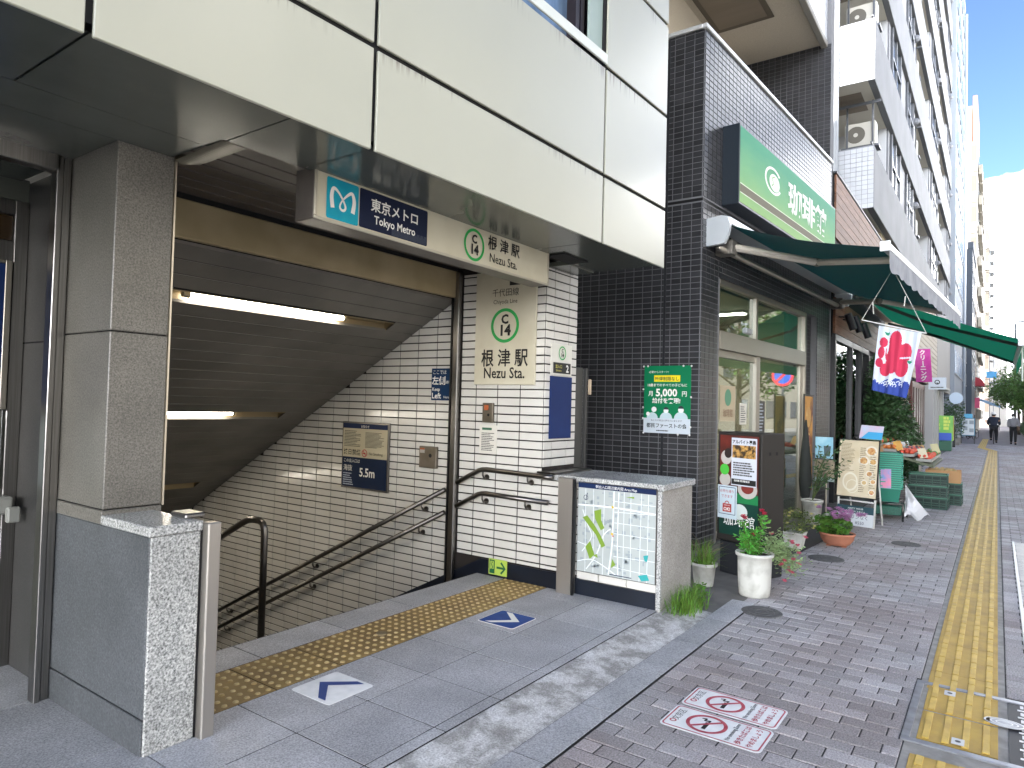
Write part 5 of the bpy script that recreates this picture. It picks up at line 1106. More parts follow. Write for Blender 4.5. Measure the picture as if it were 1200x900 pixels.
# large white pot with red flowers
c = (5.70,1.60,0); t = thing('flower_pot', 'large worn white pot with red periwinkles trailing to one side', 'potted plant', c)
pot(t, c, [(.0001,0),(.112,0),(.120,.012),(.127,.10),(.131,.24),(.133,.315),(.148,.320),(.150,.345),(.138,.348),(.130,.32)], potw, .13, .322, 36)
mb = MB(); st_ = MB()
for (dx, dy, h) in ((-.07,.06,.27),(-.03,.02,.19),(.07,-.03,.31),(.10,.02,.19),(-.01,.07,.14),(-.10,.02,.18)):
    top = (c[0]+dx*1.3, c[1]+dy*1.3, .33+h); st_.tube([(c[0]+dx*.6,c[1]+dy*.6,.32), top], .004, 5)
    for k in range(75): s_ = rl.random(); leaf(mb, (c[0]+dx*(.6+.7*s_)+rl.gauss(0,.026), c[1]+dy*(.6+.7*s_)+rl.gauss(0,.026), .33+h*s_+rl.gauss(0,.012)), rl.uniform(.035,.06), .5)
mk('leaves', mb, lbright, t); mb = MB()
for k in range(1000): s_ = rl.random(); leaf(mb, (c[0]+.09+s_*.13+rl.gauss(0,.055), c[1]-.09-s_*.15+rl.gauss(0,.05), .42-.18*s_**1.5+rl.gauss(0,.055)), rl.uniform(.022,.042), .55)
mk('trailing_leaves', mb, lpale, t); mk('stems', st_, stemm, t); mb = MB()
for (dx, dy, z) in ((-.10,.07,.63),(-.075,.06,.615),(.085,-.03,.665),(.10,-.05,.64),(-.02,.01,.48)): fball(mb, (c[0]+dx,c[1]+dy,z), .026)
mk('red_flowers', mb, M('red petal', '#c22348', .6), t); mb = MB()
for k in range(14): fball(mb, (c[0]+.14+rl.gauss(.04,.06), c[1]-.19+rl.gauss(-.03,.06), .37+rl.gauss(-.04,.09)), .021)
mk('pink_flowers', mb, M('pink petal', '#cf5570', .6), t, kind='stuff')
# square planter
c = (7.92,1.80,0); t = thing('square_planter', 'small square white planter of yellow flowers beside the terracotta bowl', 'potted plant', c)
q = MB(); A_ = q.P([(c[0]+a*.075,c[1]+b*.075,0) for a, b in ((-1,-1),(1,-1),(1,1),(-1,1))]); B_ = q.P([(c[0]+a*.105,c[1]+b*.105,.17) for a, b in ((-1,-1),(1,-1),(1,1),(-1,1))]); q.f += [(A_+3,A_+2,A_+1,A_)]+[(A_+i,A_+(i+1) % 4,B_+(i+1) % 4,B_+i) for i in range(4)]; q.cbox(c[0]-.112,c[0]+.112,c[1]-.112,c[1]+.112,.165,.185,.004); mk('pot', q, potw, t)
mb = MB(); clump(mb, (c[0]-.02,c[1]+.0,.30), (.22,.20,.15), 600, .038); mk('leaves', mb, leafmat('olive leaf', '#68753f', .4), t); mb = MB()
for k in range(16): fball(mb, (c[0]+rl.gauss(0,.15), c[1]+rl.gauss(-.03,.13), .33+rl.gauss(0,.09)), .02)
mk('yellow_flowers', mb, M('pale yellow petal', '#e0d88c', .6), t)
# terracotta bowl
c = (8.42,1.46,0); t = thing('terracotta_bowl', 'low terracotta bowl of pink flowers and dark leaves on the pavement', 'potted plant', c)
pot(t, c, [(.0001,.012),(.10,.012),(.135,.03),(.168,.075),(.180,.125),(.187,.127),(.188,.148),(.176,.150),(.170,.13)], M('terracotta', '#b5775c', .8, c2='#a06750', vs=8), .17, .135, 36)
q = MB()
for a in range(3): q.cbox(c[0]+.09*math.cos(a*2.1)-.025,c[0]+.09*math.cos(a*2.1)+.025,c[1]+.09*math.sin(a*2.1)-.025,c[1]+.09*math.sin(a*2.1)+.025,0,.013,.003)
mk('feet', q, MATS['terracotta'], t)
mb = MB(); clump(mb, (c[0]+.0,c[1]+.05,.23), (.20,.20,.14), 330, .075, .7); mk('leaves', mb, lmid, t); mb = MB()
for k in range(26): fball(mb, (c[0]-.03+rl.gauss(0,.08), c[1]-.06+rl.gauss(-.02,.09), .345+rl.gauss(0,.035)), .036)
mk('pink_flowers', mb, M('mauve petal', '#bd86b4', .6), t); mb = MB()
for k in range(5): fball(mb, (c[0]-.05+rl.gauss(0,.06), c[1]+.14+rl.gauss(0,.05), .35+rl.gauss(0,.03)), .028)
mk('white_flowers', mb, M('white petal', '#d6d8d2', .6), t)
# tall white pot with slender shrub
c = (9.75,2.0,0); t = thing('potted_shrub', 'tall white pot with a slender leafy shrub behind the terracotta bowl', 'potted plant', c)
pot(t, c, [(.0001,0),(.10,0),(.125,.30),(.14,.305),(.142,.33),(.13,.332),(.12,.31)], potw, .12, .315)
mb = MB(); st_ = MB()
for k in range(9):
    a = rl.uniform(0,6.3); l = rl.uniform(.1,.4); h = rl.uniform(.35,.95); pts = [(c[0],c[1],.31),(c[0]+math.cos(a)*l*.4,c[1]-abs(math.sin(a))*l*.4,.31+h*.6),(c[0]+math.cos(a)*l,c[1]-abs(math.sin(a))*l,.31+h)]; st_.tube(pts, .004, 5)
    for j in range(22): s_ = rl.uniform(.35,1.05); leaf(mb, (c[0]+math.cos(a)*l*s_+rl.gauss(0,.03), c[1]-abs(math.sin(a))*l*s_+rl.gauss(0,.03), .31+h*s_+rl.gauss(0,.03)), rl.uniform(.05,.09), .4)
mk('leaves', mb, ldark, t); mk('stems', st_, stemm, t)
# ================================================================== PAVEMENT BOARDS AND GREENGROCER
t = thing('menu_board', 'white framed menu stand with food menu sheet and price banner', 'menu stand', (10.0,1.5,0))
mF = Fr((10.10,1.775,.0), (-.25,-.97,0), (.12,-.03,.99)); mw = M('stand white', '#c9c9c4', .5)
q = MB(); 
for a in (.02,.49): q.tube([mF.p(a,0,0), mF.p(a,1.13,0)], .014, 8)
q.tube([mF.p(.02,.33,0), mF.p(.49,.33,0)], .012, 8)
for a in (.06,.45): q.tube([mF.p(a,1.1,-.01), mF.p(a,-.02,-.40)], .011, 8)
mk('stand_frame', q, mw, t, True); mk('menu_panel', MB().slab(mF, -.01, .52, .37, 1.15, .012, .03), blackp, t); mk('menu_sheet', MB().rect(mF, .004, .506, .385, 1.135, .032), M('menu cream', '#d3c7ae', .5, c2='#cbbd9f', vs=7), t)
mb = MB(); fakelines(mb, mF, .03, .22, .72, 1.10, 20, .0335, .4, 3); fakelines(mb, mF, .28, .36, .45, 1.05, 24, .0335, .4, 5); fakelines(mb, mF, .41, .49, .42, 1.0, 20, .0335, .4, 6); mk('menu_print', mb, M('brown grey print', '#8a7c66', .6), t)
for i, (a, b, r, cc) in enumerate(((.42,1.0,.055,'#b0703a'),(.33,.87,.05,'#a56c3c'),(.45,.86,.04,'#b98a4a'),(.41,.70,.035,'#9a5a34'),(.46,.60,.03,'#b77a44'),(.45,.46,.032,'#b5523a'),(.35,.58,.03,'#c0a878'))):
    mb = MB(); mb.disc(mF, a, b, r*1.25, .0332+.0001*i, 20, 1.1); k = mk('plate_print', mb, M('plate print', '#ded7c8', .5), t); mb = MB(); mb.disc(mF, a, b, r*.85, .0345+.0001*i, 18, 1.1); mk('dish_print', mb, M('dish '+cc, cc, .6, c2='#d6b27a', vs=40), k)
mb = MB(); mb.ring(mF, .17, .58, .10, .125, .0345, 30, .8); mb.ring(mF, .20, .52, .08, .09, .0347, 26, .9); mk('page_curve', mb, M('page edge', '#e0dac9', .5), t)
lF = Fr(mF.p(.03,-.005,.045), mF.u, mF.v); mk('price_banner', MB().slab(lF, 0, .47, .01, .27, 0, .004), M('banner white', '#c9ced2', .6), t); mk('banner_header', MB().rect(lF, 0, .47, .175, .27, .005), M('banner teal', '#274650', .5), t)
text('lettering', 'HAPPY HOUR', lF, .24, .225, .032, inkwhite, t, .006); text('lettering', '毎日サービスタイム', lF, .24, .188, .028, inkwhite, t, .006); text('lettering', 'ンクリンなく', lF, .24, .105, .058, M('ink blue', '#26324a', .6), t, .006); text('lettering', '¥550', lF, .30, .035, .055, MATS['ink blue'], t, .006)
t = thing('flyer_stand', 'grey stand with blue drink flyer above a dark photo flyer', 'flyer stand', (10.0,2.0,0))
fF = Fr((10.05,2.01,0), (-.12,-.99,0), (0,0,1)); mk('pole', MB().tube([fF.p(.12,0,-.02), fF.p(.12,1.1,-.02)], .012, 8).tube([fF.p(-.05,.01,-.02), fF.p(.3,.01,-.02)], .012, 8), alu, t)
mk('blue_flyer', MB().slab(fF, -.02, .21, .87, 1.16, 0, .004), M('flyer blue', '#7fb4cc', .4, c2='#a9d0dc', vs=7), t); mb = MB(); mb.flat([(.10,.90),(.17,.90),(.185,1.04),(.09,1.04)], fF, .006); mk('glass_print', mb, M('glass print', '#4a5a60', .5), t); mk('photo_flyer', MB().slab(fF, -.03, .23, .56, .85, 0, .004), M('photo brown', '#6a5e52', .4, c2='#a89c86', vs=9), t); mk('flyer_foot', MB().rect(fF, -.03, .23, .56, .61, .005), M('flyer foot', '#9fb0b4', .5), t)
t = thing('ice_flyer', 'tilted pink and blue flyer clipped on top of the menu board', 'flyer', (10.05,1.35,1.15))
iF = Fr((10.03,1.49,1.165), (-.05,-.99,-.05), (.35,-.1,.90)); mk('card', MB().slab(iF, 0, .27, .0, .19, 0, .004), M('flyer pink', '#c9a9bb', .4, c2='#a9c3d8', vs=6), t); mk('blue_part', MB().flat([(.02,.0),(.27,.0),(.27,.10),(.10,.10)], iF, .006), M('flyer cyan', '#3f9ccc', .4), t); mk('clip', MB().ball((10.02,1.52,1.17), .035, 8, 6), blackp, t)
# stacked shopping baskets on a trolley
rootb = None
bkm = M('turquoise basket plastic', '#139a80', .4, c2='#0f8a72', vs=5)
def basket_mesh():
    q = MB(); w0, w1, l0, l1, h = .115, .145, .18, .21, .2; th = .006
    def ringp(w, l, z): return q.P([(-l,-w,z),(l,-w,z),(l,w,z),(-l,w,z)])
    a = ringp(w0, l0, 0); b = ringp(w1, l1, h); c_ = ringp(w1+.022, l1+.022, h); d = ringp(w1+.022, l1+.022, h-.014); e = ringp(w1-.006, l1-.006, h-.002); f = ringp(w0-.004, l0-.004, .008)
    q.f.append((a+3,a+2,a+1,a)); q.f.append((f,f+1,f+2,f+3))
    for i in range(4):
        j = (i+1) % 4; q.f += [(a+i,a+j,b+j,b+i),(b+i,b+j,c_+j,c_+i),(c_+j,c_+i,d+i,d+j),(e+j,e+i,f+i,f+j),(b+j,b+i,e+i,e+j)]
    return mesh('basket', q)
bme_ = basket_mesh(); bme_.materials.append(M('basket side shade', '#0a6a57', .5)); bme_.materials.append(bkm)  # sides darker than rims: shading between the stacked rims is put into the colour
for i_, pl_ in enumerate(bme_.polygons):
    if i_ >= 2 and (i_-2) % 5 in (1, 2): pl_.material_index = 1
NB = 17
for i in range(NB):
    o = bpy.data.objects.new('shopping_basket', bme_); COL.objects.link(o); o.location = (11.16+rl.uniform(-.004,.004), 1.255+rl.uniform(-.004,.004), .255+i*.0302); o.rotation_euler = (0,0,R(6)+rl.uniform(-.01,.01))
    lab = 'turquoise shopping basket, topmost of the tall nested stack' if i == NB-1 else ('turquoise shopping basket, lowest of the tall nested stack on the trolley' if i == 0 else 'turquoise shopping basket nested inside the tall stack on the trolley')
    ords = ['', 'second', 'third', 'fourth', 'fifth', 'sixth', 'seventh', 'eighth', 'ninth', 'tenth', 'eleventh', 'twelfth']
    d_ = NB-1-i
    if 0 < i < NB-1: lab = 'turquoise shopping basket, %s from the %s of the tall nested stack' % ((ords[d_], 'top') if d_ < 11 else (ords[i], 'bottom'))
    tag(o, lab, 'basket', 'nested shopping baskets')
t = thing('basket_trolley', 'low steel trolley on castors under the turquoise baskets', 'trolley', (11.2,1.25,0))
q = MB()
for y in (1.06,1.45): q.tube([(10.92,y,.06),(10.92,y,.22),(10.97,y,.252),(11.42,y,.252),(11.45,y,.22),(11.45,y,.06)], .011, 8)
q.tube([(10.92,1.06,.235),(10.92,1.45,.235)], .010, 8); q.tube([(11.45,1.06,.235),(11.45,1.45,.235)], .010, 8); mk('trolley_frame', q, steel2, t, True)
mk('lower_basket', MB().cbox(10.95,11.43,1.08,1.43,.075,.20,.01), M('dark green mesh', '#1d5a4a', .6, c2='#164438', vs=60), t)
for (x, y) in ((10.92,1.06),(10.92,1.45),(11.45,1.06),(11.45,1.45)): mk('castor', MB().tube([(x,y-.012,.032),(x,y+.012,.032)], .032, 12), blackp, t)
one('plastic_bag', (lambda q: [q.face(*[(10.98+.10*math.sin(a*3.1+b*5)*b, 1.06-.30*a*b-.02, .52-.45*b+.05*math.sin(a*9)*b) for a, b in ((i/8,j/8),((i+1)/8,j/8),((i+1)/8,(j+1)/8),(i/8,(j+1)/8))]) for i in range(8) for j in range(8)] and q)(MB()), M('thin white plastic', '#c3c4c8', .45), 'crumpled white plastic bag hanging off the basket trolley', 'plastic bag', smooth=True)
one('basket_flyer', MB().slab(Fr((10.92,1.34,0),(0.05,-.99,0),(0,0,1)), .0, .13, .45, .72, 0, .003), M('flyer sky', '#4f93cf', .4, c2='#d07f9c', vs=9), 'small blue and pink flyer on the side of the basket stack', 'flyer')
one('small_carton', MB().cbox(11.9,12.1,1.45,1.62,.88,1.0,.004), M('kraft carton', '#a07c55', .8), 'small kraft carton peeping over the basket stack', 'carton')
# crates
crm = M('dark green crate plastic', '#0e3d32', .5, c2='#0b342a', vs=6)
def crate_parts():
    l, w, h = .27, .20, .178; q = MB()
    for (x0, x1, y0, y1) in ((-l,l,-w,-w+.012),(-l,l,w-.012,w),(-l,-l+.012,-w+.012,w-.012),(l-.012,l,-w+.012,w-.012)):
        for z0, z1 in ((0,.022),(.048,.062),(.082,.096),(.148,.176)): q.box(x0,x1,y0,y1,z0,z1)
    for sx in (-1,1):
        for sy in (-1,1): q.box(sx*l-.022 if sx > 0 else -l, l if sx > 0 else -l+.022, sy*w-.022 if sy > 0 else -w, w if sy > 0 else -w+.022, 0, .178)
    for k in range(4): q.box(-l+.1+k*.11,-l+.112+k*.11,-w,-w+.011,.02,.15); q.box(-l+.1+k*.11,-l+.112+k*.11,w-.011,w,.02,.15)
    for k in range(3): q.box(-l,-l+.011,-w+.09+k*.1,-w+.102+k*.1,.02,.15)
    rim = MB(); rim.box(-l-.006,l+.006,-w-.006,-w+.016,.168,.182); rim.box(-l-.006,l+.006,w-.016,w+.006,.168,.182); rim.box(-l-.006,-l+.016,-w+.016,w-.016,.168,.182); rim.box(l-.016,l+.006,-w+.016,w-.016,.168,.182)
    fl_ = MB().box(-l+.012,l-.012,-w+.012,w-.012,0,.008); fl_.box(-l+.012,l-.012,-w+.012,-w+.016,.008,.15); fl_.box(-l+.012,l-.012,w-.016,w-.012,.008,.15); fl_.box(-l+.012,-l+.016,-w+.016,w-.016,.008,.15); fl_.box(l-.016,l-.012,-w+.016,w-.016,.008,.15); return mesh('crate', q), mesh('rim', rim), mesh('floor', fl_)
cme1, cme2, cme3 = crate_parts()
cme1.materials.append(crm); cme3.materials.append(M('crate inside', '#08241d', .7))
cme2.materials.append(M('green crate rim', '#175f47', .5))
def crate(loc, rz, label):
    o = bpy.data.objects.new('crate', None); COL.objects.link(o); o.location = loc; o.rotation_euler = (0,0,rz); o.empty_display_size = .1; tag(o, label, 'crate', 'dark green produce crates'); ORG[o.name] = Vector(loc)
    for n_, me in (('walls', cme1), ('rim', cme2), ('base', cme3)): c_ = bpy.data.objects.new(n_, me); COL.objects.link(c_); c_.parent = o
    return o
for i, nm in enumerate(('lowest', 'middle', 'topmost')): crate((12.98,.90,.002+i*.183), R(90+2*i-2), 'dark green crate, %s of the front stack of three' % nm)
for i, nm in enumerate(('lower', 'upper')): crate((13.75,.74,.002+i*.183), R(88+3*i), 'dark green crate, %s of the pair under the cardboard box' % nm)
t = thing('cardboard_box', 'open cardboard box of produce on the rear pair of crates', 'cardboard box', (13.75,.74,.37)); q = MB()
for (x0, x1, y0, y1) in ((13.53,13.97,.49,.497),(13.53,13.97,.983,.99),(13.53,13.537,.497,.983),(13.963,13.97,.497,.983)): q.box(x0,x1,y0,y1,.37,.57)
q.box(13.537,13.963,.497,.983,.37,.376); mk('carton', q, MATS['kraft carton'], t); mb = MB()
for k in range(26): mb.ball((13.6+rl.random()*.3,.55+rl.random()*.38,.54+rl.uniform(0,.04)), .035, 7, 5)
mk('potatoes', mb, M('potato', '#9a855c', .8), t, True)
t = thing('produce_table', 'slanted greengrocer table with trays of tomatoes and packed vegetables', 'produce display', (14.4,1.4,0))
q = MB(); q.face((13.3,1.95,.95),(13.3,.86,.66),(15.6,.86,.66),(15.6,1.95,.95)); q.face((13.3,1.95,.91),(15.6,1.95,.91),(15.6,.86,.62),(13.3,.86,.62)); q.face((13.3,.86,.66),(13.3,1.95,.95),(13.3,1.95,.91),(13.3,.86,.62)); q.face((13.3,.86,.62),(15.6,.86,.62),(15.6,.86,.66),(13.3,.86,.66)); mk('table_top', q, M('table board', '#5d6350', .8), t)
q = MB()
for (x, y, z) in ((13.35,1.05,.64),(13.35,1.9,.88),(15.5,1.05,.64),(15.5,1.9,.88)): q.box(x-.02,x+.02,y-.02,y+.02,0,z)
mk('table_legs', q, steel2, t)
def tz(y): return .95+(y-1.95)*.266
prod = [('tomato','#c8503a',.040),('white pack','#b9bcbf',.05),('onion','#b98b4a',.042),('greens','#4f7a38',.05),('carrot','#c9773a',.035),('aubergine','#3d2b40',.04)]
k = 0
for ix in range(6):
    for iy in range(4):
        x0 = 13.33+ix*.37; y0 = .88+iy*.26; tr = mk('tray', MB().cbox(x0,x0+.32,y0,y0+.23,tz(y0+.12)+.01,tz(y0+.12)+.06,.006), M('tray', '#6e7a6a' if k % 3 else '#8e8f8a', .6), t)
        nm, col_, r = prod[0] if iy in (0,1) and ix < 4 and (k % 3) else prod[(k*5+ix) % 6]; mb = MB()
        for a in range(5):
            for b in range(3): mb.ball((x0+.04+a*.06+rl.uniform(-.008,.008), y0+.045+b*.07+rl.uniform(-.008,.008), tz(y0+.12)+.085+rl.uniform(0,.02)), r, 8, 5)
        mk(nm.replace(' ', '_'), mb, M('produce '+nm, col_, .5 if nm != 'white pack' else .3), tr, True); k += 1
for i, (x, y, z, cc) in enumerate(((13.4,1.42,.86,'#c79a4a'),(13.34,1.05,.76,'#c9c2a8'),(14.6,.95,.80,'#b9b48e'))): mk('price_card', MB().slab(Fr((x,y,z),(0,-1,.2),(.2,.3,.9)), 0, .12, 0, .17, 0, .003), M('card '+cc, cc, .6), t)
# ================================================================== NEXT SHOP WITH WOODEN FASCIA
sh = thing('wooden_shop', 'small shop with brown plank fascia and dark framed windows beside the cafe', 'building', (15,2.2,0))
wood = M('brown fascia plank', '#6b452f', .65, c2='#80583f', vs=3, isl=.16, stretch=(1,1,14), bump=.2, bs=30)
for i in range(7):
    z0 = 4.42+i*.152
    for (a, b) in ((12.28,14.6),(14.6,16.9),(16.9,18.7)): mk('plank', MB().cbox(a+.002,b-.002,2.205,2.235,z0+.003,z0+.149,.003), wood, sh)
mk('fascia_back', MB().box(12.26,18.7,2.236,2.5,2.75,5.47), darkgap, sh); mk('roof_edge', MB().cbox(12.24,18.75,2.19,2.55,5.49,5.53,.006), M('dark flashing', '#23252a', .5), sh); mk('roof', MB().box(12.26,18.7,2.55,9,4.9,5.4), M('roof grey', '#5b5a58', .8), sh)
for i in range(4): mk('lintel_plank', MB().cbox(12.28,18.7,2.195,2.235,2.82+i*.15,2.965+i*.15,.003), wood, sh)
dfm = M('dark shop frame', '#191b20', .45)
q = MB()
for x in (12.28,13.9,15.0,15.9): q.cbox(x,x+.09,2.19,2.30,0,2.81,.005)
q.cbox(12.37,15.99,2.19,2.30,2.70,2.81,.005); q.cbox(12.37,13.9,2.19,2.30,.0,.12,.005); mk('window_frame', q, dfm, sh)
pane2 = glassmat('dark shop glass', '#8f9a92', .12)
mk('glass_pane', MB().box(12.37,13.9,2.24,2.247,.12,2.70), pane2, sh); mk('glass_pane', MB().box(13.99,15.0,2.25,2.257,.02,2.70), pane2, sh)
mk('shop_back', MB().box(12.3,18.6,4.6,4.7,0,2.9), M('shop inside', '#3b342b', .8), sh); mk('shop_floor', MB().box(12.3,18.6,2.3,4.6,-.01,.012), M('shop floor', '#4b453c', .7), sh); mk('side_wall', MB().box(15.99,18.7,2.25,2.5,0,2.82), M('shop dark wall', '#2a2c2e', .6, c2='#3a3a38', vs=3), sh)
for (x, y, lab) in ((12.55,2.02,'first black spotlight under the plank lintel, nearest the cafe'),(12.95,1.98,'second black spotlight under the plank lintel'),(14.0,2.0,'third black spotlight under the plank lintel, furthest from the cafe')):
    t = thing('spotlight', lab, 'spotlight', (x,2.19,3.05), 'black spotlights on the plank lintel'); mk('arm', MB().tube([(x,2.195,3.12),(x,y+.02,3.10)], .012, 6), blackp, t); mk('lamp_can', MB().tube([(x-.03,y+.03,3.16),(x+.05,y-.05,2.90)], .062, 14), M('spot black', '#1d2026', .4), t)
# second, brighter green awning
ga = thing('green_awning', 'bright green retractable awning beyond the cafe awning', 'awning', (15,1,2.6))
gfab = bpy.data.materials.new('bright green canvas'); gfab.use_nodes = True; n_ = gfab.node_tree.nodes; b_ = n_['Principled BSDF']; b_.inputs['Base Color'].default_value = srgb('#0f6e52'); b_.inputs['Roughness'].default_value = .85
tr_ = n_.new('ShaderNodeBsdfTranslucent'); tr_.inputs[0].default_value = srgb('#1a8a66'); mx_ = n_.new('ShaderNodeMixShader'); mx_.inputs[0].default_value = .45; gfab.node_tree.links.new(b_.outputs[0], mx_.inputs[1]); gfab.node_tree.links.new(tr_.outputs[0], mx_.inputs[2]); gfab.node_tree.links.new(mx_.outputs[0], n_['Material Output'].inputs[0]); MATS['bright green canvas'] = gfab
q = MB()
for i in range(16):
    t0, t1 = i/16, (i+1)/16; f_ = lambda t_: (2.12-2.40*t_, 3.72-1.03*t_-.05*math.sin(math.pi*t_)); (ya, za), (yb, zb) = f_(t0), f_(t1); q.face((12.95,ya,za),(18.2,ya,za),(18.2,yb,zb),(12.95,yb,zb))
mk('canvas', q, gfab, ga, True); mk('front_bar', MB().cbox(12.9,18.25,-.33,-.27,2.62,2.70,.012), endm, ga); mk('bar_cap', MB().cbox(12.86,12.9,-.36,-.25,2.58,2.71,.012), endm, ga)
q = MB()
for i in range(30): a, b = 12.95+i*.175, 12.95+(i+1)*.175; q.face((a,-.33,2.63),(b,-.33,2.63),(b,-.335,2.42-.02*abs(math.sin((i+1)*.8))),(a,-.335,2.42-.02*abs(math.sin(i*.8))))
mk('valance', q, gfab, ga); mk('housing', MB().cbox(12.9,18.25,2.02,2.19,3.66,3.80,.015), alu, ga)
for (x, s_) in ((13.3,1),(17.8,-1)): mk('folding_arm', MB().tube([(x,2.05,3.58),(x+s_*1.0,.95,3.12)], .03, 8).tube([(x+s_*1.0,.95,3.12),(x+s_*.1,-.26,2.64)], .027, 8), M('arm dark', '#4c4f4c', .5, .3), ga)
mk('crank_strap', MB().tube([(13.0,-.31,2.58),(13.0,-.31,2.05)], .014, 6), M('strap pale', '#a9b4a8', .6), ga)
# evergreen shrub against the shop
t = thing('evergreen_shrub', 'tall dark evergreen shrub between the wooden shop and the produce table', 'shrub', (15.6,1.75,0)); mb = MB()
for (x, y, z, r) in ((15.2,1.75,1.0,.75),(15.9,1.8,1.5,.8),(15.4,1.85,2.1,.65),(16.1,1.9,2.3,.6),(16.5,1.75,.95,.8),(17.2,1.7,.8,.75),(16.4,1.85,1.75,.65),(15.0,1.9,1.6,.45),(17.0,1.85,1.3,.55),(16.0,1.6,.6,.7)): clump(mb, (x,y,z), (r*.9,r*.55,r), int(1700*r), .10, .55, .35)
mk('foliage', mb, ldark, t); q = MB()
for k in range(7): x = 15.2+k*.3; q.tube([(x,1.85,0),(x+rl.uniform(-.2,.2),1.85,1.0),(x+rl.uniform(-.3,.3),1.85,1.9)], [.03,.02,.008], 6)
mk('stems', q, M('bark', '#4a4036', .9, c2='#3a322a', vs=20), t)
# ================================================================== WHITE APARTMENT BLOCK
ap = thing('apartment_block', 'tall white apartment block with rows of balconies beyond the cafe', 'building', (30,2.2,0))
band = M('pale balcony paint', '#74767a', .7, c2='#696b6f', vs=1.2); tilew = M('apartment tile', '#b9bcc0', .4, isl=.05); wallm = M('apartment wall', '#73757a', .6, c2='#686a6f', vs=3); winm = M('apartment window', '#3d4650', .08, spec=.8); wfm = M('window sash', '#5a5d62', .4, .4); ceil = M('balcony ceiling', '#c4bfb3', .8); acm = M('air conditioner', '#b5b3aa', .5)
NF = 9; Z0, FH, PH = 5.96, 2.82, 1.37
mk('core', MB().box(16.9,46,3.75,14,0,Z0+FH*NF+1.2), wallm, ap)
mk('end_wall', MB().box(16.4,16.9,3.02,14,5.5,Z0+FH*NF+1.2), wallm, ap)
bays = [('open',16.4,19.5),('wall',19.5,26.2),('open',26.2,32.2),('wall',32.2,36.6),('open',36.6,43.0),('wall',43.0,46.0)]
wme = mesh('window', MB().box(0,1,0,.04,0,1)); wme.materials.append(winm)
for k in range(NF):
    zb = Z0+FH*k; zt = zb+PH; zn = Z0+FH*(k+1)
    mk('balcony_band', MB().cbox(16.4,46,2.2,2.34,zb,zt,.01), band, ap)
    mk('floor_slab', MB().box(16.4,46,2.34,3.75,zb,zb+.18), ceil, ap)
    ef = mk('balcony_end', MB().box(16.385,16.40,2.2,3.02,zb,zt), M('end grout', '#85888c', .8), ap)
    if k < 4:
        q = MB()
        for i in range(7):
            for j in range(13):
                t_ = MB(); tile_geo(t_, .108, .095, .008, .002); mtx = Matrix.Translation((16.385, 2.26+i*.116, zb+.055+j*.1035)) @ Matrix.Rotation(-math.pi/2, 4, 'Z'); kk = len(q.v); q.v += [tuple(mtx @ Vector(p_)) for p_ in t_.v]; q.f += [tuple(kk+a for a in f) for f in t_.f]
        mk('tile_field', q, tilew, ef, kind='stuff')
    mk('top_rail', MB().tube([(16.45,2.27,zt+.10),(19.4,2.27,zt+.10)], .02, 6), wfm, ap)
    for (kind, a, b) in bays:
        if kind == 'wall':
            mk('wall_panel', MB().box(a,b,2.30,3.75,zt,zn), wallm, ap)
            ws_ = [(a+.35,a+2.2),(a+3.9,a+5.7)] if b-a > 5 else [(a+.6,b-.5)]
            for (x0, x1) in ws_:
                w_ = inst('window', wme, ap, (x0,2.285,zt+.0), 0, (0,0), (x1-x0,1,zn-zt-.02)); fr_ = MB().box(x0,x0+.05,2.24,2.30,zt,zn).box(x1-.05,x1,2.24,2.30,zt,zn).box((x0+x1)/2-.03,(x0+x1)/2+.03,2.25,2.285,zt,zn).box(x0+.05,x1-.05,2.25,2.285,zt+.66,zt+.72); mk('window_frame', fr_, wfm, ap)
            mk('vent_hood', MB().ball((b-.25,2.26,zn-.35), .13, 8, 5), M('vent grey', '#6d7076', .5), ap)
        else:
            mk('balcony_divider', MB().box(b-.08,b,2.34,3.75,zb+.18,zn), tilew, ap); mk('balcony_window', MB().box(a+1.9,b-.6,3.70,3.745,zb+.25,zn-.35), winm, ap); mk('balcony_back', MB().box(a+.55,a+1.9,3.60,3.74,zb+.18,zn), tilew, ap)
            u = mk('air_conditioner', MB().cbox(a+1.1,a+1.4,2.32,2.98,zt+.42,zt+.98,.02), acm, ap); fF_ = XF(a+1.095); q = MB().disc(fF_, -2.74, zt+.70, .20, 0, 20); mk('fan_grille', q, M('fan dark', '#5b5850', .6), u); mk('fan_hub', MB().disc(fF_, -2.74, zt+.70, .05, .004, 12), acm, u); mk('unit_bracket', MB().box(a+1.05,a+1.45,2.25,3.05,zt+.36,zt+.41).box(a+1.06,a+1.10,2.90,2.94,zt+.41,zn).box(a+1.06,a+1.10,2.36,2.40,zt+.41,zn).box(a+.9,a+.94,2.2,3.1,zn-.14,zn-.08), wfm, ap); mk('unit_pipe', MB().tube([(a+1.5,2.5,zt+.9),(a+1.55,2.42,zt+.7),(a+1.5,2.45,zt+.2)], .04, 8), M('pipe white', '#9a9ea2', .4), ap); mk('ceiling_hatch', MB().box(a+.5,a+1.6,2.55,3.2,zn-.012,zn-.004), M('hatch brown', '#6d6254', .6), ap)
mk('downpipe', MB().tube([(16.36,2.96,5.6),(16.36,2.96,Z0+FH*NF)], .05, 10), M('pipe white', '#c0c4c8', .4), ap)
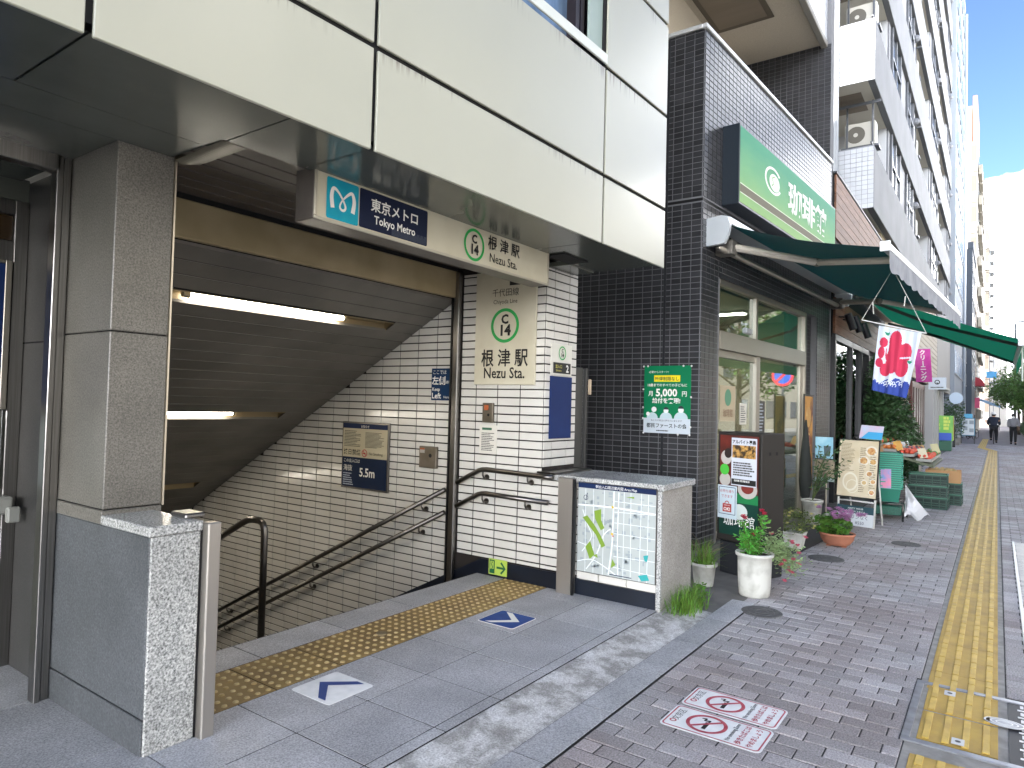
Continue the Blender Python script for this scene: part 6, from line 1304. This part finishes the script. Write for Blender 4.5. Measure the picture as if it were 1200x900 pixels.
# street level of the block
mk('base_wall', MB().box(18.75,25.6,2.35,2.5,0,5.95), M('base beige', '#a8997f', .8, c2='#988a72', vs=3), ap); mk('red_entrance', MB().box(25.6,30.2,2.25,2.5,0,2.6), M('red brown door', '#5a2620', .5, c2='#43201c', vs=2, stretch=(6,1,1)), ap)
q = MB()
for i in range(5): q.box(25.9+i*.85,26.4+i*.85,2.22,2.26,.1,2.4)
mk('entrance_panels', q, M('dark red panel', '#3a1915', .4), ap)
for i in range(16): mk('siding_board', MB().cbox(25.2,35.8,2.20,2.26,2.70+i*.2,2.885+i*.2,.01), M('pale siding', '#b8ad9a', .7), ap)
for i in range(5): mk('pale_column', MB().cbox(30.5+i*1.5,30.95+i*1.5,2.0,2.4,0,2.65,.02), M('column paint', '#a3a3a0', .7), ap)
mk('recess_dark', MB().box(30.2,46,2.6,2.8,0,5.95), M('recess dark grey', '#4c4a47', .8), ap); mk('upper_base', MB().box(35.9,46,2.2,2.6,2.7,5.95), M('upper base', '#a7a49e', .8), ap); mk('balcony_canopy', MB().cbox(33,36,1.7,2.2,2.55,2.66,.02), M('canopy white', '#b9b9b5', .6), ap)  # back wall of the recess in one even dark grey
# ================================================================== FURTHER ALONG THE STREET
def block(name, label, x0, x1, y0, y1, h, col, floors, cols_, wcol='#3f4750', front=True, band_col=None, z0=3.2, col2=None):
    t = thing(name, label, 'building', ((x0+x1)/2,(y0+y1)/2,0)); mk('walls', MB().box(x0,x1,y0,y1,-.14,h), M('wall '+col, col, .75, c2=col2 or col, vs=1), t)
    mk('parapet', MB().cbox(x0-.06,x1+.06,y0-.06,y0+.3,h,h+.5,.02), M('parapet '+col, col, .7), t)
    g = M('block window '+wcol, wcol, .1, spec=.8); fh = (h-z0)/floors; fm_ = M('block sash', '#85888a', .5); w = (x1-x0)/cols_
    for i in range(floors):
        for j in range(cols_):
            z = z0+i*fh+fh*.28; a = x0+j*w+w*.2; p = mk('window', MB().box(a,a+w*.6,y0-.03,y0+.02,z,z+fh*.5), g, t); mk('window_frame', MB().box(a-.06,a+w*.6+.06,y0-.06,y0-.031,z-.08,z-.01).box(a+w*.29,a+w*.31,y0-.05,y0-.031,z,z+fh*.5), fm_, p)
        z = z0+i*fh+fh*.28; ny = 2
        for j in range(ny):
            a = y0+.35+j*.9; p = mk('side_window', MB().box(x0-.03,x0+.02,a,a+.45,z,z+fh*.5), g, t)
        if band_col: mk('balcony', MB().cbox(x0-.12,x1+.05,y0-.45,y0-.05,z0+i*fh,z0+i*fh+.95,.02), M('balcony '+band_col, band_col, .6), t)
    return t
b1 = block('glass_building', 'narrow pale building with blue reflecting windows past the apartment block', 46.3,57,2.0,12,30,'#8a929b',10,6,'#6f8aa8')
mk('drain_pipe', MB().tube([(57.1,1.9,0),(57.1,1.9,30)], .10, 8), M('pipe steel', '#8e98a3', .4, .4), b1)
b2 = block('dark_building', 'dark blue grey slab building in front of the cream tower', 59,67,1.5,9,13.6,'#3a434e',5,3,'#232a33')
tA = thing('cream_tower', 'slender cream tower block with balcony column and red roof fin', 'building', (80,4,0))
crm_ = M('cream tower wall', '#918c82', .8); mk('walls', MB().box(75,90,1.55,9,-.14,26.8), crm_, tA); mk('plant_room', MB().box(75.5,84,2.0,5,26.8,30.4), M('plant room brown', '#7d6a5c', .8), tA); mk('red_fin', MB().cbox(75.2,84,1.60,1.95,26.8,31.2,.02), M('red fin', '#93564c', .7), tA)
for i in range(9):
    z = 1.2+i*2.85; r_ = mk('balcony_recess', MB().box(74.96,75.02,1.62,2.05,z+1.0,z+2.5), M('recess brown', '#5b534b', .8), tA); mk('balcony_rail', MB().cbox(74.90,75.0,1.58,2.08,z,z+1.0,.02), M('tower rail', '#8d897f', .6), tA)
    for j in range(4): mk('window', MB().box(76.5+j*3.4,78.5+j*3.4,1.50,1.56,z+.7,z+2.2), winm, tA); mk('front_balcony', MB().cbox(76+j*3.4,79+j*3.4,1.2,1.5,z,z+.9,.02), MATS['tower rail'], tA)
tB = thing('tan_tower', 'distant tan and cream tower with stacked balconies', 'building', (115,4,0))
mk('walls', MB().box(110,122,.95,9,12,26.4), crm_, tB); mk('lower_walls', MB().box(109.9,122,.93,9,-.14,12), M('tan wall', '#a58f84', .8), tB)
for i in range(9): z = 1+i*2.85; mk('balcony', MB().cbox(109.5,113,.90,1.45,z,z+1.0,.02), M('far balcony', '#8f8c86', .6), tB); mk('recess', MB().box(109.86,109.94,.98,1.40,z+1.05,z+2.6), MATS['recess brown'], tB)
tC = thing('stair_tower', 'open steel stair tower beside the tan tower', 'stair tower', (112,.6,0)); q = MB()
for (x, y) in ((111,.42),(111,.86),(114,.42),(114,.86)): q.box(x-.05,x+.05,y-.04,y+.04,-.14,25)
mk('columns', q, M('stair steel', '#7e8489', .5, .4), tC)
for i in range(17): mk('landing', MB().box(110.9,114.1,.38,.92,i*1.48,i*1.48+.14), MATS['stair steel'], tC)
b4 = block('white_house', 'distant white corner building at the end of the pavement', 128,140,-1.2,7,13,'#c4c3bd',4,4,'#6a7078')
b5 = block('grey_shops', 'low grey shop row between the apartment block and the dark building', 57.4,58.9,1.85,8,6.5,'#8d8a86',2,1)
b6 = block('brown_building', 'brown brick building beyond the dark building', 67.2,74.8,1.6,9,9.5,'#6d5547',3,3)
b7 = block('far_block', 'hazy pale office block closing the street', 160,175,-8,-2,18,'#b9bcc0',6,4,'#8890a0')
# signs along the shops
def plate_sign(name, label, cat, x, y0, y1, z0, z1, col, th=.08, extra=None):
    t = thing(name, label, cat, (x,(y0+y1)/2,z0)); mk('panel', MB().cbox(x,x+th,y0,y1,z0,z1,.01), M('panel '+col, col, .45), t); mk('bracket', MB().tube([(x+th/2,y1,z1-.05),(x+th/2,2.4,z1-.05)], .02, 6), wfm, t); return t
t = thing('pink_banner', 'vertical magenta banner with white katakana behind the ice flag', 'banner', (20.6,1.6,2.36)); F = XF(20.5)
pF = Fr((20.5,1.72,2.34), (0,-.99,-.0), (0,.06,.99)); mk('cloth', MB().slab(pF, .0, .36, 0, .86, 0, .006), M('magenta cloth', '#c9379a', .7, c2='#d85aa8', vs=5), t)
for i, ch in enumerate('クリーニング'): text('lettering', ch if ch != 'ー' else '|', pF, .18, .72-i*.135, .14, inkwhite, t, .01, bold=.03)
mk('pole', MB().tube([pF.p(-.01,.88,0), pF.p(.40,.88,0)], .012, 6).tube([pF.p(-.01,.88,0), (20.5,2.3,3.25)], .012, 6), whitep, t)
t = plate_sign('white_shop_sign', 'small white projecting sign with round black emblem beyond the pink banner', 'sign', 25.2, 1.30, 1.78, 2.30, 2.68, '#b9c4cf'); F = XF(25.19); mb = MB(); mb.ring(F, -1.54, 2.53, .05, .075, .002, 20); mb.disc(F, -1.54, 2.50, .035, .002, 3); mk('emblem', mb, inkblack, t); mb = MB(); fakelines(mb, F, -1.72, -1.36, 2.34, 2.40, 1, .002, seed=2); mk('print', mb, MATS['grey print'], t)
t = thing('round_sign', 'round pale sign disc projecting from the shops further on', 'sign', (37.6,1.6,2.1)); mk('disc', MB().tube([(37.5,1.55,2.3),(37.6,1.55,2.3)], .27, 24), M('disc pale', '#a9bccf', .4), t); mk('bracket', MB().tube([(37.55,1.8,2.3),(37.55,2.4,2.3)], .025, 6), wfm, t)
plate_sign('magenta_sign', 'square magenta sign box high on the far shops', 'sign', 72, 1.25, 1.85, 2.2, 3.1, '#c2336b', .2)
plate_sign('blue_sign', 'blue arrow shaped road sign hanging far down the street', 'sign', 78, .05, .85, 5.1, 5.7, '#2f93cc', .06)
t = thing('red_canopy', 'small curved red canopy on the far building', 'canopy', (70,1.5,4.3)); mk('cover', (lambda q, pr: (q.f.append(tuple(range(len(pr)))), [q.f.append((i, (i+1) % len(pr), (i+1) % len(pr)+len(pr), i+len(pr))) for i in range(len(pr))]) and (q.P([(68.5,y,z) for y, z in pr]), q.P([(71,y,z) for y, z in pr])) and q)(MB(), [(1.6,4.0)]+[(1.6-.75*math.sin(a*.314), 4.0+.75*math.cos(a*.314)) for a in range(6)]), M('red canopy cloth', '#8e2330', .7), t)
t = thing('blue_canopy', 'pale blue shop canopy at the end of the pavement', 'canopy', (92,.6,3)); q = MB(); q.face((90,2.0,3.6),(90,-.3,2.7),(95,-.3,2.7),(95,2.0,3.6)); q.face((90,2.0,3.55),(95,2.0,3.55),(95,-.3,2.65),(90,-.3,2.65)); q.face((90,-.3,2.7),(90,2.0,3.6),(90,2.0,3.3),(90,-.3,2.4)); mk('cover', q, M('pale blue cloth', '#8fb3d8', .7), t); mk('posts', MB().tube([(90.1,-.2,0),(90.1,-.2,2.6)], .04, 6), wfm, t)
t = thing('lime_sign', 'tall lime green standing sign on a dark green base by the pale columns', 'standing sign', (34.3,1.9,0)); mk('base', MB().cbox(33.9,34.6,1.55,2.3,0,.42,.02), M('sign base green', '#1e5a43', .5), t); mk('panel', MB().cbox(34.1,34.35,1.50,2.35,.42,1.48,.02), M('lime face', '#5fb04a', .45, c2='#86bf52', vs=3), t); mk('blue_foot', MB().cbox(34.08,34.1,1.56,2.28,.43,.75,.005), M('blue face', '#2a55b8', .5), t)
F = XF(34.09); mb = MB(); 
for i in range(2): fakelines(mb, F, -2.2+.35*i, -1.95+.35*i, .85, 1.42, 4, .002, .8, 40+i)
mk('print', mb, M('lime print', '#c9d860', .6), t); mk('yellow_side', MB().box(34.1,34.35,1.485,1.499,.45,1.45), M('side ochre', '#b59a4e', .6), t)
t = thing('white_a_board', 'white notice board on black legs standing further along the pavement', 'A-board', (44.2,1.3,0)); q = MB()
for y in (.98,1.58): q.tube([(44.2,y,0),(44.3,y,1.55)], .025, 6)
mk('legs', q, blackp, t); mk('panel', MB().cbox(44.18,44.24,.96,1.60,.42,1.38,.01), M('aboard frame', '#2f6f8a', .5), t); F = XF(44.175); mk('sheet', MB().rect(F, -1.56, -1.0, .46, 1.34, .002), M('aboard white', '#c3cdd2', .5), t); mb = MB()
for (a, b) in ((-1.5,1.05),(-1.22,1.05),(-1.5,.72),(-1.22,.62)): mb.rect(F, a, a+.2, b, b+.2, .004)
mk('print', mb, M('aboard print', '#8b979e', .6), t); mk('blue_top', MB().cbox(44.18,44.26,1.08,1.46,1.38,1.60,.01), M('aboard blue', '#4aa3cc', .5), t)
t = thing('dark_a_board', 'small black chalkboard leaning by the lime sign', 'A-board', (38.2,1.9,0)); mk('panel', MB().slab(Fr((38.0,2.2,0),(0,-1,0),(.25,0,.97)), 0, .6, .1, 1.0, 0, .03), blackp, t); mk('sheet', MB().slab(Fr((37.98,2.05,0),(0,-1,0),(.25,0,.97)), 0, .3, .75, 1.0, .03, .035), MATS['paper'], t)
mk('foot', MB().slab(Fr((38.3,2.2,0),(0,-1,0),(-.2,0,.97)), 0, .6, 0, .95, 0, .03), blackp, t)
t = thing('pavement_shrub', 'dark rounded shrub standing behind the white notice board', 'shrub', (41.5,2.0,0)); mb = MB(); clump(mb, (41.6,1.85,1.2), (1.0,.55,1.0), 800, .14); clump(mb, (42.5,1.85,1.9), (.7,.5,.8), 500, .14); mk('foliage', mb, ldark, t); mk('planter', MB().cbox(41.0,42.6,1.55,2.2,0,.35,.02), MATS['concrete'], t)
# pole props by the produce table
one('white_poles', MB().tube([(18.4,1.72,0),(18.2,1.86,1.05)], .022, 6).tube([(18.42,1.66,0),(18.35,1.70,.85)], .018, 6), whitep, 'two thin white props leaning beside the evergreen shrub', 'props')
# street trees on the kerb side
def tree(label, x, y, h, cr, seed, n=4600, ls=.19, mat=None):
    t = thing('street_tree', label, 'tree', (x,y,0), 'street trees on the kerb side'); rs = random.Random(seed); q = MB()
    q.tube([(x,y,-.1),(x+.05,y,h*.25),(x-.04,y+.05,h*.5),(x,y,h*.9)], [.13,.11,.085,.03], 8)
    tips = []
    for k in range(9):
        a = k*2.4+rs.random(); l = cr*rs.uniform(.5,.95); zb = h*rs.uniform(.32,.7); tip = (x+math.cos(a)*l, y+math.sin(a)*l, zb+l*.6); q.tube([(x,y,zb),(x+math.cos(a)*l*.5,y+math.sin(a)*l*.5,zb+l*.4),tip], [.05,.03,.012], 6); tips.append(tip)
    mk('trunk', q, MATS['bark'], t, True); mb = MB()
    for tp in tips+[(x,y,h*.92),(x,y,h*.75),(x+.2*cr,y-.3*cr,h*.6),(x-.3*cr,y+.3*cr,h*.55)]: clump(mb, tp, (cr*.48,cr*.48,cr*.36), n//13, ls, .55, .3)
    mk('crown', mb, mat or lolive, t); return t
tree('nearest leafy street tree behind the pedestrian', 52, -2.0, 4.9, 1.9, 1)
tree('second street tree down the kerb, crown overlapping the first', 60, -1.8, 5.6, 2.0, 2)
tree('third street tree down the kerb, low behind the cyclist', 72, -1.5, 5.2, 2.1, 3)
tree('last street tree near the pale blue canopy', 88, -2.2, 6.5, 2.6, 4, 3600, .26)
tree('street tree across the kerb, nearer of two only seen mirrored in shop windows', 24, -4.6, 6.0, 1.9, 5, 3600, .18)
tree('street tree across the kerb, further of two only seen mirrored in shop windows', 33, -4.8, 6.2, 2.0, 6, 3600, .18)
t = thing('hedge', 'low green hedge along the far kerb beside the trees', 'hedge', (58,-2.2,0)); mb = MB()
for k in range(16): clump(mb, (48+k*2.2,-1.9-.1*(k % 2),.55), (1.2,.5,.6), 170, .16)
mk('foliage', mb, ldark, t)
t = thing('street_lamp', 'street lamp with short arm above the bright green awning', 'street lamp', (76,-1.32,0)); mk('pole', MB().tube([(76,-1.32,-.1),(76,-1.32,9.9),(76,-1.38,10.05),(76,-1.85,10.1)], [.12,.09,.07,.07], 8), M('lamp pole', '#6d7478', .5, .4), t); mk('lamp_head', MB().cbox(75.8,76.2,-2.0,-1.4,10.0,10.14,.03), MATS['lamp pole'], t)
# ================================================================== PEOPLE
def skin(name, J, E_, mat, parent, sub=2):
    me = bpy.data.meshes.new(name); org = ORG[parent.name]; names = list(J); me.from_pydata([Vector(J[n][0])-org for n in names], [(names.index(a), names.index(b)) for a, b in E_], []); o = bpy.data.objects.new(name, me); COL.objects.link(o); o.parent = parent; me.materials.append(mat)
    md = o.modifiers.new('Skin', 'SKIN'); me.skin_vertices.new() if not me.skin_vertices else None
    for i, n in enumerate(names): r = J[n][1]; me.skin_vertices[0].data[i].radius = (r if isinstance(r, tuple) else (r, r)); 
    me.skin_vertices[0].data[0].use_root = True; s_ = o.modifiers.new('Subdivision', 'SUBSURF'); s_.levels = sub; s_.render_levels = sub; md.use_smooth_shade = True; return o
sk = M('skin tone', '#b98d72', .6)
def person(label, base, face, pose, jacket, trousers, hair, hat=None):
    """pose: joints in local (forward f, left l, up z); face is the walking direction"""
    t = thing('person', label, 'person', base); f = Vector((math.cos(face), math.sin(face), 0)); l = Vector((-f.y, f.x, 0)); B = Vector(base)
    def P_(p): return tuple(B+f*p[0]+l*p[1]+Vector((0,0,p[2])))
    J = {k: (P_(v[0]), v[1]) for k, v in pose.items()}
    E_ = [('pelvis','chest'),('chest','neck'),('neck','head'),('head','crown'),('chest','shL'),('shL','elL'),('elL','haL'),('chest','shR'),('shR','elR'),('elR','haR'),('pelvis','hipL'),('hipL','knL'),('knL','anL'),('anL','toL'),('pelvis','hipR'),('hipR','knR'),('knR','anR'),('anR','toR')]
    skin('body', {k: (v[0], (tuple(x*.72 for x in v[1]) if isinstance(v[1], tuple) else v[1]*(.72 if k in ('pelvis','chest','shL','shR','elL','elR','hipL','hipR','knL','knR') else 1))) for k, v in J.items()}, E_, sk, t)
    def grow(keys, d): return {k: (J[k][0], (J[k][1]+d if not isinstance(J[k][1], tuple) else (J[k][1][0]+d, J[k][1][1]+d))) for k in keys}
    skin('jacket', grow(['pelvis','chest','neck','shL','elL','haL','shR','elR','haR'], .03), [('pelvis','chest'),('chest','neck'),('chest','shL'),('shL','elL'),('elL','haL'),('chest','shR'),('shR','elR'),('elR','haR')], jacket, t)
    skin('trousers', grow(['pelvis','hipL','knL','anL','hipR','knR','anR'], .02), [('pelvis','hipL'),('hipL','knL'),('knL','anL'),('pelvis','hipR'),('hipR','knR'),('knR','anR')], trousers, t)
    hd = Vector(P_(pose['head'][0])); mk('hair', MB().ball(hd+Vector((0,0,.06))-f*.015, .108, 12, 8, (1,1,.95)), hair, t, True)
    if hat: mk('hat', MB().lathe([(.0001,.20),(.09,.19),(.115,.11),(.12,.09),(.19,.07),(.19,.062)], tuple(hd), 16), hat, t, True)
    for k_ in ('anL','anR'):
        a_ = Vector(P_(pose[k_][0])); b_ = Vector(P_(pose['to'+k_[2]][0])); mk('shoe', MB().tube([a_-Vector((0,0,.03))-f*.03, (a_+b_)/2-Vector((0,0,.02)), b_+f*.03], [.055,.055,.04], 8), inkblack, t, True)
    for s_ in (-1, 1): mk('eye', MB().ball(hd+f*.095+l*s_*.032+Vector((0,0,.02)), .012, 6, 4), inkblack, t)
    mk('face_mask', MB().ball(hd+f*.055-Vector((0,0,.045)), .062, 8, 6), whitep, t, True)
    return t
walkpose = {'pelvis':((0,0,.92),.12),'chest':((.02,0,1.25),(.16,.12)),'neck':((.03,0,1.43),.055),'head':((.04,0,1.52),.085),'crown':((.04,0,1.60),.07),'shL':((.02,.18,1.36),.06),'elL':((-.03,.23,1.10),.045),'haL':((.06,.22,.88),.03),'shR':((.02,-.18,1.36),.06),'elR':((.03,-.23,1.10),.045),'haR':((.12,-.20,.92),.03),'hipL':((0,.09,.88),.09),'knL':((.14,.09,.50),.06),'anL':((.12,.09,.09),.04),'toL':((.26,.10,.04),.035),'hipR':((0,-.09,.88),.09),'knR':((.02,-.09,.48),.06),'anR':((-.20,-.09,.12),.04),'toR':((-.08,-.10,.05),.035)}
person('pedestrian in grey jacket and black trousers walking towards the camera', (46,-.72,0), math.pi, walkpose, M('grey jacket', '#77787c', .85), M('black trousers', '#17181b', .85), M('dark hair', '#1b1714', .7))
one('shoulder_bag', MB().cbox(45.75,45.95,-1.0,-.86,.75,1.0,.03), M('brown bag', '#4a382b', .7), 'small brown bag at the side of the grey jacket pedestrian', 'bag')
# cyclist
bx, by = 45.6, .15
bk_ = thing('bicycle', 'dark bicycle under the rider on the tactile path', 'bicycle', (bx,by,0)); rub = M('tyre rubber', '#1a1a1b', .8); bf = M('bike frame', '#2a3038', .4, .4)
for dx in (-.52,.52):
    q = MB().tube([(bx+dx+.31*math.cos(a*.2618), by, .33+.31*math.sin(a*.2618)) for a in range(24)], .02, 6, True); wv_ = mk('wheel', q, rub, bk_, True); q = MB()
    for a in range(8): q.tube([(bx+dx,by,.33),(bx+dx+.30*math.cos(a*.785),by,.33+.30*math.sin(a*.785))], .003, 4)
    mk('spokes', q, steel2, wv_)
mk('frame', MB().tube([(bx-.52,by,.33),(bx-.15,by,.75),(bx+.0,by,.35),(bx-.52,by,.33)], .016, 6).tube([(bx,by,.35),(bx+.38,by,.80),(bx+.52,by,.33)], .016, 6).tube([(bx+.38,by,.8),(bx+.34,by,1.02)], .014, 6), bf, bk_); mk('saddle', MB().ball((bx-.17,by,.82), .10, 8, 5, (1.2,.8,.5)), blackp, bk_, True); mk('handlebar', MB().tube([(bx+.22,by-.27,1.02),(bx+.34,by,1.04),(bx+.22,by+.27,1.02)], .013, 6), steel2, bk_); mk('basket', MB().cbox(bx+.42,bx+.68,by-.17,by+.17,.78,1.0,.02), M('bike basket', '#3a3a3a', .6), bk_); mk('mudguard', MB().tube([(bx-.52+.35*math.cos(a*.3),by,.33+.35*math.sin(a*.3)) for a in range(2,11)], .018, 6), bf, bk_)
ridepose = {'pelvis':((-.17,0,.93),.13),'chest':((.02,0,1.28),(.17,.13)),'neck':((.08,0,1.46),.055),'head':((.11,0,1.55),.085),'crown':((.11,0,1.63),.07),'shL':((.03,.19,1.38),.062),'elL':((.12,.25,1.16),.046),'haL':((.26,.26,1.05),.03),'shR':((.03,-.19,1.38),.062),'elR':((.12,-.25,1.16),.046),'haR':((.26,-.26,1.05),.03),'hipL':((-.12,.10,.90),.095),'knL':((.20,.12,.62),.065),'anL':((.05,.12,.28),.042),'toL':((.20,.12,.22),.035),'hipR':((-.12,-.10,.90),.095),'knR':((.12,-.12,.50),.065),'anR':((-.03,-.12,.15),.042),'toR':((.12,-.12,.10),.035)}
person('cyclist in dark clothes and wide white hat riding along the tactile path', (bx,by,0), 0.0, ridepose, M('navy coat', '#1d2433', .85), M('dark trousers', '#1a1c22', .85), MATS['dark hair'], M('white hat', '#cfcfca', .7))
# parked bicycles by the shops
def bike(label, x, y, rz):
    t = thing('parked_bicycle', label, 'bicycle', (x,y,0), 'bicycles parked by the far shops'); c_, s_ = math.cos(rz), math.sin(rz); T_ = lambda a, b, z: (x+a*c_-b*s_, y+a*s_+b*c_, z)
    for dx in (-.5,.5): mk('wheel', MB().tube([T_(dx+.3*math.cos(a*.2618), 0, .32+.3*math.sin(a*.2618)) for a in range(24)], .02, 6, True), rub, t)
    mk('frame', MB().tube([T_(-.5,0,.32),T_(-.12,0,.75),T_(0,0,.35),T_(.38,0,.8),T_(.5,0,.32)], .018, 6).tube([T_(.38,0,.8),T_(.34,0,1.0)], .014, 6), bf, t); mk('saddle', MB().cbox(T_(-.2,0,0)[0]-.12,T_(-.2,0,0)[0]+.12,T_(-.2,0,0)[1]-.06,T_(-.2,0,0)[1]+.06,.80,.85,.01), blackp, t); mk('handlebar', MB().tube([T_(.25,-.25,1.0),T_(.34,0,1.03),T_(.25,.25,1.0)], .013, 6), steel2, t)
bike('parked bicycle nearest the white notice board', 52, 1.35, .35); bike('parked bicycle behind another, further towards the canopy', 55, 1.3, .4)
# ================================================================== ACROSS THE STREET (seen in reflections)
for i, (x0, x1, h, c_, lab) in enumerate(((-30,-14,14,'#a3a19b','beige block across the street, furthest back along the road'),(-13.5,0,17,'#b9b6ae','grey white block across the street from the station'),(.5,12,13,'#b5ada0','sand coloured block across the street from the cafe'),(12.5,26,18,'#b4b2ac','pale block across the street from the wooden shop'),(26.5,44,15,'#b0a89c','tan block across the street from the apartments'),(44.5,66,14,'#a9a294','taupe block across the street, second furthest ahead'),(66.5,90,17,'#b3ab9c','greige block across the street, third along ahead'),(90.5,125,16,'#a8a49c','dull block across the street, furthest ahead'))):
    t = thing('opposite_building', lab, 'building', ((x0+x1)/2,-22,0), 'buildings across the street'); mk('walls', MB().box(x0,x1,-30,-16.6,-.14,h), M('opp wall '+c_, c_, .8, c2=c_, vs=1), t)
    for fl_ in range(int(h//3)-0):
        for j in range(int((x1-x0)//2.6)): a = x0+.5+j*2.6; mk('window', MB().box(a,a+1.6,-16.62,-16.56,.9+fl_*3,2.3+fl_*3), M('opp glass', '#46525c', .1), t)
t = thing('no_parking_sign', 'round red and blue no parking sign on a kerb pole, mirrored in the cafe glass', 'road sign', (22.3,-2.35,0)); F = Fr((22.3,-2.35,2.62), (-.35,-.94,0), (0,0,1))
mk('pole', MB().tube([(22.34,-2.35,-.1),(22.34,-2.35,3.0)], .035, 8), wfm, t); mk('disc', MB().disc(F, 0, 0, .32, .01), M('sign blue', '#1f4fae', .5), t); mb = MB(); mb.ring(F, 0, 0, .25, .33, .014); ribbon(mb, F, [(-.19,.19),(.19,-.19)], .08, .013); mk('red_ring', mb, M('sign red', '#c52636', .5), t)
flush_text()
